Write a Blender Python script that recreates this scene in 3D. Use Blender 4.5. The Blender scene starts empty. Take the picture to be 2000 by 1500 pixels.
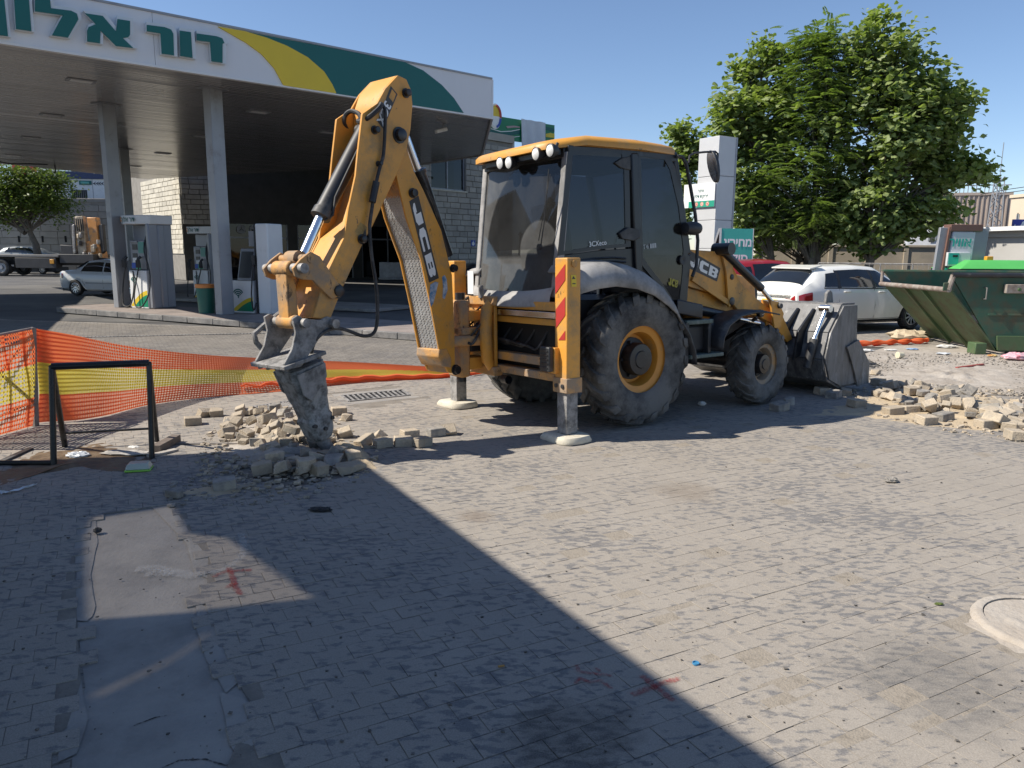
import bpy, math, random
from mathutils import Vector as V, Matrix, noise as mnoise
from mathutils.geometry import tessellate_polygon
R = math.radians
rnd = random.Random(11)
sc = bpy.context.scene
COL = sc.collection

# ------------------------------------------------------------------ camera
CAM_H, CAM_F = 1.88, 1470.0
CAM_P = V((0, 0, CAM_H))
CAM_M = Matrix.Rotation(R(90 - 9.95), 3, 'X') @ Matrix.Rotation(R(0.45), 3, 'Z')
cam_d = bpy.data.cameras.new('camera')
cam = bpy.data.objects.new('camera', cam_d); COL.objects.link(cam)
cam.matrix_world = Matrix.Translation(CAM_P) @ CAM_M.to_4x4()
cam_d.sensor_width = 36; cam_d.lens = CAM_F / 2000 * 36
cam_d.clip_end = 3000; cam_d.clip_start = .05
sc.camera = cam

# ------------------------------------------------------------------ light
SUN_EL, SUN_AZ = 46.0, 187.0          # azimuth of the sun, counter-clockwise from +X
SD = V((math.cos(R(SUN_AZ)) * math.cos(R(SUN_EL)), math.sin(R(SUN_AZ)) * math.cos(R(SUN_EL)), math.sin(R(SUN_EL))))
w = bpy.data.worlds.new('World'); sc.world = w; w.use_nodes = True
wn = w.node_tree; bg = wn.nodes['Background']
sky = wn.nodes.new('ShaderNodeTexSky'); sky.sky_type = 'NISHITA'; sky.sun_disc = False
sky.sun_elevation = R(SUN_EL); sky.sun_rotation = math.atan2(SD.x, SD.y)
sky.air_density = 1.0; sky.dust_density = 0.35; sky.ozone_density = 5.0; sky.altitude = 900
tnt = wn.nodes.new('ShaderNodeMix'); tnt.data_type = 'RGBA'; tnt.blend_type = 'MULTIPLY'; tnt.inputs['Factor'].default_value = 1; tnt.inputs['B'].default_value = (1.08, 1.0, .96, 1)
wn.links.new(sky.outputs[0], tnt.inputs['A']); wn.links.new(tnt.outputs['Result'], bg.inputs[0]); bg.inputs[1].default_value = 0.112
sl = bpy.data.lights.new('sun', 'SUN'); sl.energy = 5.0; sl.angle = R(0.5); sl.color = (1, .93, .82)
so = bpy.data.objects.new('sun', sl); COL.objects.link(so)
so.rotation_euler = SD.to_track_quat('Z', 'Y').to_euler()
sc.view_settings.view_transform = 'Standard'; sc.view_settings.look = 'None'
sc.view_settings.exposure = 0.46; sc.view_settings.gamma = 1; sc.view_settings.use_curve_mapping = False
sc.cycles.max_bounces = 6; sc.cycles.transparent_max_bounces = 24
sc.cycles.caustics_reflective = False; sc.cycles.caustics_refractive = False

# ------------------------------------------------------------------ geometry helpers
def ray(px, py): return CAM_M @ V(((px - 1000) / CAM_F, -(py - 750) / CAM_F, -1))
def G(px, py, z=0.0):                       # sight line met with a horizontal plane
    d = ray(px, py); return CAM_P + d * ((z - CAM_H) / d.z)
def D(px, py, y):                           # sight line met with the plane at depth y
    d = ray(px, py); return CAM_P + d * (y / d.y)
def PL(px, py, p0, n):
    d = ray(px, py); return CAM_P + d * ((p0 - CAM_P).dot(n) / d.dot(n))

class Frame:
    def __init__(s, o, x, y, z): s.o, s.a = V(o), (V(x), V(y), V(z)); s.m = Matrix((x, y, z)).transposed()
    def w(s, *l):
        l = V(l[0]) if len(l) == 1 else V(l)
        return s.o + s.m @ l
    def px(s, ax, c, px, py): return PL(px, py, s.o + s.a[ax] * c, s.a[ax])     # world point
    def loc(s, ax, c, px, py): return s.m.transposed() @ (s.px(ax, c, px, py) - s.o)
def yawframe(o, deg):
    c, s_ = math.cos(R(deg)), math.sin(R(deg)); return Frame(o, (c, s_, 0), (-s_, c, 0), (0, 0, 1))

MW = {}
class MB:
    def __init__(s): s.v, s.f, s.mi = [], [], []; s.k = 0
    def add(s, vs, fs):
        b = len(s.v); s.v += [V(p) for p in vs]; s.f += [[b + i for i in f] for f in fs]; s.mi += [s.k] * len(fs)
    def box(s, x0, x1, y0, y1, z0, z1, fr=None):
        p = [V((x, y, z)) for z in (z0, z1) for y in (y0, y1) for x in (x0, x1)]
        if fr: p = [fr.w(q) for q in p]
        s.add(p, [(0, 2, 3, 1), (4, 5, 7, 6), (0, 1, 5, 4), (2, 6, 7, 3), (0, 4, 6, 2), (1, 3, 7, 5)]); return s
    def hexa(s, p): s.add(p, [(0, 2, 3, 1), (4, 5, 7, 6), (0, 1, 5, 4), (2, 6, 7, 3), (0, 4, 6, 2), (1, 3, 7, 5)]); return s
    def prism(s, pts, off, caps=True):
        n = len(pts); pts = [V(p) for p in pts]; off = V(off)
        a = pts + [p + off for p in pts]
        fs = [(i, (i + 1) % n, (i + 1) % n + n, i + n) for i in range(n)]
        s.add(a, fs)
        if caps:
            tr = tessellate_polygon([pts]) if n > 4 else None
            if tr: s.add(a, [tuple(t) for t in tr] + [tuple(j + n for j in reversed(t)) for t in tr])
            else: s.add(a, [tuple(range(n)), tuple(range(2 * n - 1, n - 1, -1))])
        return s
    def poly(s, pts):
        pts = [V(p) for p in pts]
        s.add(pts, [tuple(t) for t in tessellate_polygon([pts])] if len(pts) > 4 else [tuple(range(len(pts)))]); return s
    def tube(s, path, r, n=8, cap=True):
        path = [V(p) for p in path]; m = len(path); rs = r if isinstance(r, (list, tuple)) else [r] * m
        vs, fs = [], []; up = None
        for i in range(m):
            t = (path[min(i + 1, m - 1)] - path[max(i - 1, 0)]).normalized()
            if up is None: up = V((0, 0, 1)) if abs(t.z) < .9 else V((1, 0, 0))
            a = t.cross(up)
            if a.length < 1e-4: a = t.cross(V((.3, .8, .5)))
            a.normalize(); b = a.cross(t).normalized(); up = b
            for k in range(n):
                q = 2 * math.pi * k / n; vs.append(path[i] + a * (math.cos(q) * rs[i]) + b * (math.sin(q) * rs[i]))
        for i in range(m - 1):
            for k in range(n): fs.append((i * n + k, i * n + (k + 1) % n, (i + 1) * n + (k + 1) % n, (i + 1) * n + k))
        if cap: fs += [tuple(range(n - 1, -1, -1)), tuple(range((m - 1) * n, m * n))]
        s.add(vs, fs); return s
    def bar(s, p0, p1, wd, ht, up=(0, 0, 1)):
        p0, p1 = V(p0), V(p1); t = (p1 - p0).normalized(); a = t.cross(V(up))
        if a.length < 1e-3: a = t.cross(V((0, 1, 0)))
        a.normalize(); b = a.cross(t)
        p = [q + a * (wd / 2 * i) + b * (ht / 2 * j) for q in (p0, p1) for j in (-1, 1) for i in (-1, 1)]
        return s.hexa(p)
    def lathe(s, prof, o, axis, n=32, closed=False, up=None, a0=0, a1=2 * math.pi):     # prof: (radius, along)
        ax = V(axis).normalized(); u = V(up) if up else (V((0, 0, 1)) if abs(ax.z) < .9 else V((1, 0, 0)))
        a = (u - ax * u.dot(ax)).normalized(); b = ax.cross(a); o = V(o); m = len(prof)
        full = abs(a1 - a0 - 2 * math.pi) < 1e-6; nn = n if full else n + 1
        vs = [o + ax * h + (a * math.cos(a0 + (a1 - a0) * k / n) + b * math.sin(a0 + (a1 - a0) * k / n)) * r for k in range(nn) for r, h in prof]
        fs = [(k * m + j, k * m + j + 1, ((k + 1) % nn) * m + j + 1, ((k + 1) % nn) * m + j) for k in range(n) for j in range(m - 1)]
        if closed: fs += [(k * m + m - 1, k * m, ((k + 1) % nn) * m, ((k + 1) % nn) * m + m - 1) for k in range(n)]
        s.add(vs, fs); return s
    def grid(s, fn, nu, nv):
        vs = [fn(i / nu, j / nv) for j in range(nv + 1) for i in range(nu + 1)]
        s.add(vs, [(j * (nu + 1) + i, j * (nu + 1) + i + 1, (j + 1) * (nu + 1) + i + 1, (j + 1) * (nu + 1) + i) for j in range(nv) for i in range(nu)]); return s
    def mesh(s, name, mats, inv=None, smooth=40):
        me = bpy.data.meshes.new(name)
        vs = [inv @ p for p in s.v] if inv else s.v
        me.from_pydata([tuple(p) for p in vs], [], s.f)
        for m in (mats if isinstance(mats, (list, tuple)) else [mats]): me.materials.append(m)
        if isinstance(mats, (list, tuple)) and len(mats) > 1: me.polygons.foreach_set('material_index', s.mi)
        me.validate()
        if smooth:
            me.shade_smooth(); me.set_sharp_from_angle(angle=R(smooth))
        me.update(); return me
    def build(s, name, mats, parent=None, bevel=0, smooth=40, loc=None, seg=2, normals=True):
        if normals:
            import bmesh
        if parent is not None: mw = MW[parent.name]
        else:
            if loc is None:
                xs = [p.x for p in s.v]; ys = [p.y for p in s.v]; zs = [p.z for p in s.v]
                loc = V(((min(xs) + max(xs)) / 2, (min(ys) + max(ys)) / 2, min(zs)))
            mw = Matrix.Translation(V(loc))
        me = s.mesh(name, mats, mw.inverted(), smooth)
        if normals:
            bm = bmesh.new(); bm.from_mesh(me); bmesh.ops.remove_doubles(bm, verts=bm.verts, dist=1e-5)
            bmesh.ops.recalc_face_normals(bm, faces=bm.faces); bm.to_mesh(me); bm.free()
            if smooth: me.shade_smooth(); me.set_sharp_from_angle(angle=R(smooth))
        o = bpy.data.objects.new(name, me); COL.objects.link(o)
        if parent is not None: o.parent = parent
        else: o.matrix_world = mw
        MW[o.name] = mw
        if bevel:
            b = o.modifiers.new('bevel', 'BEVEL'); b.width = bevel; b.segments = seg; b.limit_method = 'ANGLE'; b.angle_limit = R(35)
            b.harden_normals = False
        return o

def tag(o, label=None, cat=None, group=None, kind=None):
    for k, x in (('label', label), ('category', cat), ('group', group), ('kind', kind)):
        if x: o[k] = x
    return o
def thing(name, loc, label, cat, group=None, fr=None):
    o = bpy.data.objects.new(name, None); COL.objects.link(o); o.empty_display_size = .3
    m = Matrix.Translation(V(loc)) @ (fr.m.to_4x4() if fr else Matrix.Identity(4))
    o.matrix_world = m; MW[o.name] = m
    return tag(o, label, cat, group)
def dup(root, m, label=None):
    """copy a thing with its parts and sub-parts"""
    r = root.copy(); COL.objects.link(r); r.matrix_world = m; MW[r.name] = m
    if label: r['label'] = label
    for ch in list(root.children):
        c = ch.copy(); COL.objects.link(c); c.parent = r; MW[c.name] = m
        for g in list(ch.children):
            d = g.copy(); COL.objects.link(d); d.parent = c; MW[d.name] = m
    return r

TXT = {}
def text_mb(mb, s, o, u, v, h, bold=0.0, depth=.004, align='L', font=True):
    """lettering: string s in visual order, baseline start o, unit axes u (along) and v (up), cap height h"""
    key = (s, bold)
    if key not in TXT:
        c = bpy.data.curves.new('lettering', 'FONT'); c.body = s; c.size = 1; c.offset = bold; c.resolution_u = 4; c.fill_mode = 'FRONT'
        ob = bpy.data.objects.new('lettering', c); COL.objects.link(ob)
        dg = bpy.context.evaluated_depsgraph_get(); ev = ob.evaluated_get(dg); me = bpy.data.meshes.new_from_object(ev)
        TXT[key] = ([tuple(p.co) for p in me.vertices], [tuple(p.vertices) for p in me.polygons])
        bpy.data.objects.remove(ob); bpy.data.curves.remove(c); bpy.data.meshes.remove(me)
    vs, fs = TXT[key]
    if not vs: return 0
    x0 = min(p[0] for p in vs); x1 = max(p[0] for p in vs); y0 = min(p[1] for p in vs); y1 = max(p[1] for p in vs)
    k = h / .7; o, u, v = V(o), V(u), V(v); n = u.cross(v).normalized()
    w_ = (x1 - x0) * k; sh = {'L': 0, 'C': -w_ / 2, 'R': -w_}[align]
    mb.add([o + u * ((p[0] - x0) * k + sh) + v * (p[1] * k) + n * depth for p in vs], fs); return w_

# ------------------------------------------------------------------ materials
MATS = {}
def srgb(r, g, b):
    f = lambda c: (c / 255 / 12.92) if c <= 10 else ((c / 255 + .055) / 1.055) ** 2.4
    return (f(r), f(g), f(b))
def mat(name, col, rough=.6, metal=0., var=.12, sc_=3., bump=0., bsc=40., dirt=None, damt=.0, dsc=2.5, spec=.5, coat=0., world=False, drough=.9, stretch=None, isl=0., speck=0., spc=(.05, .04, .03)):
    if name in MATS: return MATS[name]
    m = bpy.data.materials.new(name); m.use_nodes = True; nt = m.node_tree; N, Lk = nt.nodes, nt.links
    b = N['Principled BSDF']; b.inputs['Metallic'].default_value = metal
    b.inputs['Specular IOR Level'].default_value = spec; b.inputs['Coat Weight'].default_value = coat
    if world: tc = N.new('ShaderNodeNewGeometry').outputs['Position']
    else: tc = N.new('ShaderNodeTexCoord').outputs['Object']
    if stretch:
        mp = N.new('ShaderNodeMapping'); mp.inputs['Scale'].default_value = stretch; Lk.new(tc, mp.inputs[0]); tc = mp.outputs[0]
    n1 = N.new('ShaderNodeTexNoise'); n1.inputs['Scale'].default_value = sc_; n1.inputs['Detail'].default_value = 7; n1.inputs['Roughness'].default_value = .65
    Lk.new(tc, n1.inputs['Vector'])
    cr = N.new('ShaderNodeValToRGB'); cr.color_ramp.elements[0].position = .3; cr.color_ramp.elements[1].position = .7
    cr.color_ramp.elements[0].color = [c * (1 - var) for c in col] + [1]; cr.color_ramp.elements[1].color = [min(1, c * (1 + var)) for c in col] + [1]
    Lk.new(n1.outputs[0], cr.inputs[0]); c_out = cr.outputs[0]
    r_out = None
    if isl:
        g = N.new('ShaderNodeNewGeometry'); oi = N.new('ShaderNodeObjectInfo'); ad = N.new('ShaderNodeMath'); ad.operation = 'ADD'
        Lk.new(g.outputs['Random Per Island'], ad.inputs[0]); Lk.new(oi.outputs['Random'], ad.inputs[1])
        fr = N.new('ShaderNodeMath'); fr.operation = 'FRACT'; Lk.new(ad.outputs[0], fr.inputs[0])
        mr = N.new('ShaderNodeMapRange'); mr.inputs[3].default_value = 1 - isl; mr.inputs[4].default_value = 1 + isl; Lk.new(fr.outputs[0], mr.inputs[0])
        mx = N.new('ShaderNodeVectorMath'); mx.operation = 'SCALE'; Lk.new(c_out, mx.inputs[0]); Lk.new(mr.outputs[0], mx.inputs['Scale']); c_out = mx.outputs[0]
    if dirt is not None and damt > 0:
        n2 = N.new('ShaderNodeTexNoise'); n2.inputs['Scale'].default_value = dsc; n2.inputs['Detail'].default_value = 9; n2.inputs['Roughness'].default_value = .7
        Lk.new(tc, n2.inputs['Vector'])
        r2 = N.new('ShaderNodeValToRGB'); p = .78 - .5 * damt; r2.color_ramp.elements[0].position = max(0, p - .09); r2.color_ramp.elements[1].position = min(1, p + .12)
        Lk.new(n2.outputs[0], r2.inputs[0])
        mx = N.new('ShaderNodeMix'); mx.data_type = 'RGBA'; Lk.new(r2.outputs[0], mx.inputs['Factor']); Lk.new(c_out, mx.inputs['A']); mx.inputs['B'].default_value = list(dirt) + [1]
        c_out = mx.outputs['Result']
        mr = N.new('ShaderNodeMapRange'); mr.inputs[3].default_value = rough; mr.inputs[4].default_value = drough; Lk.new(r2.outputs[0], mr.inputs[0]); Lk.new(mr.outputs[0], b.inputs['Roughness'])
    else:
        mr = N.new('ShaderNodeMapRange'); mr.inputs[3].default_value = rough * .85; mr.inputs[4].default_value = min(1, rough * 1.15); Lk.new(n1.outputs[0], mr.inputs[0]); Lk.new(mr.outputs[0], b.inputs['Roughness'])
    if speck:                                   # chips, grease spots and scratches
        mp_ = N.new('ShaderNodeMapping'); mp_.inputs['Scale'].default_value = (1, 1, .55); Lk.new(tc, mp_.inputs[0])
        n4 = N.new('ShaderNodeTexNoise'); n4.inputs['Scale'].default_value = 17; n4.inputs['Detail'].default_value = 8; n4.inputs['Roughness'].default_value = .75; Lk.new(mp_.outputs[0], n4.inputs['Vector'])
        n5 = N.new('ShaderNodeTexNoise'); n5.inputs['Scale'].default_value = 2.3; n5.inputs['Detail'].default_value = 3; Lk.new(tc, n5.inputs['Vector'])
        a5 = N.new('ShaderNodeMath'); a5.operation = 'MULTIPLY_ADD'; a5.inputs[1].default_value = .35; Lk.new(n5.outputs[0], a5.inputs[0]); Lk.new(n4.outputs[0], a5.inputs[2])
        r4 = N.new('ShaderNodeMapRange'); r4.inputs[1].default_value = .88 - .12 * speck; r4.inputs[2].default_value = .92 - .12 * speck; r4.inputs[4].default_value = .8; Lk.new(a5.outputs[0], r4.inputs[0])
        m4 = N.new('ShaderNodeMix'); m4.data_type = 'RGBA'; Lk.new(r4.outputs[0], m4.inputs['Factor']); Lk.new(c_out, m4.inputs['A']); m4.inputs['B'].default_value = [*spc, 1]; c_out = m4.outputs['Result']
    Lk.new(c_out, b.inputs['Base Color'])
    if bump:
        n3 = N.new('ShaderNodeTexNoise'); n3.inputs['Scale'].default_value = bsc; n3.inputs['Detail'].default_value = 5; Lk.new(tc, n3.inputs['Vector'])
        bp = N.new('ShaderNodeBump'); bp.inputs['Strength'].default_value = bump; bp.inputs['Distance'].default_value = .01; Lk.new(n3.outputs[0], bp.inputs['Height']); Lk.new(bp.outputs[0], b.inputs['Normal'])
    MATS[name] = m; return m
def glass_mat(name, tint, refl=.5, dust=.0, dcol=(.35, .34, .31), dsc=3., wipe=None):
    """pane: tinted see-through + sharp reflection + a film of dust"""
    m = bpy.data.materials.new(name); m.use_nodes = True; N, Lk = m.node_tree.nodes, m.node_tree.links
    out = N['Material Output']; N.remove(N['Principled BSDF'])
    tr = N.new('ShaderNodeBsdfTransparent'); tr.inputs[0].default_value = [*tint, 1]
    gl = N.new('ShaderNodeBsdfGlossy'); gl.inputs['Roughness'].default_value = .03; gl.inputs[0].default_value = (.9, .95, 1, 1)
    fr = N.new('ShaderNodeLayerWeight'); fr.inputs[0].default_value = .5           # facing term works on either side of the pane
    pw = N.new('ShaderNodeMath'); pw.operation = 'POWER'; pw.inputs[1].default_value = 4.5; Lk.new(fr.outputs['Facing'], pw.inputs[0])
    mu = N.new('ShaderNodeMath'); mu.operation = 'MULTIPLY_ADD'; mu.inputs[1].default_value = .9; mu.inputs[2].default_value = .028 + refl * .012; Lk.new(pw.outputs[0], mu.inputs[0])
    mx = N.new('ShaderNodeMixShader'); Lk.new(mu.outputs[0], mx.inputs[0]); Lk.new(tr.outputs[0], mx.inputs[1]); Lk.new(gl.outputs[0], mx.inputs[2])
    res = mx.outputs[0]
    if dust:
        tc = N.new('ShaderNodeTexCoord'); n1 = N.new('ShaderNodeTexNoise'); n1.inputs['Scale'].default_value = dsc; n1.inputs['Detail'].default_value = 8; n1.inputs['Roughness'].default_value = .7
        Lk.new(tc.outputs['Object'], n1.inputs['Vector'])
        mr = N.new('ShaderNodeMapRange'); mr.inputs[1].default_value = .25; mr.inputs[2].default_value = .8; mr.inputs[3].default_value = dust * .5; mr.inputs[4].default_value = min(1, dust * 1.6); Lk.new(n1.outputs[0], mr.inputs[0])
        df = N.new('ShaderNodeBsdfDiffuse'); df.inputs[0].default_value = [*dcol, 1]
        dv = mr.outputs[0]
        if wipe:                                  # the sector the wiper keeps clear
            ds = N.new('ShaderNodeVectorMath'); ds.operation = 'DISTANCE'; ds.inputs[1].default_value = wipe[0]; Lk.new(tc.outputs['Object'], ds.inputs[0])
            wr = N.new('ShaderNodeMapRange'); wr.inputs[1].default_value = wipe[1] - .02; wr.inputs[2].default_value = wipe[1] + .02; wr.inputs[3].default_value = .22; wr.inputs[4].default_value = 1; Lk.new(ds.outputs['Value'], wr.inputs[0])
            w2 = N.new('ShaderNodeMapRange'); w2.inputs[1].default_value = .30; w2.inputs[2].default_value = .27; w2.inputs[3].default_value = 0; w2.inputs[4].default_value = .9; Lk.new(ds.outputs['Value'], w2.inputs[0])
            sx = N.new('ShaderNodeSeparateXYZ'); Lk.new(tc.outputs['Object'], sx.inputs[0]); lo = N.new('ShaderNodeMapRange'); lo.inputs[1].default_value = wipe[0][2] - .06; lo.inputs[2].default_value = wipe[0][2] - .12; Lk.new(sx.outputs[2], lo.inputs[0])
            a1 = N.new('ShaderNodeMath'); a1.operation = 'MAXIMUM'; Lk.new(wr.outputs[0], a1.inputs[0]); Lk.new(lo.outputs[0], a1.inputs[1]); a2 = N.new('ShaderNodeMath'); a2.operation = 'MAXIMUM'; Lk.new(a1.outputs[0], a2.inputs[0]); Lk.new(w2.outputs[0], a2.inputs[1])
            a3 = N.new('ShaderNodeMath'); a3.operation = 'MULTIPLY'; Lk.new(a2.outputs[0], a3.inputs[0]); Lk.new(dv, a3.inputs[1]); dv = a3.outputs[0]
        m2 = N.new('ShaderNodeMixShader'); Lk.new(dv, m2.inputs[0]); Lk.new(res, m2.inputs[1]); Lk.new(df.outputs[0], m2.inputs[2]); res = m2.outputs[0]
    Lk.new(res, out.inputs[0]); MATS[name] = m; return m
# ------------------------------------------------------------------ shared materials
DUST = (.33, .30, .26)
def paver_mat(name, brick=False, dark=1.0):
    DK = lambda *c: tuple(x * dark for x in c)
    m = bpy.data.materials.new(name); m.use_nodes = True; N, Lk = m.node_tree.nodes, m.node_tree.links; b = N['Principled BSDF']
    g = N.new('ShaderNodeNewGeometry'); pos = g.outputs['Position']
    def noi(scale, det=6, rg=.6, vec=None):
        n = N.new('ShaderNodeTexNoise'); n.inputs['Scale'].default_value = scale; n.inputs['Detail'].default_value = det; n.inputs['Roughness'].default_value = rg
        Lk.new(vec or pos, n.inputs['Vector']); return n.outputs[0]
    def mth(op, a, b_, c=None):
        n = N.new('ShaderNodeMath'); n.operation = op
        for i, x in enumerate((a, b_, c)):
            if x is None: continue
            if isinstance(x, (int, float)): n.inputs[i].default_value = x
            else: Lk.new(x, n.inputs[i])
        return n.outputs[0]
    def ramp(x, p0, p1, c0, c1):
        n = N.new('ShaderNodeValToRGB'); e = n.color_ramp.elements; e[0].position, e[1].position = p0, p1; e[0].color = [*c0, 1]; e[1].color = [*c1, 1]; Lk.new(x, n.inputs[0]); return n.outputs[0]
    def mix(f, a, b_):
        n = N.new('ShaderNodeMix'); n.data_type = 'RGBA'
        for k, x in (('Factor', f), ('A', a), ('B', b_)):
            if isinstance(x, (int, float)): n.inputs[k].default_value = x
            elif isinstance(x, tuple): n.inputs[k].default_value = [*x, 1]
            else: Lk.new(x, n.inputs[k])
        return n.outputs['Result']
    mp = N.new('ShaderNodeMapping'); mp.inputs['Rotation'].default_value = (0, 0, R(-20)); mp.inputs['Scale'].default_value = (.75, 1.5, 1); Lk.new(pos, mp.inputs[0])
    fine, big, mid = noi(16, 3, .55, mp.outputs[0]), noi(.6, 4), noi(2.4, 4)
    x = mth('MULTIPLY_ADD', big, .80, mth('MULTIPLY', fine, 1.6)); x = mth('MULTIPLY_ADD', mid, .35, x)          # worn patches: dust lies in the hollows of the stamped surface

    mr = N.new('ShaderNodeMapRange'); mr.inputs[1].default_value = 1.40; mr.inputs[2].default_value = 1.56; Lk.new(x, mr.inputs[0]); f = mr.outputs[0]
    dust = ramp(noi(1.1, 6, .7), .3, .7, DK(.285, .252, .212), DK(.345, .31, .265))
    stone = ramp(noi(3, 5), .3, .7, DK(.115, .112, .115), DK(.175, .168, .165))
    if brick:
        oi = N.new('ShaderNodeObjectInfo'); r_ = mth('FRACT', mth('ADD', g.outputs['Random Per Island'], oi.outputs['Random']), 0)
        stone = mix(mth('MULTIPLY', r_, .6), stone, (.10, .105, .115)); dust = mix(mth('MULTIPLY', r_, .45), dust, (.27, .24, .205))
    col = mix(mth('MULTIPLY', f, .9), dust, stone)
    # oil stains
    st = N.new('ShaderNodeMapRange'); st.inputs[1].default_value = .66; st.inputs[2].default_value = .74; Lk.new(noi(.8, 7, .65), st.inputs[0]); col = mix(mth('MULTIPLY', st.outputs[0], .55), col, (.09, .08, .07))
    for sx, sy, sr, sc_c in OIL:                # old oil spills where cars stand
        ds = N.new('ShaderNodeVectorMath'); ds.operation = 'DISTANCE'; ds.inputs[1].default_value = (sx, sy, 0); Lk.new(pos, ds.inputs[0])
        a_ = mth('MULTIPLY_ADD', noi(5, 6, .7), -sr * 1.5, mth('ADD', ds.outputs['Value'], sr * .75)); o_ = N.new('ShaderNodeMapRange'); o_.inputs[1].default_value = sr; o_.inputs[2].default_value = sr * .45; Lk.new(a_, o_.inputs[0])
        col = mix(mth('MULTIPLY', mth('MULTIPLY', o_.outputs[0], fine), 1.25), col, sc_c)
    gr = noi(160, 3); col = mix(.22, col, ramp(gr, .35, .65, (.10, .095, .09), (.46, .43, .39)))
    hgt = mth('MULTIPLY_ADD', gr, .3, mth('MULTIPLY', fine, 1.1))
    if not brick:
        mp2 = N.new('ShaderNodeMapping'); mp2.inputs['Rotation'].default_value = (0, 0, R(-PAVE_YAW)); Lk.new(pos, mp2.inputs[0])
        bt = N.new('ShaderNodeTexBrick'); bt.inputs['Scale'].default_value = 1; bt.inputs['Brick Width'].default_value = PAVE_L; bt.inputs['Row Height'].default_value = PAVE_W
        bt.inputs['Mortar Size'].default_value = .007; bt.inputs['Mortar Smooth'].default_value = .3; bt.inputs['Color1'].default_value = (.8, .8, .8, 1); bt.inputs['Color2'].default_value = (1.1, 1.1, 1.1, 1); bt.inputs['Mortar'].default_value = (.55, .52, .48, 1)
        Lk.new(mp2.outputs[0], bt.inputs['Vector'])
        vm = N.new('ShaderNodeMix'); vm.data_type = 'RGBA'; vm.blend_type = 'MULTIPLY'; vm.inputs['Factor'].default_value = .8; Lk.new(col, vm.inputs['A']); Lk.new(bt.outputs[0], vm.inputs['B']); col = vm.outputs['Result']
        hgt = mth('MULTIPLY_ADD', bt.outputs['Fac'], -1.2, hgt)
    Lk.new(col, b.inputs['Base Color'])
    Lk.new(mth('MULTIPLY_ADD', f, -.12, .93), b.inputs['Roughness']); b.inputs['Specular IOR Level'].default_value = .3
    bp = N.new('ShaderNodeBump'); bp.inputs['Strength'].default_value = .6; bp.inputs['Distance'].default_value = .008; Lk.new(hgt, bp.inputs['Height']); Lk.new(bp.outputs[0], b.inputs['Normal'])
    MATS[name] = m; return m
OIL = [(*G(1120, 1440)[:2], .34, (.05, .043, .035)), (*G(1340, 960)[:2], .30, (.20, .16, .12)), (*G(1820, 1330)[:2], .5, (.11, .105, .10)), (*G(930, 1010)[:2], .16, (.17, .13, .095))]
PAVE_YAW, PAVE_L, PAVE_W = 28.0, .172, .131
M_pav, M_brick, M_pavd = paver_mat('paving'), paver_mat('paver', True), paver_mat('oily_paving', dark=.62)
M_asph = mat('asphalt', (.085, .083, .082), .9, var=.3, sc_=.35, bump=.5, bsc=60, dirt=(.15, .142, .13), damt=.5, dsc=.25, world=True)
M_conc = mat('concrete', (.26, .245, .225), .9, var=.22, sc_=2.2, bump=.5, bsc=45, dirt=(.34, .315, .28), damt=.5, dsc=1.4, world=True)
M_kerb = mat('worn_kerb', (.15, .145, .14), .9, var=.3, sc_=2.2, bump=.5, bsc=30, dirt=(.28, .265, .245), damt=.45, dsc=2.5, world=True)
M_sand = mat('sand', (.50, .40, .27), .95, var=.2, sc_=6, bump=.8, bsc=70, dirt=(.36, .29, .2), damt=.5, dsc=6, world=True)
M_dirt = mat('dirt', (.30, .26, .215), .95, var=.3, sc_=1.3, bump=.9, bsc=30, dirt=(.40, .36, .31), damt=.6, dsc=2.5, world=True)
M_joint = mat('joint_sand', (.20, .178, .15), .95, var=.25, sc_=8, bump=.5, bsc=90, world=True)
M_yel = mat('yellow_paint', (.66, .31, .05), .42, var=.10, sc_=1.6, dirt=(.33, .235, .13), damt=.40, dsc=2.6, bump=.06, bsc=18, speck=.55)
M_yelm = mat('muddy_yellow_paint', (.58, .29, .075), .6, speck=.9, var=.2, sc_=3, dirt=(.32, .235, .16), damt=.62, dsc=4, bump=.25, bsc=26)
M_blk = mat('black_plastic', (.022, .023, .026), .5, var=.3, sc_=3, dirt=(.16, .155, .145), damt=.34, dsc=2.2)
M_blkc = mat('black_paint', (.016, .017, .020), .32, var=.2, sc_=3, dirt=(.10, .098, .095), damt=.25, dsc=2.2)
M_dst = mat('dusty_plastic', (.17, .168, .165), .75, var=.3, sc_=3, dirt=(.38, .37, .36), damt=.6, dsc=1.8, bump=.1)
M_tyre = mat('tyre_rubber', (.035, .034, .034), .8, var=.3, sc_=3, dirt=(.155, .15, .14), damt=.62, dsc=2.6, bump=.35, bsc=30)
M_rim = mat('rim_yellow', (.62, .26, .035), .45, var=.08, sc_=3, dirt=(.30, .21, .11), damt=.3, dsc=4)
M_rimd = mat('dusty_rim', (.50, .26, .08), .6, var=.15, sc_=4, dirt=(.30, .255, .20), damt=.7, dsc=5)
M_stl = mat('scraped_steel', (.34, .335, .33), .5, metal=.55, var=.35, sc_=6, dirt=(.26, .24, .22), damt=.6, dsc=7, bump=.3, bsc=40)
M_steel_d = mat('dusty_steel', (.13, .128, .125), .7, metal=.1, var=.4, sc_=7, dirt=(.33, .32, .31), damt=.62, dsc=9, bump=.6, bsc=60, speck=.6, spc=(.4, .39, .38))
M_shov = mat('shovel_steel', (.12, .12, .12), .5, metal=.3, var=.4, sc_=9, dirt=(.26, .255, .25), damt=.5, dsc=14, bump=.12, bsc=60, stretch=(1, 1, .22), speck=.8, spc=(.40, .39, .38))
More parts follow.
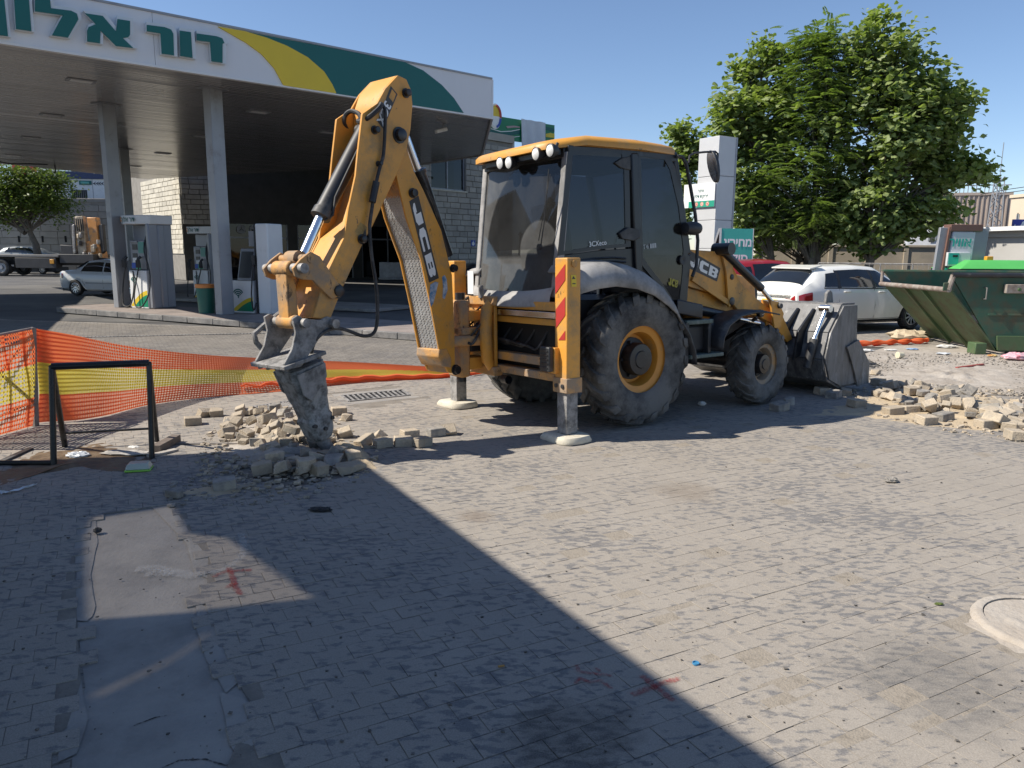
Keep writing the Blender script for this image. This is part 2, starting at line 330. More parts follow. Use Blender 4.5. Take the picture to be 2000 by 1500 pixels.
M_brk = mat('breaker_steel', (.075, .075, .072), .7, metal=.1, var=.4, sc_=9, dirt=(.36, .36, .35), damt=.66, dsc=11, bump=.5, bsc=70)
M_chr = mat('chrome', (.72, .74, .77), .24, metal=1., var=.03)
M_alu = mat('diamond_plate', (.52, .52, .51), .45, metal=.35, var=.18, sc_=4, dirt=(.40, .385, .36), damt=.5, dsc=3.5)
M_white = mat('white_paint', (.74, .74, .73), .5, var=.05, sc_=1.2, dirt=(.5, .48, .45), damt=.2, dsc=1.5)
M_whp = mat('white_print', (.78, .78, .76), .5, var=.03)
M_red = mat('red_reflector', (.42, .035, .03), .4, var=.1)
M_rub = mat('rubber_hose', (.018, .018, .019), .55, var=.3, sc_=10, dirt=(.12, .115, .11), damt=.4, dsc=8)
M_dark = mat('dark_void', (.012, .012, .013), .8, var=.3)
M_gry = mat('grey_metal', (.30, .31, .33), .42, metal=.25, var=.08, sc_=1.5, dirt=(.22, .21, .2), damt=.25, dsc=2)
M_grn = mat('brand_green', (.0, .115, .105), .45, var=.05, sc_=1)
M_yl2 = mat('brand_yellow', (.72, .52, .03), .45, var=.05, sc_=1)
M_stone = mat('wall_stone', (.40, .37, .32), .9, var=.2, sc_=2.4, bump=.9, bsc=9, dirt=(.27, .25, .22), damt=.4, dsc=1.2, isl=.16)
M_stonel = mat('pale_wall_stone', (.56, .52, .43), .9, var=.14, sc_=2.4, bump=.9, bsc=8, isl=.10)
M_mort = mat('mortar', (.24, .225, .20), .95, var=.2)
M_jdust = mat('sunlit_joint_dust', (.275, .24, .195), .95, var=.35, sc_=14, bump=.5, bsc=90, dirt=(.14, .125, .105), damt=.35, dsc=14, world=True)
M_rubble = mat('broken_paver', (.43, .36, .27), .92, var=.22, sc_=14, bump=.7, bsc=60, dirt=(.30, .265, .215), damt=.5, dsc=9, isl=.22)
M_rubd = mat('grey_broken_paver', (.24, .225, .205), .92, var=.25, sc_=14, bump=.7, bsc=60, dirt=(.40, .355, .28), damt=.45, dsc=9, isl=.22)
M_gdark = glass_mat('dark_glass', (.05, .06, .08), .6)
M_gcab = glass_mat('cab_glass', (.29, .31, .36), .6, dust=.03, dsc=1.5)
M_gdust = glass_mat('dusty_cab_glass', (.12, .125, .13), .25, dust=.36, dcol=(.22, .22, .215), dsc=2.2, wipe=((-.97, -.42, 1.92), .98))
M_gcar = glass_mat('car_glass', (.12, .14, .15), 1.)

# ------------------------------------------------------------------ ground
def sheet(name, pts, z, m, thick=0):
    b = MB(); b.poly([(p[0], p[1], z) for p in pts]); o = b.build(name, m, smooth=0, normals=False, loc=(0, 0, 0)); tag(o, kind='structure'); return o
ground = sheet('ground', [(-600, -300), (600, -300), (600, 1200), (-600, 1200)], -.03, M_asph)
road = sheet('road', [(-75, 26), (-8, 19.6), (-5.2, 17.2), (-1.5, 14.6), (4, 17.4), (11, 15.2), (60, 16), (60, 75), (-75, 75)], -.022, M_asph)
PAVE_EDGE = [(-24, -6), (20, -6), (20, 10.6), (7.6, 10.6), (6.4, 11.2), (6, 13.5), (7, 15.6), (11, 15.3), (14, 24), (3, 24), (-1.6, 19.2), (-6, 18.4), (-13.5, 20.2), (-24, 26)]
pavement = sheet('pavement', PAVE_EDGE, -.014, M_pav)
dirt_ground = sheet('dirt_ground', [(5.9, 10.2), (30, 9.8), (30, 16.4), (12, 16.2), (8, 15.8), (6.6, 14.2)], -.003, M_dirt)

def inside(p, poly):
    c = False; n = len(poly); j = n - 1
    for i in range(n):
        a, b = poly[i], poly[j]
        if (a[1] > p[1]) != (b[1] > p[1]) and p[0] < (b[0] - a[0]) * (p[1] - a[1]) / (b[1] - a[1]) + a[0]: c = not c
        j = i
    return c
gx = lambda pts: [tuple(G(*p)[:2]) for p in pts]
PATCH_L = gx([(150, 1045), (180, 1000), (335, 985), (378, 1060), (400, 1090), (392, 1180), (402, 1235), (432, 1262), (446, 1330), (470, 1370), (500, 1440), (520, 1560), (120, 1560), (130, 1420), (158, 1330), (150, 1200)])
PATCH_R = gx([(1868, 1218), (1925, 1190), (2060, 1130), (2300, 1200), (2300, 1500), (2010, 1292), (1930, 1250)])
HOLE = gx([(455, 905), (520, 868), (610, 855), (700, 872), (725, 905), (690, 935), (600, 955), (520, 945), (470, 930)])
GRATES = gx([(640, 768), (770, 752), (830, 778), (700, 800)])
cu, su = math.cos(R(PAVE_YAW)), math.sin(R(PAVE_YAW)); PU, PV = V((cu, su, 0)), V((-su, cu, 0))
def paver_verts(hl, hw, top, bot, ch):
    vs = []
    for (a, b_, z) in ((hl, hw, bot), (hl, hw, top - ch), (hl - ch, hw - ch, top)):
        vs += [(-a, -b_, z), (a, -b_, z), (a, b_, z), (-a, b_, z)]
    return vs
PFACES = [(4, 5, 1, 0), (5, 6, 2, 1), (6, 7, 3, 2), (7, 4, 0, 3), (8, 9, 5, 4), (9, 10, 6, 5), (10, 11, 7, 6), (11, 8, 4, 7), (8, 11, 10, 9)]
PFACES = [tuple(reversed(f)) for f in PFACES]
cand = []
for j in range(-80, 140):
    for i in range(-90, 120):
        c = PU * ((i + (j % 2) * .5 + .13 * math.sin(j * 12.9)) * PAVE_L) + PV * (j * PAVE_W)
        if c.y < 1.9 or c.y > 11.4 or abs(c.x) > .72 * c.y + .6: continue
        if c.x > 5.7 and c.y > 9.7: continue
        q = (c.x + rnd.uniform(-.03, .03), c.y)
        if inside(q, PATCH_L) or inside(q, PATCH_R) or inside(q, HOLE) or inside(q, GRATES): continue
        dx = CAM_M.transposed() @ (c - CAM_P); cand.append(((c - CAM_P).length, abs(dx.x / -dx.z) < .70 and -dx.y / -dx.z < .53, c))
cand.sort(key=lambda t: t[0])
near = [t for t in cand if t[1]][:300]; nearset = {id(t) for t in near}
pm = []
for k in range(6):
    me = bpy.data.meshes.new('paver'); e = rnd.uniform(-.0015, .001)
    vs = [(x + rnd.uniform(-.0015, .0015), y + rnd.uniform(-.0015, .0015), z) for x, y, z in paver_verts(PAVE_L / 2 - .0015 - e, PAVE_W / 2 - .0015 - e, 0, -.014, .0014)]
    me.from_pydata(vs, [], PFACES); me.materials.append(M_brick); pm.append(me)
for _, _, c in near:
    o = bpy.data.objects.new('paver', rnd.choice(pm)); COL.objects.link(o); o.parent = pavement
    o.matrix_local = Matrix.Translation((c.x, c.y, rnd.uniform(-.0022, .001))) @ Matrix.Rotation(R(PAVE_YAW + rnd.gauss(0, .5)), 4, 'Z') @ Matrix.Rotation(rnd.gauss(0, .004), 4, 'X')
b = MB()
for t in cand:
    if id(t) in nearset: continue
    c = t[2]; z = rnd.uniform(-.0022, .001); a = R(PAVE_YAW + rnd.gauss(0, .5)); e = rnd.uniform(-.001, .001); ca, sa = math.cos(a), math.sin(a)
    b.add([(c.x + x * ca - y * sa, c.y + x * sa + y * ca, zz + z) for x, y, zz in paver_verts(PAVE_L / 2 - .0015 - e, PAVE_W / 2 - .0015 - e, 0, -.012, .0014)], PFACES)
o = b.build('pavers_beyond', M_brick, pavement, smooth=0, normals=False); o['kind'] = 'stuff'
def blob(name, pts, z, h, m, n=40, pw=1.2, rough=.5, kind='structure', parent=None):
    """low mound or skin with an uneven rim inside the outline pts"""
    cx = sum(p[0] for p in pts) / len(pts); cy = sum(p[1] for p in pts) / len(pts); b = MB(); L = len(pts)
    def rim(t):
        t = (t % 1) * L; i = int(t) % L; f = t - int(t); return V((pts[i][0] * (1 - f) + pts[(i + 1) % L][0] * f, pts[i][1] * (1 - f) + pts[(i + 1) % L][1] * f, 0))
    def fn(u, v):
        p = rim(u); r = v * (1 + .10 * mnoise.noise(p * 5)); q = V((cx + (p.x - cx) * r, cy + (p.y - cy) * r, 0))
        k = max(0, 1 - v) ** pw; q.z = z + h * k * (1 + rough * mnoise.noise(q * 6)) + (h * .3 * mnoise.noise(q * 14) if 0 < v < 1 else 0) * (1 - v ** 6); return q
    b.grid(fn, n * 2, n // 2); o = b.build(name, m, parent, smooth=60, normals=False, loc=None if parent else (cx, cy, z)); tag(o, kind=kind); return o
# dust and bedding sand fill the joints almost to the top; left out where the paving is broken away
PL_ = [(p[0] + (p[0] + 2.2) * .05, p[1] + (p[1] - 3.6) * .02) for p in PATCH_L[:10]] + [(-.92, 1.3), (-2.05, 1.3)] + PATCH_L[13:]
for zb0, rg_, m_ in ((-.0042, [[(-9, 1.2), (1.9, 1.2), (-.95, 7.15), (-.95, 11.3), (-9, 11.3)], PL_, HOLE], M_joint), (-.0021, [[(-.95, 11.3), (5.6, 11.3), (5.6, 9.6), (9, 9.6), (9, 1.2), (1.9, 1.2), (-.95, 7.15)]], M_jdust)):  # split along the shadow edge: joints coloured darker in shade, paler in sun
    rings = [[V((*p, 0)) for p in r] for r in rg_]; b = MB(); b.add([V((p.x, p.y, zb0)) for r in rings for p in r], [tuple(t) for t in tessellate_polygon(rings)]); o = b.build('bedding_sand', m_, smooth=0, normals=False, loc=(0, 0, 0)); tag(o, kind='structure')
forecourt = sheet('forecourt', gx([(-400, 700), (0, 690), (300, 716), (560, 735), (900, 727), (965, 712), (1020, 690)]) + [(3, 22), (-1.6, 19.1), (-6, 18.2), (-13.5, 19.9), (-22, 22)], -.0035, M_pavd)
o = sheet('concrete_patch', [(p[0] + (p[0] + 2.2) * .12, p[1] + (p[1] - 3.6) * .06) for p in PATCH_L], -.012, M_conc)
o = sheet('concrete_apron', gx([(1850, 1225), (1925, 1180), (2060, 1110), (2400, 1150), (2400, 1560), (2010, 1310), (1920, 1262)]), -.0035, M_conc)
blob('sandy_crust', gx([(1872, 1216), (1925, 1192), (2040, 1150), (2100, 1240), (2000, 1286), (1930, 1248)]), -.003, .02, M_dirt, rough=.8)
sheet('dug_bed', [(p[0] + (p[0] + 1.9) * .3, p[1] + (p[1] - 6.7) * .3) for p in HOLE], -.013, M_joint)
# mortar and dust smeared over the ragged rim of the concrete patch
for k, pts in enumerate(([(140, 1030), (185, 1000), (190, 1060), (176, 1120), (186, 1180), (170, 1215), (140, 1200), (150, 1120)], [(300, 992), (345, 978), (395, 1052), (420, 1090), (412, 1130), (380, 1120), (365, 1060)], [(380, 1170), (420, 1190), (452, 1262), (470, 1330), (440, 1350), (405, 1290), (385, 1230)], [(120, 1400), (158, 1330), (172, 1400), (150, 1470), (110, 1490)], [(430, 1350), (480, 1365), (520, 1440), (560, 1520), (500, 1540), (450, 1450)])):
    blob('mortar_smear', gx(pts), -.0065, .004, M_conc, rough=.8)
# ------------------------------------------------------------------ unseen roof shaped from the foreground shadow it throws; openings added for light patches
SH = 4.8
off = V((-SD.x / SD.z * SH, -SD.y / SD.z * SH, 0))
s0, sA, sB = G(655, 872), G(1500, 1500), G(0, 905)
dA = (sA - s0).normalized(); dB = (sB - s0).normalized()
c0 = s0 - off; P = [c0, c0 + dB * 14, c0 + dB * 14 + dA * 16, c0 + dA * 16]
hole = [G(*p) - off for p in ((165, 1010), (335, 985), (365, 1042), (440, 1050), (610, 1168), (390, 1190), (148, 1208), (150, 1046))]
b = MB(); z0 = V((0, 0, SH)); th = V((0, 0, .06))
allp = P + hole
slot = [G(*p) - off for p in ((148, 1352), (300, 1283), (400, 1222), (408, 1238), (310, 1300), (156, 1372))]
allp = P + hole + slot
tri = tessellate_polygon([[V((p.x, p.y, 0)) for p in r] for r in (P, hole, slot)])
b.add([p + z0 for p in allp], [tuple(t) for t in tri]); b.add([p + z0 + th for p in allp], [tuple(t) for t in tri])
for ring in (P, hole, slot):
    n = len(ring); b.add([p + z0 for p in ring] + [p + z0 + th for p in ring], [(i, (i + 1) % n, (i + 1) % n + n, i + n) for i in range(n)])
roof = thing('foreground_shade_roof', (c0.x, c0.y, 0), 'unseen flat grey roof behind the camera with holes added for light patches', 'canopy')
b.build('roof_slab', M_gry, roof, smooth=0)
sk = bpy.data.materials.new('light_patch_sheet'); sk.use_nodes = True; N = sk.node_tree.nodes; N.remove(N['Principled BSDF']); t_ = N.new('ShaderNodeBsdfTransparent'); t_.inputs[0].default_value = (.26, .25, .24, 1); sk.node_tree.links.new(t_.outputs[0], N['Material Output'].inputs[0])
b = MB(); b.poly([p + z0 + th * .5 for p in hole]); b.build('light_patch_panel', sk, roof, smooth=0, normals=False)  # added panel, dims the sun for the bright patch on the paving
for q in (P[1] * .9 + P[2] * .1, P[2] * .95 + P[1] * .05):
    b = MB(); b.box(q.x - .2 - .5 * dA.x, q.x + .2 - .5 * dA.x, q.y - .2, q.y + .2, 0, SH); b.build('post', M_gry, roof)

# unseen flat roof added left of the frame to shade the left of the forecourt
nb = thing('left_shade_roof', (-24, 25, 0), 'unseen flat roof on posts added to shade the left forecourt', 'roof')
cot = 1 / math.tan(R(SUN_EL)); sh_ = V((-SD.x, -SD.y, 0)).normalized() * (6 * cot)
e0, e1_ = G(90, 643) - sh_, G(163, 577) - sh_; ed = (e1_ - e0).normalized(); en = V((-ed.y, ed.x, 0))
b = MB(); b.prism([p + V((0, 0, 6)) for p in (e0 - ed * 3, e0 + ed * 17, e0 + ed * 17 + en * 14, e0 - ed * 3 + en * 14)], (0, 0, .08)); b.build('roof_slab', M_gry, nb, smooth=0)
for t_ in (0, 14): q = e0 + ed * t_ + en * 12; b = MB(); b.box(q.x - .2, q.x + .2, q.y - .2, q.y + .2, 0, 6); b.build('post', M_gry, nb)
s2 = sk.copy(); s2.node_tree.nodes['Transparent BSDF'].inputs[0].default_value = (.10, .088, .07, 1)
b = MB(); b.poly([p + z0 + th * .5 for p in slot]); b.build('light_streak_panel', s2, roof, smooth=0, normals=False)  # cover of a slot added to throw the faint light streak
# ------------------------------------------------------------------ filling station canopy
HS = 6.03
c0 = G(956, 230, HS); cl = G(0, 82, HS); fd = (cl - c0); fd.z = 0; fd.normalize(); fn = V((fd.y, -fd.x, 0))
if fn.y > 0: fn = -fn                      # fn: towards the street
can = thing('station_canopy', (c0.x, c0.y, 0), 'big white petrol station canopy with green Hebrew letters and yellow swoosh', 'canopy')
FH = 1.13
FF = Frame(c0, -fd, V((0, 0, 1)), fn)      # x runs to the right along the fascia, y up, z out
def fpt(px, py, out=0): return FF.px(2, out, px, py)
LL = 13.3
bk = [G(940, 303, HS), G(812, 322, HS), G(285, 350, HS), G(0, 319, HS)]
loc2 = lambda p: (FF.m.transposed() @ (p - c0))
out2 = [(0, 0)] + [(loc2(p).x, loc2(p).z) for p in bk] + [(-LL, loc2(bk[-1]).z - .4), (-LL, 0)]
b = MB(); b.prism([FF.w(x, .02, z) for x, z in out2], (0, 0, FH - .1)); b.build('roof', M_white, can, smooth=0)
M_sof = mat('soffit_metal', (.36, .355, .35), .24, metal=.45, var=.06, sc_=.5)
M_fas = mat('fascia_white', (.70, .71, .73), .45, var=.04, sc_=.5, dirt=(.55, .54, .52), damt=.2, dsc=.7, stretch=(1, 1, .25))
zmin = min(z for _, z in out2); step = .205; k = 0; z = -.12
while z - step > zmin:
    zc = z - step / 2; xs = []
    for i in range(len(out2)):
        a, q = out2[i], out2[(i + 1) % len(out2)]
        if (a[1] > zc) != (q[1] > zc): xs.append(a[0] + (q[0] - a[0]) * (zc - a[1]) / (q[1] - a[1]))
    if len(xs) >= 2:
        x0, x1 = min(xs), max(xs) - .02; b = MB(); dz = rnd.uniform(-.003, .003); tl_ = rnd.gauss(0, .012); cut = rnd.uniform(.25, .75); xm = x0 + (x1 - x0) * cut
        for xa, xb in ((x0, xm - .004), (xm + .004, x1)):
            b.prism([FF.w(xa, q_[1] + dz + q_[0] * tl_, zc + q_[0]) for q_ in ((-.092, .022), (-.078, 0), (.078, 0), (.092, .022))], FF.a[0] * (xb - xa))
        b.build('soffit_plank', M_sof, can, smooth=0)
    z -= step
# fascia: panels with fine seams
edges = [-LL, -9.9, -5.0, 0]
for a, q in zip(edges[:-1], edges[1:]):
    b = MB(); b.prism([FF.w(a + .004, 0, 0), FF.w(q - .004, 0, 0), FF.w(q - .004, FH, 0), FF.w(a + .004, FH, 0)], fn * .09); b.build('fascia_panel', M_fas, can, smooth=0)
b = MB(); b.prism([FF.w(-LL - .02, FH, -.05), FF.w(.02, FH, -.05), FF.w(.02, FH + .05, -.05), FF.w(-LL - .02, FH + .05, -.05)], fn * .17); b.build('fascia_cap', M_gry, can, smooth=0)
b = MB(); b.prism([FF.w(-LL - .02, -.05, -.02), FF.w(.01, -.05, -.02), FF.w(.01, 0, -.02), FF.w(-LL - .02, 0, -.02)], fn * .13); b.build('fascia_trim', M_white, can, smooth=0)
b = MB(); b.prism([FF.w(0, -.05, .09), FF.w(0, FH, .09), FF.w(out2[1][0], FH, out2[1][1]), FF.w(out2[1][0], -.05, out2[1][1])], FF.a[0] * .08); b.build('side_fascia', M_fas, can, smooth=0)
a1, a2 = out2[1], out2[2]
b = MB(); b.prism([FF.w(a1[0], -.05, a1[1]), FF.w(a1[0], FH, a1[1]), FF.w(a2[0], FH, a2[1]), FF.w(a2[0], -.05, a2[1])], V((0, .08, 0))); b.build('back_fascia', M_gry, can, smooth=0)
def fshape(name, pts, o0, o1, m):
    b = MB(); b.prism([fpt(x, y, o0) for x, y in pts], fn * (o1 - o0)); return b.build(name, m, can, smooth=0)
fshape('green_swoosh', [(478, 61.5), (560, 77.5), (640, 92.5), (720, 108), (790, 121.5), (826, 138), (862, 166), (886, 192), (905, 221), (780, 202), (655, 183), (648, 165), (632, 140), (600, 112), (560, 90), (520, 74)], .092, .115, M_grn)
fshape('yellow_swoosh', [(425, 52.5), (478, 61.5), (520, 74), (560, 90), (600, 112), (632, 140), (648, 165), (656, 182.5), (553, 167), (535, 134), (510, 106), (480, 84)], .092, .125, M_yl2)
def offs(pts, d):
    n = len(pts); ar = sum(pts[i][0] * pts[(i + 1) % n][1] - pts[(i + 1) % n][0] * pts[i][1] for i in range(n)); sg = 1 if ar > 0 else -1; r = []
    for i in range(n):
        p, a, q = V(pts[i]), V(pts[i - 1]), V(pts[(i + 1) % n]); e1 = (p - a).normalized(); e2 = (q - p).normalized()
        n1 = V((e1.y, -e1.x)); n2 = V((e2.y, -e2.x)); m = n1 + n2; m = m / max(.35, m.dot(m) / 2) if m.length > 1e-6 else n1
        if m.length > 2.2: m = m.normalized() * 2.2
        r.append(tuple(p + m * d * sg))
    return r
M_edge = mat('letter_edge', (.62, .66, .68), .35, var=.04)
for L_ in ([(1535, 262), (1690, 284), (1735, 300), (1752, 338), (1737, 342), (1737, 492), (1650, 480), (1640, 330), (1535, 316)],
           [(1402, 240), (1490, 252), (1503, 453), (1408, 438)],
           [(1145, 195), (1285, 213), (1335, 232), (1353, 265), (1358, 434), (1262, 420), (1252, 262), (1145, 245)],
           [(663, 105), (800, 125), (905, 247), (917, 150), (1015, 165), (1015, 272), (1000, 292), (958, 298), (1040, 377), (905, 360), (785, 240), (780, 340), (680, 325), (680, 240), (692, 212), (748, 190)],
           [(272, -25), (390, -8), (397, 65), (555, 85), (600, 108), (612, 152), (530, 295), (405, 277), (490, 120), (272, 90)],
           [(108, -22), (225, -5), (245, 245), (125, 228)],
           [(-140, -60), (30, -35), (62, 285), (-25, 272), (-45, 40), (-140, 28)]):
    pts = [(x / 4, y / 4) for x, y in L_]
    b = MB(); b.prism([fpt(x, y, .10) for x, y in offs(pts, 3.4)], fn * .13); lt = b.build('letter', M_edge, can, smooth=0)
    b = MB(); b.prism([fpt(x, y, .235) for x, y in pts], fn * .02); b.build('letter_face', M_grn, lt, smooth=0)
# pillars: square steel columns turned like the pump island
iu = (V((-7.86, 20.45, 0)) - V((-11.86, 22.71, 0))).normalized(); iv = V((-iu.y, iu.x, 0))
for (tx, ty), (bx, by), Y, wf, ws in (((408, 171), (436, 614), 20.45, .28, .40), ((199.2, 197), (232, 600), 22.71, .24, .40), ((236, 303), (248, 470), 32.6, .3, .4)):
    p = D(tx, ty, Y); q = D(bx, by, Y); pf = Frame(((p.x + q.x) / 2, Y, 0), iu, iv, (0, 0, 1))
    b = MB(); b.box(-wf, 0, 0, ws, .13 if Y < 30 else 0, HS - .012, pf); b.build('pillar', M_gry, can, bevel=.015)
    b = MB(); b.box(-wf - .12, .12, -.12, ws + .12, HS - .03, HS - .006, pf); b.build('pillar_collar', M_gry, can, smooth=0)
# recessed lights and a camera
for px, py in ((158, 157), (101, 224), (60, 268), (27, 303), (318, 299), (505, 218), (395, 266), (262, 324), (640, 258), (700, 300)):
    p = G(px, py, HS); lf = Frame((p.x, p.y, HS), -fd, -fn, (0, 0, 1))
    b = MB(); b.box(-.32, .32, -.2, .2, -.025, -.004, lf); fx = b.build('ceiling_light', M_gry, can, bevel=.005)
    b = MB(); b.box(-.24, .24, -.13, .13, -.032, -.026, lf); b.build('lens', M_white, fx, smooth=0)
p = G(866, 245, HS); b = MB(); b.tube([(p.x, p.y, HS), (p.x, p.y, HS - .12), (p.x - .1, p.y - .15, HS - .2)], .025); cm = b.build('security_camera', M_gry, can)
b = MB(); b.bar((p.x + .1, p.y - .02, HS - .12), (p.x - .22, p.y - .32, HS - .25), .14, .12); b.build('camera_body', M_white, cm, bevel=.02)
p = G(107, 322, HS); b = MB(); b.tube([(p.x, p.y, HS), (p.x, p.y, HS - .35), (p.x + .05, p.y - .2, HS - .42)], .03); b.build('hanging_bracket', M_dark, can)
b = MB(); b.tube([G(-40, 308, HS - .1), G(20, 320, HS - .12), G(60, 320, HS - .14), G(93, 321, HS - .1)], .03); b.build('cable', M_dark, can)
# ------------------------------------------------------------------ backhoe loader
A_ = Matrix.Rotation(R(36), 3, 'Z') @ Matrix.Rotation(R(-1.6), 3, 'X')
JF = Frame((.815, 8.90, 0), A_.col[0], A_.col[1], A_.col[2])
bh = thing('backhoe_loader', JF.o, 'dusty yellow backhoe loader with raised digging arm and breaker hammer', 'backhoe loader', fr=JF)
sw = R(14); e1 = JF.m @ V((-math.cos(sw), -math.sin(sw), 0)); e2 = JF.a[2]; e3 = e2.cross(e1)
BF = Frame(JF.w(-1.4, .42, 0), e1, e2, e3)
jp = lambda ax, c, pts: [JF.px(ax, c, *p) for p in pts]
bp = lambda c, pts: [BF.px(2, c, *p) for p in pts]
def jbox(x0, x1, y0, y1, z0, z1): return MB().box(x0, x1, y0, y1, z0, z1, JF)
def jb(name, m, *a, parent=None, bevel=.008): return jbox(*a).build(name, m, parent or bh, bevel=bevel)
def sideplate(name, m, c, pts, th, parent=None, bevel=.004):
    b = MB(); b.prism(jp(1, c, pts), JF.a[1] * th); return b.build(name, m, parent or bh, bevel=bevel)
def bplate(name, m, c, pts, th, parent=None, bevel=.004):
    b = MB(); b.prism(bp(c, pts), e3 * th); return b.build(name, m, parent or bh, bevel=bevel)

# wheels -------------------------------------------------------------
def wheel(kind, x, y, r, wd, rr, sgn, nl, lug, rimm, steer=0):
    ax = JF.m @ (Matrix.Rotation(R(steer), 3, 'Z') @ V((0, sgn, 0))); o = JF.w(x, y, r - .012); up = JF.a[2]
    h = wd / 2
    b = MB()
    b.lathe([(rr, h * .70), (rr + .03, h * .80), (rr + .012, h * .62), (rr * .80, h * .50), (rr * .74, h * .18), (rr * .72, h * -.12), (rr * .48, h * -.12), (rr * .46, h * .05), (.02, h * .05)], o, ax, 48, up=up)
    rim = b.build(kind + '_wheel', rimm, bh, smooth=35)
    b = MB(); hr = rr * .48
    b.lathe([(hr, 0), (hr, h * .62), (hr * .93, h * .72), (hr * .55, h * .74), (hr * .5, h * .80), (0.001, h * .80)], o - ax * .01, ax, 32, up=up); b.build('hub', M_blkc, rim)
    b = MB(); b.lathe([(hr * 1.3, h * -.1), (hr * 1.3, h * .0), (hr, 0.01)], o, ax, 24, up=up)
    u = up; v = ax.cross(u)
    for k in range(5):
        q = 2 * math.pi * k / 5 + .3; d = u * math.cos(q) + v * math.sin(q); b.tube([o + d * hr * 1.08 - ax * .0, o + d * hr * 1.08 + ax * h * .22], .018, 6)
    b.build('wheel_nuts', M_blk, rim)
    b = MB(); t = r - lug
    b.lathe([(rr * .98, -h * .72), (rr + .02, -h * .86), (rr + .35 * (t - rr), -h * 1.0), (rr + .7 * (t - rr), -h * 1.0), (t - .03, -h * .93), (t, -h * .70), (t + .004, 0), (t, h * .70), (t - .03, h * .93), (rr + .7 * (t - rr), h * 1.0), (rr + .35 * (t - rr), h * 1.0), (rr + .02, h * .86), (rr * .98, h * .72)], o, ax, 56, up=up)
    for k in range(nl):
        for sd in (-1, 1):
            q0 = 2 * math.pi * (k + (.5 if sd > 0 else 0)) / nl; pts = []
            for (s_, da, ra, wid) in ((.02, 0, t - .01, .11), (.55, .10, t - .01, .12), (.93, .17, t - .03, .15), (1.03, .20, t - .075, .16)):
                for rad in (ra, ra + lug + .012 if s_ < 1 else ra + .02):
                    for w_ in (-.5, .5):
                        q = q0 + (da * (1.9 if nl < 18 else 1.5)) - .2 + w_ * wid * (.95 if nl > 18 else 1.0); d = u * math.cos(q) + v * math.sin(q)
                        pts.append(o + d * rad + ax * (sd * s_ * h))
            fs = []
            for i in range(3):
                a = i * 4; c = a + 4; fs += [(a, a + 1, c + 1, c), (a + 2, c + 2, c + 3, a + 3), (a, c, c + 2, a + 2), (a + 1, a + 3, c + 3, c + 1)]
            fs += [(0, 2, 3, 1), (12, 13, 15, 14)]
            b.add(pts, fs)
    b.build('tyre', M_tyre, rim, bevel=.006, seg=1, smooth=50)
    return rim
wheel('rear', 0, -.87, .725, .43, .372, -1, 20, .042, M_rim)
wheel('rear', 0, .87, .725, .43, .372, 1, 20, .042, M_rim)
wheel('front', 2.17, -.92, .50, .33, .262, -1, 17, .022, M_rimd, 4)
wheel('front', 2.17, .92, .50, .33, .262, 1, 17, .022, M_rimd, 4)
b = MB(); b.tube([JF.w(0, -.7, .71), JF.w(0, .7, .71)], .14, 12); b.build('rear_axle', M_blk, bh); b = MB(); b.tube([JF.w(2.17, -.75, .5), JF.w(2.17, .75, .5)], .09, 10); b.build('front_axle', M_blk, bh)
# body ---------------------------------------------------------------
jb('chassis', M_blk, -.92, 2.7, -.36, .36, .52, 1.12)
jb('cab_floor', M_blkc, -.85, 1.0, -.66, .66, 1.12, 1.36)
b = MB(); b.hexa([JF.w(*p) for p in ((1.02, -.42, 1.1), (2.9, -.38, 1.0), (1.02, .42, 1.1), (2.9, .38, 1.0), (1.02, -.40, 1.82), (2.85, -.34, 1.55), (1.02, .40, 1.82), (2.85, .34, 1.55))]); b.build('bonnet', M_yel, bh, bevel=.04)
jb('front_grille', M_blk, 2.86, 2.93, -.33, .33, 1.0, 1.5)
sideplate('loader_tower', M_yel, -.60, [(1336, 560), (1430, 585), (1446, 612), (1418, 640), (1400, 668), (1336, 655)], .22, bevel=.01)
# cab ----------------------------------------------------------------
CY = -.72
def pil_(pts, wd, name='pillar', m=None):
    for s in (1, -1):
        b = MB(); P_ = [JF.w(p[0], p[1] * s, p[2]) for p in pts]
        for a, q in zip(P_[:-1], P_[1:]): b.bar(a, q, wd, wd, JF.a[1])
        b.build(name, m or M_blkc, bh, bevel=.015)
RB, RT, FT, FM, FBt = (-.955, CY, 1.40), (-.80, CY, 2.86), (.76, CY, 2.93), (1.03, CY, 1.85), (.97, CY, 1.18)
pil_([RB, RT], .085, 'rear_pillar', M_dst); pil_([(.205, CY, 1.55), (.10, CY, 2.92)], .11); pil_([FBt, FM, FT], .075, 'front_pillar')
for s in (1, -1):
    b = MB(); b.bar(JF.w(-.82, CY * s, 2.87), JF.w(.78, CY * s, 2.93), .08, .11); b.build('roof_rail', M_blkc, bh, bevel=.01)
b = MB(); b.bar(JF.w(-.80, -.72, 2.87), JF.w(-.80, .72, 2.87), .10, .13); b.build('rear_header', M_blkc, bh, bevel=.01)
b = MB(); b.bar(JF.w(.77, -.72, 2.90), JF.w(.77, .72, 2.90), .08, .10); b.build('front_header', M_blkc, bh, bevel=.01)
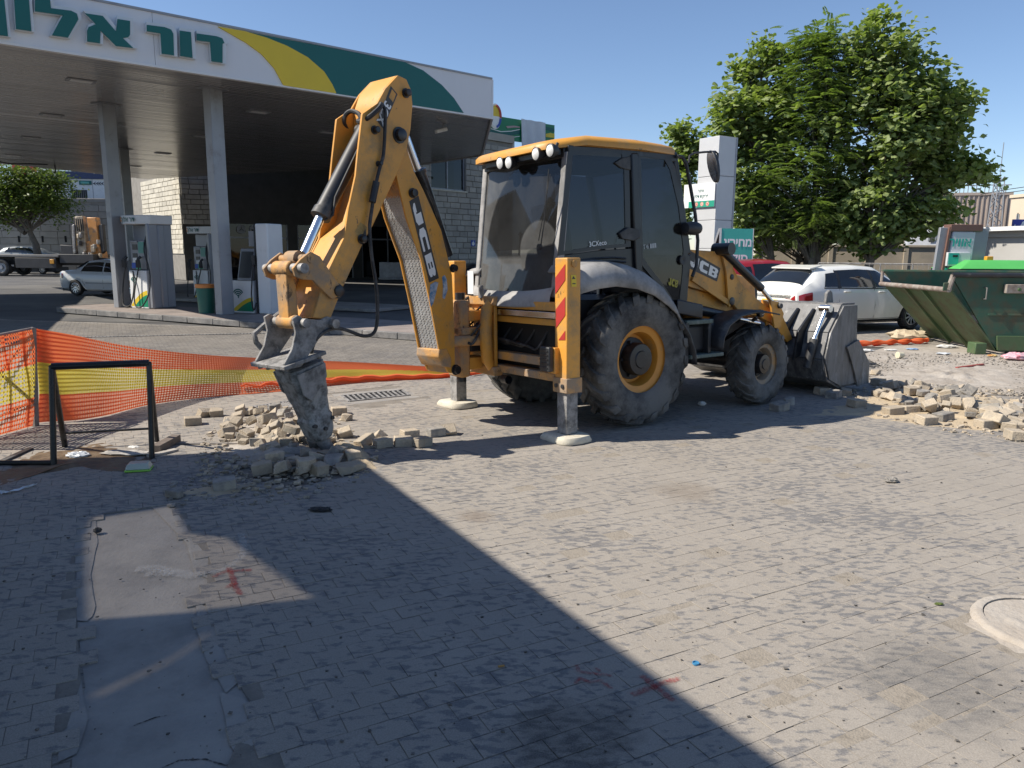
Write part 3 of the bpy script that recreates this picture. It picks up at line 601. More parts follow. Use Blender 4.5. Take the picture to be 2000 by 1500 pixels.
# roof shell
o0 = [(-1.06, .50), (-.98, .70), (-.6, .80), (.2, .82), (.74, .76), (.84, .5)]
o0 = [(x, -y) for x, y in o0] + [(x, y) for x, y in reversed(o0)]
zb = lambda x: 2.875 + .075 * min(1, max(0, (x + 1.06) / .55))
lay = [(1, 0, 0), (1.0, .05, 0), (.965, .085, .1), (.86, .115, .22), (.55, .135, .4), (.01, .14, .5)]
b = MB(); n = len(o0)
vs = [JF.w(-.1 + (x + .1) * k, y * k, zb(x) + h + (.02 if x > -.6 else 0) * f) for k, h, f in lay for x, y in o0]
b.add(vs, [(i * n + j, i * n + (j + 1) % n, (i + 1) * n + (j + 1) % n, (i + 1) * n + j) for i in range(len(lay) - 1) for j in range(n)] + [tuple(range(n - 1, -1, -1))])
b.build('cab_roof', M_yel, bh, smooth=50)
b = MB(); b.prism([JF.w(x * .93 - .01, y * .94, zb(x) - .055) for x, y in o0], JF.a[2] * .05); b.build('roof_lining', M_blkc, bh, smooth=0)
# glazing
def gq(name, m, pts): b = MB(); b.prism(pts, JF.a[1] * .006 if abs((V(pts[1]) - V(pts[0])).normalized().dot(JF.a[0])) > .3 else JF.a[0] * .006); return b.build(name, m, bh, smooth=0)
def rear_glass():
    b = MB(); bo = (-.965, 1.44); to = (-.825, 2.80)
    def fn(u, v):
        y = -.69 + 1.38 * u; return JF.w(bo[0] + (to[0] - bo[0]) * v - .07 * (1 - (2 * u - 1) ** 2) * (1 - .3 * v), y, bo[1] + (to[1] - bo[1]) * v + .10 * (1 - v) * abs(2 * u - 1) ** 3 - .03 * (1 - v))
    b.grid(fn, 12, 8); return b.build('rear_window', M_gdust, bh, smooth=60, normals=False)
rear_glass()
WIN_R = [(1109, 297), (1222, 286), (1229, 330), (1232, 482), (1170, 487), (1091, 499)]
WIN_I = [(1119, 303), (1213, 292), (1219, 330), (1222, 476), (1165, 480), (1101, 491)]
DOOR = [(1243, 292), (1306, 303), (1318, 325), (1334, 400), (1344, 485), (1341, 540), (1336, 600), (1320, 606), (1290, 562), (1262, 528), (1249, 512)]
DOOR_I = [(1252, 304), (1298, 312), (1309, 332), (1326, 405), (1335, 487), (1333, 535), (1327, 588), (1319, 592), (1293, 552), (1267, 519), (1256, 502)]
def framed(name, outl, inn, c, mfr, mgl):
    n = len(outl); po, pi_ = jp(1, c, outl), jp(1, c, inn); th = JF.a[1] * .02; b = MB()
    vs = po + pi_ + [p + th for p in po] + [p + th for p in pi_]
    b.add(vs, [f for i in range(n) for j in [(i + 1) % n] for f in ((i, j, j + n, i + n), (i + 2 * n, i + 3 * n, j + 3 * n, j + 2 * n), (i, i + 2 * n, j + 2 * n, j), (i + n, j + n, j + 3 * n, i + 3 * n))])
    f_ = b.build(name, mfr, bh, smooth=30)
    g_ = MB(); g_.prism([p + th * .3 for p in pi_], th * .3); g_.build('glass', mgl, f_, smooth=0); return f_
framed('side_window', WIN_R, WIN_I, CY - .045, M_blkc, M_gcab)
door = framed('cab_door', DOOR, DOOR_I, CY - .045, M_blkc, M_gcab)
# far side and front glass
for nm, xs in (('far_side_window', [(-.88, 1.9), (-.74, 2.82), (.05, 2.86), (.15, 1.95)]), ('far_door_glass', [(.28, 1.5), (.17, 2.86), (.72, 2.86), (.97, 1.85), (.92, 1.3), (.6, 1.25)])):
    b = MB(); b.prism([JF.w(x, .725, z) for x, z in xs], JF.a[1] * .006); b.build(nm, M_gcab, bh, smooth=0)
b = MB(); b.prism([JF.w(.96, -.69, 1.25), JF.w(1.02, -.69, 1.85), JF.w(.77, -.69, 2.86), JF.w(.77, .69, 2.86), JF.w(1.02, .69, 1.85), JF.w(.96, .69, 1.25)], JF.a[0] * .005); b.build('windscreen', M_gcab, bh, smooth=0)
# lower panels
sideplate('louvre_panel', M_blkc, CY - .02, [(1089, 500), (1170, 489), (1236, 485), (1249, 515), (1262, 532), (1230, 540), (1130, 545), (1086, 575)], .05)
for k in range(4):
    y0 = 505 + k * 7; b = MB(); b.tube(jp(1, CY - .035, [(1128, y0 + 5), (1160, y0), (1200, y0 - 2), (1222, y0)]), .012, 6); b.build('louvre', M_blkc, bh)
b = MB()
def vfn(u, v):
    y = -.74 + 1.48 * u; bul = .10 * (1 - (2 * u - 1) ** 2); pr = [(-1.0, 1.46), (-1.04, 1.40), (-1.06, 1.30), (-.95, 1.27)]; f = v * 3; i = min(2, int(f)); f -= i
    return JF.w(pr[i][0] + (pr[i + 1][0] - pr[i][0]) * f - bul, y, pr[i][1] + (pr[i + 1][1] - pr[i][1]) * f + .05 * abs(2 * u - 1) ** 3 * (1 - v))
b.grid(vfn, 14, 6); b.build('rear_valance', M_dst, bh, smooth=60, normals=False)
# door furniture and mirror
hd = jp(1, CY - .07, [(1210, 455), (1226, 444), (1250, 448), (1252, 464), (1240, 470), (1215, 466)])
b = MB(); b.prism(hd, JF.a[1] * .05); b.build('handle', M_blk, door, bevel=.01)
b = MB(); b.prism(jp(1, CY - .06, [(1201, 318), (1216, 308), (1232, 305), (1232, 332), (1214, 328)]), JF.a[1] * .03); b.build('hinge', M_blk, door, bevel=.006)
b = MB(); b.lathe([(.055, 0), (.055, .02), (.02, .022), (.001, .015)], JF.px(1, CY - .05, 1332, 508), -JF.a[1], 18); b.build('lock', M_blk, door)
b = MB(); b.tube(jp(1, CY - .06, [(1322, 305), (1332, 306), (1340, 320), (1346, 350), (1358, 420), (1363, 470), (1360, 520), (1352, 540)]), .02, 8); b.build('grab_rail', M_blk, bh)
b = MB(); b.tube(jp(1, CY - .22, [(1345, 318), (1347, 304), (1356, 299), (1376, 297), (1397, 296), (1402, 300), (1401, 318)]), .012, 8); mir = b.build('mirror_arm', M_blk, bh)
mc = JF.px(1, CY - .24, 1391, 325); mu_, mv_ = (JF.a[2] + JF.a[1] * .25).normalized(), (JF.a[1] * .97 + JF.a[0] * .2).normalized()
def mirror_ring(k, d): return [mc + mv_ * (math.cos(q) * .085 * k * (1 + .15 * math.sin(q))) + mu_ * (math.sin(q) * .19 * k) + JF.a[0] * d for q in [2 * math.pi * i / 20 for i in range(20)]]
b = MB(); b.prism(mirror_ring(1, 0), JF.a[0] * .05); b.build('mirror_shell', M_blk, mir, bevel=.01)
b = MB(); b.prism(mirror_ring(.88, -.004), JF.a[0] * .003); b.build('mirror_glass', M_chr, mir, smooth=0)
c_ = JF.px(1, CY - .1, 1352, 446); b = MB(); b.lathe([(.001, -.13), (.06, -.12), (.075, -.05), (.078, .05), (.06, .11), (.001, .12)], c_, JF.a[0], 16); b.build('front_lamp', M_blk, bh, smooth=60)
# wiper and rear work lights
b = MB()
wq = lambda px, py: JF.px(0, -1.04, px, py)
b.tube([wq(1056, 482), wq(1062, 440), wq(1072, 330)], .007, 6); b.tube([wq(1052, 470), wq(1075, 340)], .005, 6); b.lathe([(.03, 0), (.03, .03), (.001, .03)], wq(1056, 482), -JF.a[0], 12); b.build('wiper', M_blk, bh)
for px, py, yy in ((976, 319, 0), (993, 318, 0), (1046, 301, 0), (1074, 294, 0)):
    c = JF.px(0, -1.06, px, py); b = MB(); b.lathe([(.001, .09), (.045, .085), (.066, .03), (.068, 0), (.06, -.006)], c, JF.a[0] * .9 + JF.a[2] * .1, 20); lt = b.build('work_light', M_blk, bh)
    b = MB(); b.lathe([(.06, 0), (.04, -.012), (.001, -.016)], c, JF.a[0] * .9 + JF.a[2] * .1, 20); b.build('lens', M_whp, lt)
    b = MB(); b.tube([c + JF.a[0] * .05, c + JF.a[0] * .1 + JF.a[2] * .08], .015, 6); b.build('lamp_bracket', M_blk, lt)
# seat, wheel, console inside
jb('seat', M_dark, -.35, .15, -.25, .25, 1.62, 1.78, bevel=.05); b = MB(); b.bar(JF.w(-.35, 0, 1.75), JF.w(-.48, 0, 2.42), .46, .14, JF.a[1]); b.build('seat_back', M_blkc, bh, bevel=.05)
b = MB(); b.tube([JF.w(.75 + .05 * math.sin(q), .2 * math.cos(q), 2.02 + .17 * math.sin(q)) for q in [2 * math.pi * i / 20 for i in range(21)]], .014, 6); b.tube([JF.w(.75, 0, 2.02), JF.w(.9, 0, 1.4)], .03, 6); b.build('steering_wheel', M_blkc, bh)
jb('dashboard', M_blkc, .8, .97, -.5, .5, 1.36, 1.85, bevel=.04); jb('control_console', M_blk, -.85, -.6, -.5, .5, 1.36, 1.85, bevel=.04)
for y in (-.25, .25): b = MB(); b.tube([JF.w(-.7, y, 1.85), JF.w(-.68, y, 2.08)], .014, 6); b.lathe([(.001, 0), (.03, .02), (.001, .06)], JF.w(-.68, y, 2.06), JF.a[2], 10); b.build('control_lever', M_blk, bh)
# mudguards ------------------------------------------------------------
FT_ = [(-.98, 1.60), (-.95, 1.65), (-.75, 1.69), (-.5, 1.71), (-.2, 1.675), (.05, 1.60), (.25, 1.49), (.40, 1.34), (.47, 1.20)]
def fender(s):
    sec = [(-.66, .06), (-.85, .055), (-.98, .03), (-1.06, -.02), (-1.10, -.10), (-1.115, -.20)]
    b = MB(); rows = []
    for i, (x, z) in enumerate(FT_):
        k = 1 if 0 < i < len(FT_) - 1 else .85; t = i / (len(FT_) - 1); dx = .10 * t
        rows.append([JF.w(x - (.02 if i == 0 else 0) + dx * (-dz) * 2, y * s * -1 if False else y * s, z + dz * k * (1.0 - .25 * (t > .8))) for y, dz in sec])
    m = len(sec); vs = [p for r in rows for p in r]
    b.add(vs, [(i * m + j, (i + 1) * m + j, (i + 1) * m + j + 1, i * m + j + 1) for i in range(len(rows) - 1) for j in range(m - 1)])
    o = b.build('rear_mudguard', M_dst, bh, smooth=60, normals=False); sd = o.modifiers.new('thick', 'SOLIDIFY'); sd.thickness = .02
    b = MB(); pp = [(.40, 1.36), (.55, 1.15), (.72, .95), (.82, .75), (.84, .6)]
    b.grid(lambda u, v: JF.w(*(lambda f, i: (pp[i][0] + (pp[i + 1][0] - pp[i][0]) * f, s * (-1.08 + .48 * v), pp[i][1] + (pp[i + 1][1] - pp[i][1]) * f))(u * 4 - min(3, int(u * 4)), min(3, int(u * 4)))), 8, 4)
    o = b.build('mudflap', M_blk, bh, smooth=60, normals=False); sd = o.modifiers.new('thick', 'SOLIDIFY'); sd.thickness = .025
fender(1); fender(-1)
def ffend(s):
    pts = jp(1, -1.1, [(1407, 684), (1410, 660), (1422, 634), (1445, 616), (1475, 608), (1500, 609), (1520, 613)]); pts = [JF.m.transposed() @ (p - JF.o) for p in pts]
    b = MB(); b.grid(lambda u, v: (lambda q: JF.w(q[0], s * (-1.13 + .40 * v), q[1] + .02 * math.sin(v * 3.1)))((lambda f, i: (pts[i].x + (pts[i + 1].x - pts[i].x) * f, pts[i].z + (pts[i + 1].z - pts[i].z) * f))(u * 6 - min(5, int(u * 6)), min(5, int(u * 6)))), 18, 4)
    o = b.build('front_mudguard', M_blk, bh, smooth=60, normals=False); sd = o.modifiers.new('thick', 'SOLIDIFY'); sd.thickness = .018
    b = MB(); b.tube([JF.w(2.35, s * -.76, 1.05), JF.w(2.3, s * -.55, .9), JF.w(2.2, s * -.3, .7)], .025, 6); b.build('mudguard_stay', M_blk, bh)
ffend(1); ffend(-1)
# steps
b = MB(); b.hexa(jp(1, -1.0, [(1322, 612), (1372, 622)]) + jp(1, -.68, [(1322, 612), (1372, 622)]) + [p + JF.a[2] * .16 for p in jp(1, -1.0, [(1322, 612), (1372, 622)]) + jp(1, -.68, [(1322, 612), (1372, 622)])]); b.build('step_box', M_blk, bh, bevel=.015)
M_grip = mat('step_tread', (.10, .13, .115), .7, var=.4, sc_=30, dirt=(.3, .3, .28), damt=.4, dsc=5)
jb('step', M_grip, .72, 1.18, -1.02, -.70, 1.05, 1.10); jb('step', M_grip, .78, 1.36, -1.04, -.66, .655, .70)
jb('fuel_tank', M_blk, .62, 1.5, -.92, -.40, .70, 1.05, bevel=.05); jb('step_side', M_blk, .70, .76, -1.02, -.7, .66, 1.08); jb('step_side', M_blk, 1.12, 1.17, -1.0, -.7, .70, 1.06)
jb('hydraulic_tank', M_blk, .6, 1.5, .40, .92, .60, 1.05, bevel=.05)
# loader ---------------------------------------------------------------
ARM = [(1341, 487), (1398, 491), (1414, 484), (1424, 492), (1432, 522), (1447, 552), (1478, 583), (1500, 600), (1524, 606), (1549, 662), (1538, 668), (1508, 632), (1478, 616), (1448, 614), (1428, 590), (1400, 575), (1341, 558)]
for s in (1, -1):
    pts = [JF.m.transposed() @ (p - JF.o) for p in jp(1, -.66, ARM)]
    b = MB(); b.prism([JF.w(p.x, s * -.66, p.z) for p in pts], JF.a[1] * (s * .11)); arm = b.build('loader_arm', M_yel, bh, bevel=.008)
    q = [JF.m.transposed() @ (p - JF.o) for p in jp(1, -.68, [(1408, 490), (1484, 563), (1511, 597)])]
    b = MB(); b.tube([JF.w(q[0].x, s * -.70, q[0].z), JF.w(q[1].x, s * -.70, q[1].z)], .052, 14); ram = b.build('tilt_ram', M_blkc, bh)
    b = MB(); b.tube([JF.w(q[1].x, s * -.70, q[1].z), JF.w(q[2].x, s * -.70, q[2].z)], .028, 12); b.build('ram_rod', M_chr, ram)
    b = MB(); b.tube([JF.w(q[0].x - .02, s * -.60, q[0].z + .02), JF.w(q[0].x - .02, s * -.86, q[0].z + .02)], .075, 14); b.build('pivot_boss', M_blkc, arm)
    b = MB(); b.tube([JF.w(1.12, s * -.70, 1.22), JF.w(2.02, s * -.70, 1.05)], .062, 14); lr = b.build('lift_ram', M_blkc, bh)
    b = MB(); b.tube([JF.w(2.02, s * -.70, 1.05), JF.w(2.5, s * -.68, .97)], .03, 12); b.build('ram_rod', M_chr, lr)
    lv = [JF.m.transposed() @ (p - JF.o) for p in jp(1, -.72, [(1500, 586), (1516, 590), (1526, 612), (1520, 640), (1508, 640), (1504, 612)])]
    for yy in (-.76, -.64): b = MB(); b.prism([JF.w(p.x, s * yy, p.z) for p in lv], JF.a[1] * .03); b.build('tipping_lever', M_yel, bh, bevel=.004)
    b = MB(); b.tube([JF.w(q[2].x, s * -.60, q[2].z), JF.w(q[2].x, s * -.80, q[2].z)], .035, 10); b.build('lever_pin', M_blk, bh)
sideplate('arm_rib', M_yel, -.665, [(1348, 548), (1352, 540), (1420, 585), (1420, 597)], -.03)
sideplate('arm_upright', M_yel, -.672, [(1406, 492), (1420, 488), (1428, 520), (1432, 590), (1420, 600), (1415, 530)], -.03)
for px, py, r_ in ((1424, 541, .035), (1424, 588, .05), (1482, 612, .05)):
    b = MB(); b.lathe([(r_, 0), (r_, .05), (r_ * .6, .055), (.001, .055)], JF.px(1, -.66, px, py), -JF.a[1], 14); b.build('pivot_pin', M_blkc, bh)
# shovel
BK = [(3.62, 1.17), (3.95, 1.17), (3.98, .72), (4.28, .33), (4.27, .10), (3.62, .09), (3.36, .20), (3.24, .48), (3.34, .82)]
shell = [(3.93, 1.18), (3.62, 1.18), (3.34, .82), (3.24, .48), (3.36, .20), (3.62, .085), (4.30, .085)]
b = MB(); w0, w1 = -1.17, 1.17
for (x0, z0), (x1, z1) in zip(shell[:-1], shell[1:]):
    t = V((x1 - x0, 0, z1 - z0)).normalized(); nrm = V((t.z, 0, -t.x)) * .025
    b.hexa([JF.w(x0, w0, z0), JF.w(x1, w0, z1), JF.w(x0, w1, z0), JF.w(x1, w1, z1), JF.w(x0 + nrm.x, w0, z0 + nrm.z), JF.w(x1 + nrm.x, w0, z1 + nrm.z), JF.w(x0 + nrm.x, w1, z0 + nrm.z), JF.w(x1 + nrm.x, w1, z1 + nrm.z)])
bk = b.build('front_shovel', M_shov, bh, bevel=.006)
for y in (w0 - .03, w1): b = MB(); b.prism([JF.w(x, y, z) for x, z in BK], JF.a[1] * .03); b.build('side_plate', M_shov, bk, bevel=.005)
b = MB(); b.prism([JF.w(x, w0 - .035, z) for x, z in ((3.70, .62), (3.98, .70), (4.29, .36), (4.30, .07), (4.02, .05), (3.9, .3))], JF.a[1] * -.025); b.build('cutter_plate', M_shov, bk, bevel=.004)
for y in (.62, -.60, -.84): b = MB(); b.prism([JF.w(x, y, z) for x, z in ((3.22, .5), (3.34, .82), (3.56, 1.10), (3.50, 1.13), (3.16, .84), (3.08, .45))], JF.a[1] * .035); b.build('rib', M_blkc, bk, bevel=.004)
for s in (-1, 1):
    b = MB(); b.tube([JF.w(3.10, s * 1.02, .36), JF.w(3.21, s * 1.04, .74)], .055, 12); rm = b.build('clam_ram', M_blk, bk)
    b = MB(); b.tube([JF.w(3.21, s * 1.04, .74), JF.w(3.42, s * 1.06, 1.14)], .03, 12); b.tube([JF.w(3.42, s * .98, 1.14), JF.w(3.42, s * 1.13, 1.14)], .05, 12); b.bar(JF.w(3.42, s * 1.06, 1.14), JF.w(3.62, s * 1.06, 1.12), .05, .06); b.build('ram_rod', M_chr, rm)
b = MB(); b.prism([JF.w(x, -.95, z) for x, z in ((3.60, 1.16), (3.78, 1.18), (3.74, 1.34), (3.68, 1.38), (3.62, 1.34))], JF.a[1] * .05); b.build('lifting_eye', M_shov, bk, bevel=.01)
for y in (-.2, .1): b = MB(); b.tube([JF.w(3.15, y, .7), JF.w(3.2, y - .2, .78), JF.w(3.3, y - .5, .74), JF.w(3.3, y - .7, .6)], .018, 6); b.build('hose', M_rub, bk)
jb('wear_block', M_blk, 3.55, 3.8, -1.12, -.95, 0, .09)
# rear frame and stabilisers -------------------------------------------
jb('frame_beam', M_yel, -1.10, -.98, -.97, .97, 1.27, 1.36); jb('frame_beam', M_yel, -1.08, -.98, -.97, .97, 1.12, 1.19)
jb('frame_beam', M_yelm, -1.10, -.98, -.97, .97, .70, .79); jb('frame_beam', M_yelm, -1.12, -.96, -.97, .97, .56, .64)
jb('frame_plate', M_dark, -.97, -.93, -.9, .9, .60, 1.3); jb('slide_rail', M_chr, -1.115, -1.08, -.94, .94, 1.20, 1.26, bevel=.003)
for s in (-1, 1):
    y0, y1 = (-1.135, -.945) if s < 0 else (.945, 1.135)
    b = jbox(-1.15, -.975, y0, y1, .60, 1.80); st = b.build('stabiliser_leg', M_yel, bh, bevel=.012)
    jb('leg_collar', M_yelm, -1.165, -.96, y0 - .015, y1 + .015, .47, .62, parent=st)
    jb('inner_leg', M_steel_d, -1.135, -.99, y0 + .02, y1 - .02, .05, .48, parent=st, bevel=.006)
    b = MB(); out_ = [(-.25, -.13), (-.2, -.19), (.12, -.19), (.2, -.14), (.22, 0), (.2, .14), (.12, .19), (-.2, .19), (-.25, .13)]
    q = JF.w(-1.06, (y0 + y1) / 2, 0); pf = Frame((q.x, q.y, 0), JF.a[1] * -1, V((JF.a[0].x, JF.a[0].y, 0)), (0, 0, 1))
    n = len(out_); vs = [pf.w(x * k, y * k, z) for k, z in ((1, .0), (1.03, .025), (.93, .065), (.55, .075)) for x, y in out_]
    b.add(vs, [(i * n + j, i * n + (j + 1) % n, (i + 1) * n + (j + 1) % n, (i + 1) * n + j) for i in range(3) for j in range(n)] + [tuple(range(3 * n, 4 * n))])
    b.build('foot_pad', mat('dusty_pad', (.58, .54, .44), .85, var=.12, sc_=6, dirt=(.34, .26, .15), damt=.25, dsc=9, bump=.3), st, smooth=50)
    for px, (dx, dz) in enumerate(((-1.168, .53), (-1.168, .56))):
        b = MB(); b.lathe([(.022, 0), (.022, .01), (.001, .012)], JF.w(dx, (y0 + y1) / 2 + (-.05 if px else .05), .54), -JF.a[0], 10); b.build('bolt', M_blk, st)
    if s < 0:
        for pts in ([(1085, 542), (1104, 516), (1104, 547), (1085, 574)], [(1086, 604), (1104, 580), (1104, 616), (1086, 641)], [(1091, 664), (1104, 646), (1104, 664)]):
            b = MB(); b.prism(jp(0, -1.152, pts), -JF.a[0] * .003); b.build('red_stripe', M_red, st, smooth=0)
        b = MB(); b.lathe([(.035, 0), (.035, .012), (.02, .02), (.001, .02)], JF.px(1, y0, 1121, 515), -JF.a[1], 14); b.build('bolt', M_yelm, st)
        b = MB(); b.prism(jp(1, y0 - .003, [(1115, 537), (1125, 537), (1126, 560), (1116, 560)]), -JF.a[1] * .002); b.build('warning_sticker', M_yl2, st, smooth=0)
        b = MB()
        for t3 in ([(1117, 545), (1120, 539), (1124, 545)], [(1118, 553), (1124, 553), (1124, 555), (1118, 555)]): b.prism(jp(1, y0 - .0055, t3), -JF.a[1] * .001)
        b.build('sticker_print', M_blkc, st, smooth=0)
    jb('lamp_bracket', M_yel, -1.21, -1.14, y0 + .12 if s < 0 else y0 - .02, y1 + .04 if s < 0 else y1 - .12, .66, .92, parent=st)
    yl0, yl1 = (y0 + .13, y1 + .10) if s < 0 else (y0 - .10, y1 - .13)
    lamp = jb('tail_lamp', M_blk, -1.27, -1.21, yl0, yl1, .68, .93, parent=st, bevel=.015)
for k in range(5):
    b = MB(); b.bar(JF.w(-1.272, -1.0 + .012, .72 + k * .042), JF.w(-1.272, -.86, .72 + k * .042), .012, .012); b.build('lamp_rib', M_blkc, lamp if False else bh)
# ---- digging arm
# boom
BOOM = [(774, 342), (793, 423), (823, 507), (842, 597), (860, 693), (876, 728), (889, 730), (888, 647), (883, 537), (862, 450), (828, 373), (808, 333), (798, 300), (788, 255), (770, 260), (768, 300)]
bl = [BF.m.inverted() @ (BF.px(2, .17, *p) - BF.o) for p in BOOM]           # boom outline in the arm's own plane
bw = lambda q, c: BF.w(q.x, q.y, c)
def arm_prism(name, m, pts, c0, c1, parent=None, bevel=.005):
    b = MB(); b.prism([bw(q, c0) for q in pts], e3 * (c1 - c0)); return b.build(name, m, parent or bh, bevel=bevel)
boom = arm_prism('boom', M_yel, bl, .147, .17)
arm_prism('boom_side_plate', M_yel, bl, -.17, -.147)
inn = [q.copy() for q in bl]
cen = sum(inn, V((0, 0, 0))) / len(inn)
for i in range(5): inn[i] = inn[i] - V((.055, 0, 0)) if i else inn[i] + V((0, -.03, 0))
for q in inn: q.z = 0
arm_prism('boom_box', M_yelm, inn, -.146, .146, bevel=0)
M_dia = mat('tread_plate', (.44, .445, .45), .45, metal=.25, var=.25, sc_=4, dirt=(.33, .325, .31), damt=.5, dsc=5, speck=.5, spc=(.14, .12, .10))
nt = M_dia.node_tree; bt = nt.nodes.new('ShaderNodeTexVoronoi'); bt.inputs['Scale'].default_value = 26; bt.feature = 'SMOOTH_F1'; tcn = nt.nodes.new('ShaderNodeTexCoord'); nt.links.new(tcn.outputs['Object'], bt.inputs['Vector'])
bpn = nt.nodes.new('ShaderNodeBump'); bpn.inputs['Strength'].default_value = .35; bpn.inputs['Distance'].default_value = .012; bpn.invert = True; nt.links.new(bt.outputs[0], bpn.inputs['Height']); nt.links.new(bpn.outputs[0], nt.nodes['Principled BSDF'].inputs['Normal'])
fe = [bl[i] for i in range(5)]
b = MB()
for a, q in zip(fe[:-1], fe[1:]):
    ins = .022; a2, q2 = a - V((ins, 0, 0)), q - V((ins, 0, 0))
    b.hexa([bw(a2, -.143), bw(a2, .143), bw(a2 - V((.01, 0, 0)), -.143), bw(a2 - V((.01, 0, 0)), .143), bw(q2, -.143), bw(q2, .143), bw(q2 - V((.01, 0, 0)), -.143), bw(q2 - V((.01, 0, 0)), .143)])
b.build('tread_plate', M_dia, boom, smooth=30)
# raised tread bars, too small to pick apart
b = MB(); seglen = [(q - a).length for a, q in zip(fe[:-1], fe[1:])]; tot = sum(seglen); k = 0; s_ = .02
while s_ < tot - .02:
    t = s_; i = 0
    while i < len(seglen) - 1 and t > seglen[i]: t -= seglen[i]; i += 1
    d = (fe[i + 1] - fe[i]).normalized(); p = fe[i] + d * t - V((.020, 0, 0))
    for j in range(-5, 6):
        c = j * .026 + (k % 2) * .013
        if abs(c) > .13: continue
        sg = 1 if (j + k) % 2 else -1; n_ = V((-d.y, d.x, 0)); n_ = n_ if n_.x > 0 else -n_
        e_ = d * .009; f_ = .007 * sg; P4 = [bw(p - e_, c - f_) , bw(p + e_, c + f_)]
        b.bar(P4[0], P4[1], .006, .005, BF.m @ n_)
    s_ += .026; k += 1
o = b.build('tread_bars', M_alu, boom, smooth=0, normals=False); o['kind'] = 'stuff'
b = MB(); ft = bl[4]; b.prism([bw(ft + V(v), -.175) for v in ((.02, .06, 0), (.03, -.02, 0), (-.04, -.13, 0), (-.16, -.16, 0), (-.17, -.06, 0), (-.1, .06, 0))], e3 * .35); b.build('boom_foot', M_yelm, bh, bevel=.012)
for px, py, r_ in ((805, 377, .038), (884, 524, .035), (889, 722, .045)):
    b = MB(); b.lathe([(r_ * 1.3, 0), (r_ * 1.3, .012), (r_, .014), (r_, .05), (.001, .052)], BF.px(2, .17, px, py), e3, 16); b.build('boom_pin', M_blkc, bh)
# dipper
DIP = [(777, 147), (794, 155), (803, 176), (806, 205), (802, 253), (793, 297), (774, 343), (727, 443), (713, 467), (693, 510), (663, 577), (645, 624), (612, 620), (625, 575), (642, 527), (673, 463), (681, 407), (695, 343), (699, 303), (705, 250), (708, 222), (737, 202), (753, 173)]
dl = [BF.m.inverted() @ (BF.px(2, .205, *p) - BF.o) for p in DIP]
for q in dl: q.z = 0
dip = arm_prism('dipper', M_yel, dl, .178, .205); arm_prism('dipper_side_plate', M_yel, dl, -.205, -.178)
di = [q.copy() for q in dl]
dcut = dl[:12] + [dl[12], dl[13], dl[14], dl[15] + V((-.01, 0, 0)), dl[16] + V((-.14, -.10, 0)), dl[17] + V((-.20, 0, 0)), dl[18] + V((-.22, 0, 0)), dl[19] + V((-.22, .02, 0)), dl[21] + V((-.02, -.02, 0)), dl[22]]
arm_prism('dipper_box', M_yel, [q + V((0, 0, 0)) for q in dcut], -.177, .177, bevel=0)
for px, py, r_ in ((792, 182, .034), (779, 264, .058), (731, 254, .03), (706, 467, .035), (657, 568, .052), (738, 320, .02)):
    b = MB(); b.lathe([(r_ * 1.35, 0), (r_ * 1.35, .012), (r_, .014), (r_, .055), (r_ * .8, .06), (.001, .06)], BF.px(2, .205, px, py), e3, 18); b.build('dipper_pin', M_blkc, bh)
# crowd ram between the plates
bq = lambda c, px, py: BF.px(2, c, px, py)
b = MB(); r0, r1, r2 = bq(0, 713, 255), bq(0, 626, 423), bq(0, 592, 500)
b.tube([r0, r1], .082, 20); b.tube([r1 + (r0 - r1) * .07, r1 - (r0 - r1) * .005], .094, 20); b.lathe([(.001, -.08), (.07, -.08), (.07, .08), (.001, .08)], r0, e3, 16); cr_ = b.build('bucket_ram', M_blk, bh)
b = MB(); b.tube([r1, r2], .046, 18); b.build('ram_rod', M_chr, cr_)
b = MB(); b.tube([bq(.10, 700, 290), bq(.10, 655, 385), bq(.09, 650, 420), bq(.06, 634, 430)], .012, 8); b.build('ram_pipe', M_rub, cr_)
# boom ram behind
b = MB(); g0, g1, g2 = bq(-.02, 793, 268), bq(-.02, 816, 332), bq(-.02, 872, 500); b.tube([g1, g2], .075, 18); b.tube([g1 + (g1 - g2) * .0, g1 + (g2 - g1) * .04], .088, 18); br = b.build('boom_ram', M_blkc, bh)
b = MB(); b.tube([g0, g1], .04, 16); b.build('ram_rod', M_chr, br)
b = MB(); b.tube([bq(.09, 820, 335), bq(.09, 848, 400), bq(.09, 862, 440)], .014, 8); b.build('ram_pipe', M_rub, br)
# tipping links
LK = [(573, 524), (588, 506), (607, 491), (626, 501), (640, 522), (668, 563), (666, 576), (650, 585), (634, 570), (612, 547), (592, 546), (578, 540)]
ll = [BF.m.inverted() @ (BF.px(2, .245, *p) - BF.o) for p in LK]
for q in ll: q.z = 0
for c in (.212, -.242): arm_prism('tipping_link', M_yelm, ll, c, c + .03, bevel=.006)
p_ = BF.m.inverted() @ (bq(.245, 588, 524) - BF.o); b = MB(); b.tube([bw(p_, .30), bw(p_, -.30)], .045, 14); b.build('link_pin', M_stl, bh)
p2_ = BF.m.inverted() @ (bq(.245, 608, 505) - BF.o); b = MB(); b.tube([bw(p2_, .25), bw(p2_, -.25)], .04, 14); b.tube([bw(p2_, .08), bw(p2_, -.08)], .075, 14); b.build('link_pin', M_yelm, bh)
p3_ = BF.m.inverted() @ (bq(.245, 596, 630) - BF.o)
b = MB(); b.bar(bw(p_, 0), bw(p3_, 0), .10, .17, e3); b.tube([bw(p_, .13), bw(p_, -.13)], .07, 14); b.tube([bw(p3_, .13), bw(p3_, -.13)], .065, 14); b.build('link_bar', M_yelm, bh, bevel=.015)
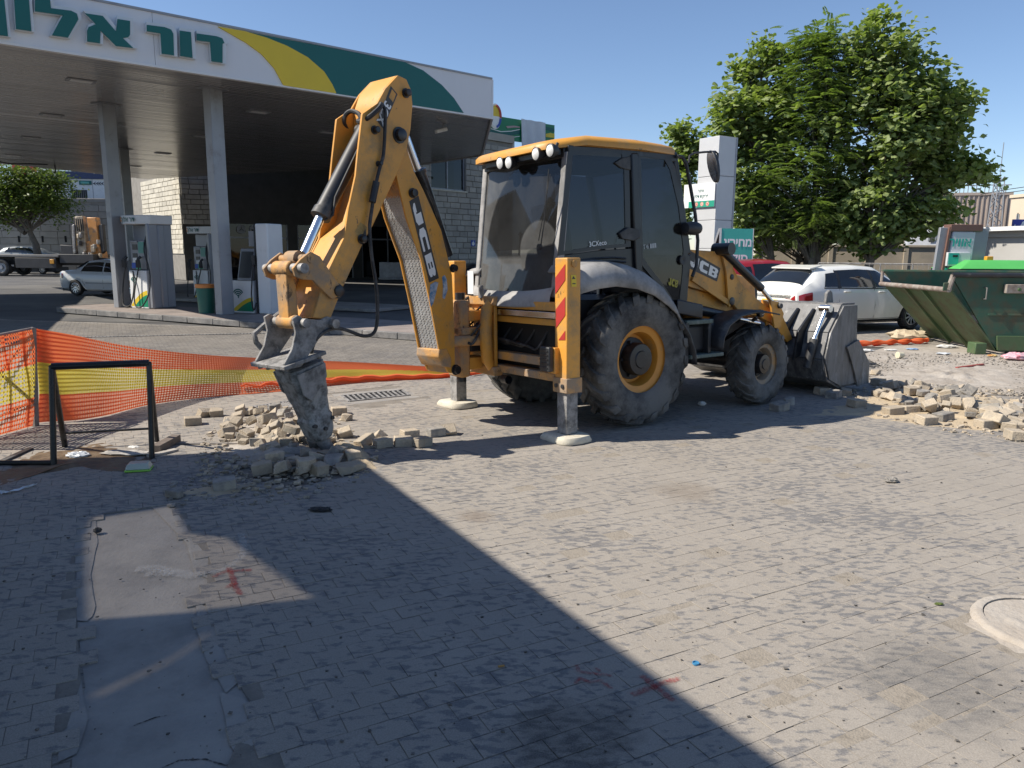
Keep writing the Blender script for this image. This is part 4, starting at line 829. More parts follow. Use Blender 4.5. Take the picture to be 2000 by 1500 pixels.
# breaker bracket
BR = [(573, 622), (583, 616), (597, 624), (627, 625), (641, 618), (653, 622), (656, 634), (647, 645), (629, 655), (618, 672), (600, 700), (590, 716), (566, 722), (556, 712), (572, 682), (579, 650)]
brl = [BF.m.inverted() @ (BF.px(2, .24, *p) - BF.o) for p in BR]
for q in brl: q.z = 0
for c in (.205, -.235): arm_prism('breaker_bracket', M_steel_d, brl, c, c + .03, bevel=.006)
for px, py in ((592, 631), (649, 632)):
    q = BF.m.inverted() @ (bq(.24, px, py) - BF.o); b = MB(); b.tube([bw(q, .30), bw(q, -.30)], .042, 14); b.build('bracket_pin', M_stl, bh)
q0, q1 = bq(.25, 560, 722), bq(.25, 600, 706); fl = [BF.m.inverted() @ (q - BF.o) for q in (q0, q1)]
d_ = (fl[1] - fl[0]); d_.z = 0; d_.normalize(); n_ = V((-d_.y, d_.x, 0)); base = V((fl[0].x, fl[0].y, 0))
b = MB(); b.hexa([bw(base + d_ * x + n_ * y, z) for z in (-.27, .27) for y in (-.035, .0) for x in (-.03, .42)]); fp = b.build('flange_plate', M_steel_d, bh, bevel=.005)
for x in (.02, .38):
    for z in (-.2, -.07, .07, .2): b = MB(); c = bw(base + d_ * x, z); b.tube([c, c + (BF.m @ n_) * .03], .022, 6); b.build('flange_bolt', M_stl, fp, smooth=30)
# breaker body
T_, B_ = BF.m.inverted() @ (bq(0, 584, 712) - BF.o), BF.m.inverted() @ (bq(0, 627, 856) - BF.o); T_.z = B_.z = 0
ax2 = (B_ - T_); LEN = ax2.length; ax2.normalize(); nx = V((-ax2.y, ax2.x, 0)); nx = nx if nx.x > 0 else -nx
b = MB(); prof = [(.0, .185, .17, .0), (.14, .19, .172, .0), (.18, .17, .16, .0), (.42, .155, .145, 0), (.47, .14, .135, .0), (.66, .125, .12, 0), (.70, .14, .13, .0), (.90, .12, .11, 0), (.98, .095, .09, 0), (1.0, .085, .08, 0)]
rows = []
for t, hx, hz, dx in prof:
    c = T_ + ax2 * (LEN * t); ch = .3
    rows.append([bw(c + nx * x * hx, z * hz) for x, z in ((-1, -1 + ch), (-1 + ch, -1), (1 - ch, -1), (1, -1 + ch), (1, 1 - ch), (1 - ch, 1), (-1 + ch, 1), (-1, 1 - ch))])
b.add([p for r in rows for p in r], [(i * 8 + j, i * 8 + (j + 1) % 8, (i + 1) * 8 + (j + 1) % 8, (i + 1) * 8 + j) for i in range(len(rows) - 1) for j in range(8)] + [tuple(range(7, -1, -1)), tuple(range(len(rows) * 8 - 8, len(rows) * 8))])
bkr = b.build('hydraulic_breaker', M_brk, bh, smooth=30, bevel=.01)
for sz in (-1, 1):
    b = MB(); b.prism([bw(T_ + ax2 * (LEN * t) + nx * x, sz * z) for t, x, z in ((.03, -.15, .175), (.2, -.13, .17), (.42, .08, .152), (.30, .15, .158), (.03, .165, .175))], e3 * (sz * .02)); b.build('side_armour', M_steel_d, bkr, bevel=.005)
    b = MB()
    for t, x in ((.75, -.1), (.75, .1), (.84, 0)): c = bw(T_ + ax2 * (LEN * t) + nx * x, sz * .10); b.tube([c, c + e3 * (sz * .04)], .02, 8)
    b.build('retainer_bolts', M_blk, bkr)
tip = bq(0, 652, 893); b = MB(); c1 = bw(T_ + ax2 * LEN, 0); dd = (tip - c1); b.tube([c1 - dd.normalized() * .05, c1 + dd * .6, tip, tip + dd.normalized() * .15], [.062, .062, .05, .02], 16); b.build('chisel', M_steel_d, bkr)
# hoses on the arm
def hose(pts, r=.018, m=None, par=None, name='hose'):
    P_ = [V(p) for p in pts]; out = []
    for i in range(len(P_) - 1):
        p0, p1, p2, p3 = P_[max(i - 1, 0)], P_[i], P_[i + 1], P_[min(i + 2, len(P_) - 1)]
        for k in range(5):
            t = k / 5; out.append(.5 * ((2 * p1) + (p2 - p0) * t + (2 * p0 - 5 * p1 + 4 * p2 - p3) * t * t + (3 * p1 - p0 - 3 * p2 + p3) * t ** 3))
    out.append(P_[-1]); b = MB(); b.tube(out, r, 7); return b.build(name, m or M_rub, par or bh)
hose([bq(.23, 745, 203), bq(.25, 740, 212), bq(.23, 722, 228), bq(.12, 704, 238), bq(.05, 700, 236)], .024)
hose([bq(.05, 706, 235), bq(0, 700, 222), bq(-.1, 686, 217), bq(-.16, 675, 225), bq(-.18, 672, 240), bq(-.2, 678, 252)], .022)
hose([bq(.23, 745, 203), bq(.25, 752, 215), bq(.25, 752, 245), bq(.24, 749, 300), bq(.24, 741, 330), bq(.25, 733, 365), bq(.25, 726, 410), bq(.26, 722, 445), bq(.28, 726, 500), bq(.30, 733, 545), bq(.32, 737, 590), bq(.32, 736, 632), bq(.31, 728, 652), bq(.28, 708, 656), bq(.25, 680, 646), bq(.24, 658, 641), bq(.24, 636, 647), bq(.22, 616, 665), bq(.18, 607, 690)], .017)
b = MB(); b.tube([bq(.26, 735, 355), bq(.26, 727, 395)], .033, 10); b.build('hose_valve', M_blk, bh)
b = MB(); b.tube([bq(-.3, 520, 632), bq(-.3, 497, 652), bq(-.3, 500, 668), bq(-.3, 512, 682)], .026, 8); b.build('pressure_hose', M_steel_d, bh)
hose([bq(-.25, 600, 560), bq(-.28, 560, 600), bq(-.3, 520, 632)], .024, M_steel_d)
# kingpost
kb = lambda name, m, x0, x1, y0, y1, z0, z1, bv=.012: jb(name, m, x0, x1, .42 + y0, .42 + y1, z0, z1, bevel=bv)
kb('carriage_plate', M_yel, -1.16, -1.115, -.32, .32, .55, 1.38); kb('carriage_clamp', M_yelm, -1.2, -1.08, -.36, .36, 1.30, 1.40); kb('carriage_clamp', M_yelm, -1.2, -1.08, -.36, .36, .52, .62)
kb('kingpost_arm', M_yel, -1.46, -1.14, -.13, .13, 1.12, 1.24); kb('kingpost_arm', M_yel, -1.46, -1.14, -.13, .13, .58, .72)
kb('kingpost', M_yelm, -1.50, -1.36, -.14, .14, .50, 1.36, .03)
b = MB(); b.tube([JF.w(-1.40, .42, .44), JF.w(-1.40, .42, 1.44)], .055, 14); b.build('slew_pin', M_blkc, bh)
for sy in (-1, 1):
    b = MB(); b.tube([JF.w(-1.22, .42 + sy * .24, .92), JF.w(-1.62, .42 + sy * .17, .92)], .06, 14); sc_ram = b.build('slew_ram', M_yelm, bh)
    b = MB(); b.tube([JF.w(-1.16, .42 + sy * .25, 1.34), JF.w(-1.24, .42 + sy * .29, 1.25), JF.w(-1.27, .42 + sy * .30, 1.0), JF.w(-1.24, .42 + sy * .29, .7), JF.w(-1.16, .42 + sy * .25, .6)], [.05, .065, .072, .065, .05], 12); b.build('slew_bracket', M_yel, bh)
kb('valve_block', M_blk, -1.34, -1.18, -.10, .16, .78, 1.05); kb('valve_block', M_yelm, -1.5, -1.2, -.2, .05, .98, 1.06)
for i in range(9):
    y = .42 - .28 + .06 * i; z = 1.0 + .3 * rnd.random(); hose([JF.w(-1.14, y, z + .12), JF.w(-1.30, y + rnd.uniform(-.05, .05), z + .02), JF.w(-1.42 - .1 * rnd.random(), y + rnd.uniform(-.1, .1), z - .15), JF.w(-1.45, .42 + rnd.uniform(-.12, .12), .85 + .4 * rnd.random())], rnd.choice((.012, .016)))
for i in range(5):
    y = -.6 + .22 * i; hose([JF.w(-.96, y, 1.05), JF.w(-1.03, y + .1, .92 - .1 * rnd.random()), JF.w(-1.05, y + .25, .88), JF.w(-1.1, .25, .95)], .014)
b = MB(); b.tube([JF.w(-1.2, .30, 1.38), JF.w(-1.2, .30, 1.52)], .03, 10); b.build('filler_cap', M_stl, bh)
b = MB(); b.prism([JF.w(-1.22, y, z) for y, z in ((.42, 1.42), (.54, 1.42), (.54, 1.68), (.42, 1.68))], JF.a[0] * .004); b.build('tag_plate', M_white, bh, smooth=0)
for sx, y in ((0, -.1), (0, .75)): b = MB(); b.lathe([(.05, -.05), (.05, .05), (.001, .05)], JF.w(-1.15, y, .5), JF.a[1], 12); b.build('roller', M_blkc, bh)
# lettering
LJ = [(.50, 1), (1, 1), (1, .24), (.80, 0), (.18, 0), (0, .22), (0, .44), (.42, .44), (.42, .30), (.50, .30)]
LC = [(1, 1), (.20, 1), (0, .80), (0, .20), (.20, 0), (1, 0), (1, .28), (.44, .28), (.40, .34), (.40, .66), (.44, .72), (1, .72)]
LB = [[(0, 0), (.84, 0), (1, .14), (1, .40), (.90, .5), (1, .60), (1, .86), (.84, 1), (0, 1)], [(.38, .20), (.64, .20), (.64, .40), (.38, .40)], [(.38, .60), (.64, .60), (.64, .80), (.38, .80)]]
def logo(name, parent, un, quad, m_panel, m_let, off, nrm, panel=True):
    """quad in pixels: start-bottom, end-bottom, end-top, start-top of the letters; un(px,py) puts a pixel on the plate"""
    def qp(u, v):
        a, c, d, e = [V(p) for p in quad]; p = (a * (1 - u) + c * u) * (1 - v) + (e * (1 - u) + d * u) * v; return un(p.x, p.y)
    pn = None
    if panel:
        b = MB(); b.poly([qp(u, v) + nrm * off for u, v in ((0, 0), (1, 0), (1, 1), (0, 1))]); pn = b.build(name + '_panel', m_panel, parent, smooth=0, normals=False)
    b = MB()
    for i, L_ in enumerate((LJ, LC, LB)):
        x0 = .05 + i * .315; rings = L_ if isinstance(L_[0], list) else [L_]
        pts3 = [[V((x, y, 0)) for x, y in r] for r in rings]; flat = [qp(x0 + x * .27, .16 + y * .68) + nrm * (off + .002) for r in rings for x, y in r]
        b.add(flat, [tuple(t) for t in tessellate_polygon(pts3)])
    b.build(name, m_let, pn or parent, smooth=0, normals=False)
M_char = mat('decal_charcoal', (.045, .045, .045), .5, var=.1)
logo('brand_lettering', boom, lambda x, y: BF.px(2, .17, x, y), [(799, 393), (838, 552), (857, 543), (817, 382)], M_char, M_whp, .003, e3)
arm0 = [o for o in bh.children if o.name.startswith('loader_arm')][0]
logo('brand_lettering', arm0, lambda x, y: JF.px(1, -.66, x, y), [(1343, 523), (1400, 550), (1407, 524), (1347, 489)], M_char, M_whp, .003, -JF.a[1])
logo('brand_lettering', door, lambda x, y: JF.px(1, CY - .045, x, y), [(1304, 560), (1322, 566), (1326, 545), (1304, 538)], M_char, mat('faded_yellow', (.32, .27, .03), .6), .004, -JF.a[1], panel=False)
b = MB(); b.poly([bq(.205, *p) + e3 * .003 for p in ((737, 237), (763, 168), (776, 184), (748, 252))]); pn = b.build('model_panel', M_char, dip, smooth=0, normals=False)
b = MB(); u_ = (bq(.205, 750, 228) - bq(.205, 766, 190)).normalized(); v_ = e3.cross(u_) 
b.poly([bq(.205, *p) + e3 * .0045 for p in ((759, 190), (765, 174), (773, 184), (767, 200))]); b.build('small_badge', M_yel, pn, smooth=0, normals=False)
b = MB(); text_mb(b, '3CX', bq(.205, 752, 196) + e3 * .002, u_, v_, .085, .03); b.build('model_lettering', M_whp, pn, smooth=0, normals=False)
fr_w = [o for o in bh.children if o.name.startswith('side_window')][0]
u_ = (JF.px(1, CY - .05, 1206, 477) - JF.px(1, CY - .05, 1151, 484)).normalized(); v_ = JF.a[2]; v_ = (v_ - u_ * v_.dot(u_)).normalized()
b = MB(); o_ = JF.px(1, CY - .05, 1151, 482); text_mb(b, '3CXeco', o_, u_, v_, .052, .012, -.002 if u_.cross(v_).dot(JF.a[1]) > 0 else .002); b.build('model_lettering', M_whp, fr_w, smooth=0, normals=False)
b = MB(); o_ = JF.px(1, CY - .05, 1256, 487); wd_ = text_mb(b, 'T4i', o_, u_, v_, .05, .0, -.002 if u_.cross(v_).dot(JF.a[1]) > 0 else .002)
for k in range(3): b.poly([o_ + u_ * (wd_ + .02 + k * .035 + a) + v_ * c - JF.a[1] * .002 for a, c in ((0, 0), (.028, 0), (.028, .05), (0, .05))])
b.build('door_lettering', mat('grey_print', (.4, .42, .42), .5), door, smooth=0, normals=False)
# torn stickers and grease decals on the boom
for k, pts in enumerate(([(840, 556), (850, 550), (856, 552), (851, 573), (846, 592), (841, 600), (838, 585)], [(863, 541), (868, 537), (872, 545), (874, 566), (868, 584), (864, 582), (865, 560)])):
    b = MB(); b.poly([bq(.17, *p) + e3 * .003 for p in pts]); st_ = b.build('torn_sticker', mat('sticker_paper', (.55, .56, .57), .7, var=.2, sc_=20, dirt=(.08, .20, .36), damt=.62, dsc=14), boom, smooth=0, normals=False)
b = MB(); b.poly([bq(.205, *p) + e3 * .003 for p in ((693, 452), (704, 434), (717, 444), (712, 462), (703, 470))]); b.build('faded_decal', mat('faded_decal', (.40, .25, .08), .6, var=.3, sc_=25), dip, smooth=0, normals=False)
b = MB(); b.poly([bq(.205, *p) + e3 * .005 for p in ((707, 461), (713, 446), (716, 464))]); b.build('warning_mark', M_char, dip, smooth=0, normals=False)
# ------------------------------------------------------------------ station building
PA, PB2, PB, PC = [V((p.x, p.y, 0)) for p in (D(361, 500, 47), D(811, 500, 53), D(812, 500, 38.2), D(1000, 500, 43.5))]
st_b = thing('station_building', PB, 'rough stone station building with dark shop front behind the pumps', 'building')
class Wall:
    def __init__(s, p, q):
        s.p = p; s.u = (q - p).normalized(); s.L = (q - p).length; s.n = V((s.u.y, -s.u.x, 0)); s.fr = Frame(p, s.u, V((0, 0, 1)), s.n)
        if s.n.dot(CAM_P - p) < 0: s.n = -s.n; s.fr = Frame(p, s.u, V((0, 0, 1)), s.n)
    def at(s, px, py): q = s.fr.m.transposed() @ (PL(px, py, s.p, s.n) - s.p); return (q.x, q.y)
    def pt(s, x, z, o=0): return s.p + s.u * x + V((0, 0, z)) + s.n * o
    def box(s, mb, x0, x1, z0, z1, o0, o1): return mb.hexa([s.pt(x, z, o) for o in (o0, o1) for z in (z0, z1) for x in (x0, x1)])
def stone_courses(wl, parent, x0, x1, z0, z1, ch, lmin, lmax, m, holes, name='stone', lim=300, rg=.02):
    z = z0; n = 0; row = 0
    while z < z1 - .05:
        x = x0 - rnd.uniform(0, lmin)
        while x < x1:
            L_ = rnd.uniform(lmin, lmax); a, q = max(x0, x), min(x1, x + L_); x += L_
            if q - a < .08: continue
            segs = [(a, q)]
            for hx0, hx1, hz0, hz1 in holes:
                if hz0 - .02 < z + ch / 2 < hz1 + .02:
                    ns = []
                    for c, d in segs:
                        if d <= hx0 or c >= hx1: ns.append((c, d))
                        else:
                            if c < hx0: ns.append((c, hx0))
                            if d > hx1: ns.append((hx1, d))
                    segs = ns
            for c, d in segs:
                if d - c < .06 or n >= lim: continue
                g = .008; pr = .045 + rnd.uniform(0, rg); b = MB(); cx = (c + d) / 2
                p8 = [wl.pt(xx, zz, 0) for zz in (z + g, z + ch - g) for xx in (c + g, d - g)]
                f8 = [wl.pt(xx + (.012 if xx < cx else -.012), zz, pr + rnd.uniform(-.008, .008)) for zz in (z + g + .012, z + ch - g - .012) for xx in (c + g, d - g)]
                b.hexa(p8 + f8); b.build(name, m, parent, smooth=0); n += 1
        z += ch; row += 1
    return n
WL, WR = Wall(PA, PB2), Wall(PB, PC)
qd = PA + (-fn) * 12; WS = Wall(qd, PA)
BH = 8.4
def wall_slab(wl, name, z0, z1, m, holes=(), o0=-.3, o1=0, x0=0, x1=None):
    x1 = wl.L if x1 is None else x1; xs = sorted({x0, x1, *[h[0] for h in holes], *[h[1] for h in holes]}); zs = sorted({z0, z1, *[h[2] for h in holes], *[h[3] for h in holes]}); b = MB()
    for a, q in zip(xs[:-1], xs[1:]):
        if a < x0 - 1e-6 or q > x1 + 1e-6: continue
        for c, d in zip(zs[:-1], zs[1:]):
            if any(h[0] - 1e-6 <= a and q <= h[1] + 1e-6 and h[2] - 1e-6 <= c and d <= h[3] + 1e-6 for h in holes): continue
            wl.box(b, a, q, c, d, o0, o1)
    return b.build(name, m, st_b, smooth=0)
bk_ = -fn * 14
b = MB(); b.prism([p + V((0, 0, BH - .62)) for p in (PA, PB2, PB, PC, PC + bk_ * 2, PA + bk_)], (0, 0, .2)); b.build('flat_roof', M_mort, st_b, smooth=0)
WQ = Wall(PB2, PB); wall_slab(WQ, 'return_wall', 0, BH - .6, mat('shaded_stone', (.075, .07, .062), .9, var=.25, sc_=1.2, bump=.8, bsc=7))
# right-hand front
wx0, wz1 = WR.at(841, 300); wx1, wz0 = WR.at(909, 374); H1 = (wx0, wx1, wz0, wz0 + 2.25)
nx0, nz1 = WR.at(948, 304); nx1, nz0 = WR.at(974, 505); H2 = (nx0, nx1, max(0, nz0), nz1)
wall_slab(WR, 'wall', 0, BH - .6, M_mort, [H1, H2]); wall_slab(WR, 'parapet', BH - .6, BH - .2, M_stone, o0=-.4, o1=.10)
stone_courses(WR, st_b, 0, WR.L, .9, BH - .6, .29, .45, .85, M_stone, [H1, H2], lim=230)
def window(wl, h, nm, npan, parent, depth=.14):
    b = MB(); t = .07
    wl.box(b, h[0], h[1], h[2], h[2] + t, -depth - .05, -depth + .05); wl.box(b, h[0], h[1], h[3] - t, h[3], -depth - .05, -depth + .05)
    for i in range(npan + 1):
        x = h[0] + (h[1] - h[0] - t) * i / npan; wl.box(b, x, x + t, h[2] + t, h[3] - t, -depth - .05, -depth + .05)
    o = b.build(nm, M_gry, parent, smooth=0)
    for i in range(npan):
        x = h[0] + (h[1] - h[0] - t) * i / npan; b = MB(); wl.box(b, x + t, x + (h[1] - h[0] - t) / npan, h[2] + t, h[3] - t, -depth - .006, -depth + .004); b.build('pane', M_gdark, o, smooth=0)
    b = MB(); wl.box(b, h[0], h[1], h[2], h[3], -.9, -.88); b.build('dark_room', M_dark, o, smooth=0); return o
wo = window(WR, H1, 'window', 2, st_b)
b = MB(); WR.box(b, H1[0] - .08, H1[1] + .08, H1[2] - .07, H1[2] - .005, -.1, .1); b.build('window_sill', M_stonel, wo, smooth=0)
M_bluep = mat('blue_grey_panel', (.17, .21, .29), .45, var=.08, sc_=2)
zc = WR.at(960, 376)[1]; zm = WR.at(960, 338)[1]; zl1 = WR.at(960, 424)[1]; zl0 = WR.at(960, 456)[1]
window(WR, (H2[0], H2[1], zc, zm), 'narrow_window', 1, st_b, .08); window(WR, (H2[0], H2[1], zm + .02, H2[3]), 'narrow_window', 1, st_b, .08)
for z0_, z1_ in ((zl1, zc - .02), (H2[2], zl0)):
    b = MB(); WR.box(b, H2[0], H2[1], z0_, z1_, -.14, -.08); b.build('spandrel_panel', M_bluep, st_b, smooth=0)
lv = MB(); WR.box(lv, H2[0], H2[1], zl0, zl1, -.2, -.17); lvo = lv.build('louvre_vent', M_dark, st_b, smooth=0)
for k in range(9):
    z = zl0 + (zl1 - zl0) * (k + .2) / 9; b = MB(); b.hexa([WR.pt(x, zz, o) for o, dz in ((-.15, .04), (-.07, 0)) for zz in (z + dz, z + dz + .03) for x in (H2[0] + .02, H2[1] - .02)]); b.build('slat', M_bluep, lvo, smooth=0)
q = WR.at(922, 475); b = MB(); WR.box(b, q[0] - .16, q[0] + .16, q[1] - .16, q[1] + .16, .08, .09); sg = b.build('access_sign', mat('sign_blue', (.02, .07, .36), .5), st_b, smooth=0)
b = MB(); b.lathe([(.0, 0), (.1, 0)], WR.pt(q[0], q[1] - .03, .092), WR.n, 12); b.lathe([(.0, 0), (.03, 0)], WR.pt(q[0], q[1] + .1, .092), WR.n, 8); b.build('sign_print', M_whp, sg, smooth=0)
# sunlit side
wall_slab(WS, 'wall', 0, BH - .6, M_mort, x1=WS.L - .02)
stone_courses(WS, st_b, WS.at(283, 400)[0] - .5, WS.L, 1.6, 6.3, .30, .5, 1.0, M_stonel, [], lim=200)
# shop front under the canopy: stone piers, glass bays, a dim interior
bays = [(2.6, 6.2), (6.8, 10.4), (11.0, 14.6)]; holes = [(a, q, .1, 3.5) for a, q in bays if q < WL.L]
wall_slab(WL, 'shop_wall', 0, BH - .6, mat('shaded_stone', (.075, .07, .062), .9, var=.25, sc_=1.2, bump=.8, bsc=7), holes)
stone_courses(WL, st_b, .02, 2.2, 3.4, 6.2, .30, .5, .95, M_stone, [], lim=60)
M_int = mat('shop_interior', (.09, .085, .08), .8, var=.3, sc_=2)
for a, q, z0_, z1_ in holes:
    fr_ = MB()
    for x in (a, (a + q) / 2 - .04, q - .08): WL.box(fr_, x, x + .08, z0_, z1_, -.2, -.1)
    WL.box(fr_, a, q, z1_ - .9, z1_ - .8, -.2, -.1); so_ = fr_.build('shop_front', M_gry, st_b, smooth=0)
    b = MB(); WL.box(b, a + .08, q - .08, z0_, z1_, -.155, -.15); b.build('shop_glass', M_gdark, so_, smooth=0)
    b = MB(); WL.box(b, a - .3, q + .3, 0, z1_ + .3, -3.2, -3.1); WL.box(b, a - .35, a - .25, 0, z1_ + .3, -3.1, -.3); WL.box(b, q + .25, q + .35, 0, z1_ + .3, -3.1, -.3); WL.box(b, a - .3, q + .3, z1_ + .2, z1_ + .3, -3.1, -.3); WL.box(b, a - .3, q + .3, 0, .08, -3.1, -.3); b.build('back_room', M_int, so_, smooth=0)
    for k in range(3):
        b = MB(); WL.box(b, a + .4, q - .4, .7 + .6 * k, .74 + .6 * k, -2.2, -1.7); b.build('shelf', M_gry, so_, smooth=0)
        for j in range(5): b = MB(); x = a + .6 + j * (q - a - 1.4) / 4; WL.box(b, x, x + rnd.uniform(.2, .4), .74 + .6 * k, .74 + .6 * k + rnd.uniform(.2, .45), -2.1, -1.8); b.build('carton', mat('goods_%s' % rnd.choice('ab'), rnd.choice(((.4, .38, .35), (.1, .2, .3))), .6), so_, smooth=0)
# car-maker emblems over the shop
for px, kind in ((471, 0), (496, 1)):
    q = WL.at(px, 448); c = WL.pt(q[0], q[1], .12); b = MB(); b.lathe([(.0, .02), (.26, .02), (.27, 0), (.27, -.1)], c, WL.n, 24); em = b.build('round_emblem', mat('emblem_grey', (.30, .30, .30), .5), st_b)
    b = MB()
    if kind == 0:
        for k in range(3):
            a_ = math.pi / 2 + k * 2 * math.pi / 3; b.poly([c + WL.n * .025 + WL.u * (r * math.cos(a_ + d)) + V((0, 0, r * math.sin(a_ + d))) for r, d in ((.23, 0), (.04, 1.0), (.04, -1.0))])
    else:
        for k in (0, 2): b.poly([c + WL.n * .025] + [c + WL.n * .025 + WL.u * (.18 * math.cos(a_)) + V((0, 0, .18 * math.sin(a_))) for a_ in [k * math.pi / 2 + i * math.pi / 8 for i in range(5)]])
    b.build('emblem_print', M_dark, em, smooth=0)
# pale pallet goods by the shop wall
q = WL.at(756, 530)
tag(MB().box(-.9, .9, -.5, .5, 0, .15).box(-.85, .85, -.45, .45, .15, 1.15).build('wrapped_pallet', mat('shrink_wrap', (.45, .47, .5), .35, var=.2, sc_=4), bevel=.04, loc=(0, 0, 0)), 'pale shrink wrapped pallet of goods in the shade before the shop', 'pallet').location = WL.pt(q[0], 0, 1.6)
# ------------------------------------------------------------------ green billboard on the roof
WBp = Wall(V((*D(905, 500, 45.5)[:2], 0)), V((*D(1100, 500, 51)[:2], 0)))
bb = thing('roof_billboard', WBp.p + V((0, 0, BH - .2)), 'green roof billboard with oval emblem half hidden by a white sheet', 'billboard')
x0, z1 = WBp.at(925, 224); x1, z0 = WBp.at(1080, 282)
zt = lambda px: WBp.at(px, 224 + (px - 950) * .135)[1]; ztop = WBp.at(980, 229)[1]; zbot = WBp.at(980, 273)[1]
M_bg = mat('billboard_green', (.01, .20, .09), .5, var=.06)
b = MB(); WBp.box(b, x0, x1, zbot, ztop, 0, .12); b.build('panel', M_bg, bb, smooth=0)
def bshape(name, pts, m, o): b = MB(); b.prism([WBp.pt(*WBp.at(*p), o) for p in pts], WBp.n * .02); return b.build(name, m, bb, smooth=0)
M_bt = mat('billboard_teal', (.0, .10, .09), .5)
bshape('teal_wave', [(954, 253), (975, 259), (995, 258), (1012, 255), (1012, 262), (990, 266), (970, 265), (954, 260)], M_bt, .13)
bshape('teal_wave', [(1062, 248), (1080, 252), (1080, 258), (1062, 254)], M_bt, .13)
bshape('yellow_wave', [(1063, 262), (1072, 260), (1080, 262), (1080, 270), (1063, 268)], M_yl2, .13)
for pts in ([(955, 251), (975, 257), (995, 256), (1012, 252.5), (1012, 254), (995, 257.5), (975, 258.5), (955, 252.5)], [(955, 262), (972, 267), (992, 269), (1012, 266), (1012, 267.2), (992, 270.2), (972, 268.2), (955, 263.2)]): bshape('white_line', pts, M_whp, .15)
bshape('pale_swirl', [(985, 247), (1000, 246), (1012, 248), (1012, 250), (1000, 249.5), (988, 251)], mat('swirl', (.45, .3, .3), .5), .15)
oc = WBp.at(963, 228); hw, hh = abs(WBp.at(975, 228)[0] - oc[0]) , abs(WBp.at(963, 203)[1] - oc[1])
for nm, k, m, a0, a1, o in (('oval_rim', 1.0, M_whp, 0, 360, .16), ('oval_yellow', .86, M_yl2, 0, 180, .2), ('oval_white', .86, M_whp, 180, 360, .2)):
    b = MB(); b.prism([WBp.pt(oc[0] + hw * k * math.cos(R(a)), oc[1] + hh * k * math.sin(R(a)), o) for a in [a0 + (a1 - a0) * i / 24 for i in range(24 if nm == 'oval_rim' else 25)]], WBp.n * .05); b.build(nm, m, bb, smooth=0)
for nm, m, a0, a1 in (('oval_red', M_red, -5, 85), ('oval_blue', mat('sign_blue', (.02, .07, .36), .5), -80, -8)):
    b = MB(); A__ = [R(a0 + (a1 - a0) * i / 10) for i in range(11)]
    b.prism([WBp.pt(oc[0] + hw * .92 * math.cos(a), oc[1] + hh * .92 * math.sin(a), .26) for a in A__] + [WBp.pt(oc[0] + hw * .62 * math.cos(a), oc[1] + hh * .74 * math.sin(a), .26) for a in reversed(A__)], WBp.n * .03); b.build(nm, m, bb, smooth=0)
sx0, sx1 = WBp.at(1013, 240)[0], WBp.at(1062, 240)[0]
b = MB(); b.grid(lambda u, v: WBp.pt(sx0 + (sx1 - sx0) * u + .1 * (1 - v) , ztop + .05 - (ztop - zbot + .9) * (1 - v), .2 + .10 * math.sin(u * 17 + v) * (1 - .5 * v)), 30, 8)
sh_ = b.build('white_sheet', mat('grey_sheet', (.62, .64, .68), .7, var=.06), smooth=60, normals=False); tag(sh_, 'pale sheet hung over the green roof billboard', 'sheet')
for px in (960, 1000, 1040, 1072): b = MB(); x = WBp.at(px, 270)[0]; WBp.box(b, x, x + .12, BH - .3, zbot, 0, .1); b.build('billboard_post', M_gry, bb, smooth=0)
# ------------------------------------------------------------------ pump island and pumps
P1, P2 = V((-11.86, 22.71, 0)), V((-7.86, 20.45, 0)); iu = (P2 - P1).normalized(); iv = V((-iu.y, iu.x, 0)); IF_ = Frame(P1, iu, iv, (0, 0, 1))
isl = thing('pump_island', P1, 'long raised pump island with worn kerb under the canopy', 'island')
x0, x1, y0, y1 = -1.9, 13, -.95, 1.35
out_ = [(x0 + .55, y0), (x1, y0), (x1, y1), (x0 + .55, y1), (x0 + .16, y1 - .25), (x0, y1 - .7), (x0, y0 + .7), (x0 + .16, y0 + .25)]
b = MB(); b.prism([IF_.w(x, y, 0) for x, y in out_], (0, 0, .135)); b.build('island_top', mat('island_paving', (.27, .225, .20), .85, var=.2, sc_=2, bump=.4, dirt=(.16, .14, .13), damt=.4, dsc=1.2), isl, smooth=0)
x = x0 + .55
while x < x1 - .1:
    L_ = min(.98, x1 - x); b = MB(); b.box(x + .006, x + L_ - .006, y0 - .14, y0 - .003, 0, .15 + rnd.uniform(-.004, .004), IF_); b.build('kerb_stone', M_kerb, isl, bevel=.015); x += .98
cv = [out_[7 - k] if False else p for k, p in enumerate([(x0 + .55, y1), (x0 + .16, y1 - .25), (x0, y1 - .7), (x0, y0 + .7), (x0 + .16, y0 + .25), (x0 + .55, y0)])]
for a, q in zip(cv[:-1], cv[1:]):
    b = MB(); d = (V((q[0] - a[0], q[1] - a[1], 0))).normalized(); o_ = V((d.y, -d.x, 0)) * .13; o_ = o_ if o_.dot(V((a[0] + q[0], a[1] + q[1], 0)) / 2 - V((x1 * .1, .2, 0))) > 0 else -o_
    b.prism([IF_.w(*a, 0), IF_.w(*q, 0), IF_.w(q[0] + o_.x, q[1] + o_.y, 0), IF_.w(a[0] + o_.x, a[1] + o_.y, 0)], (0, 0, .15)); b.build('kerb_stone', M_kerb, isl, bevel=.012)
M_pgr = mat('pump_grey', (.25, .26, .285), .4, metal=.2, var=.06, sc_=1, dirt=(.25, .25, .25), damt=.25, dsc=2); M_pdk = mat('pump_dark', (.03, .032, .035), .4); M_pteal = mat('pump_teal', (.10, .30, .25), .5)
M_lgn = mat('swoosh_green', (.0, .22, .11), .45)
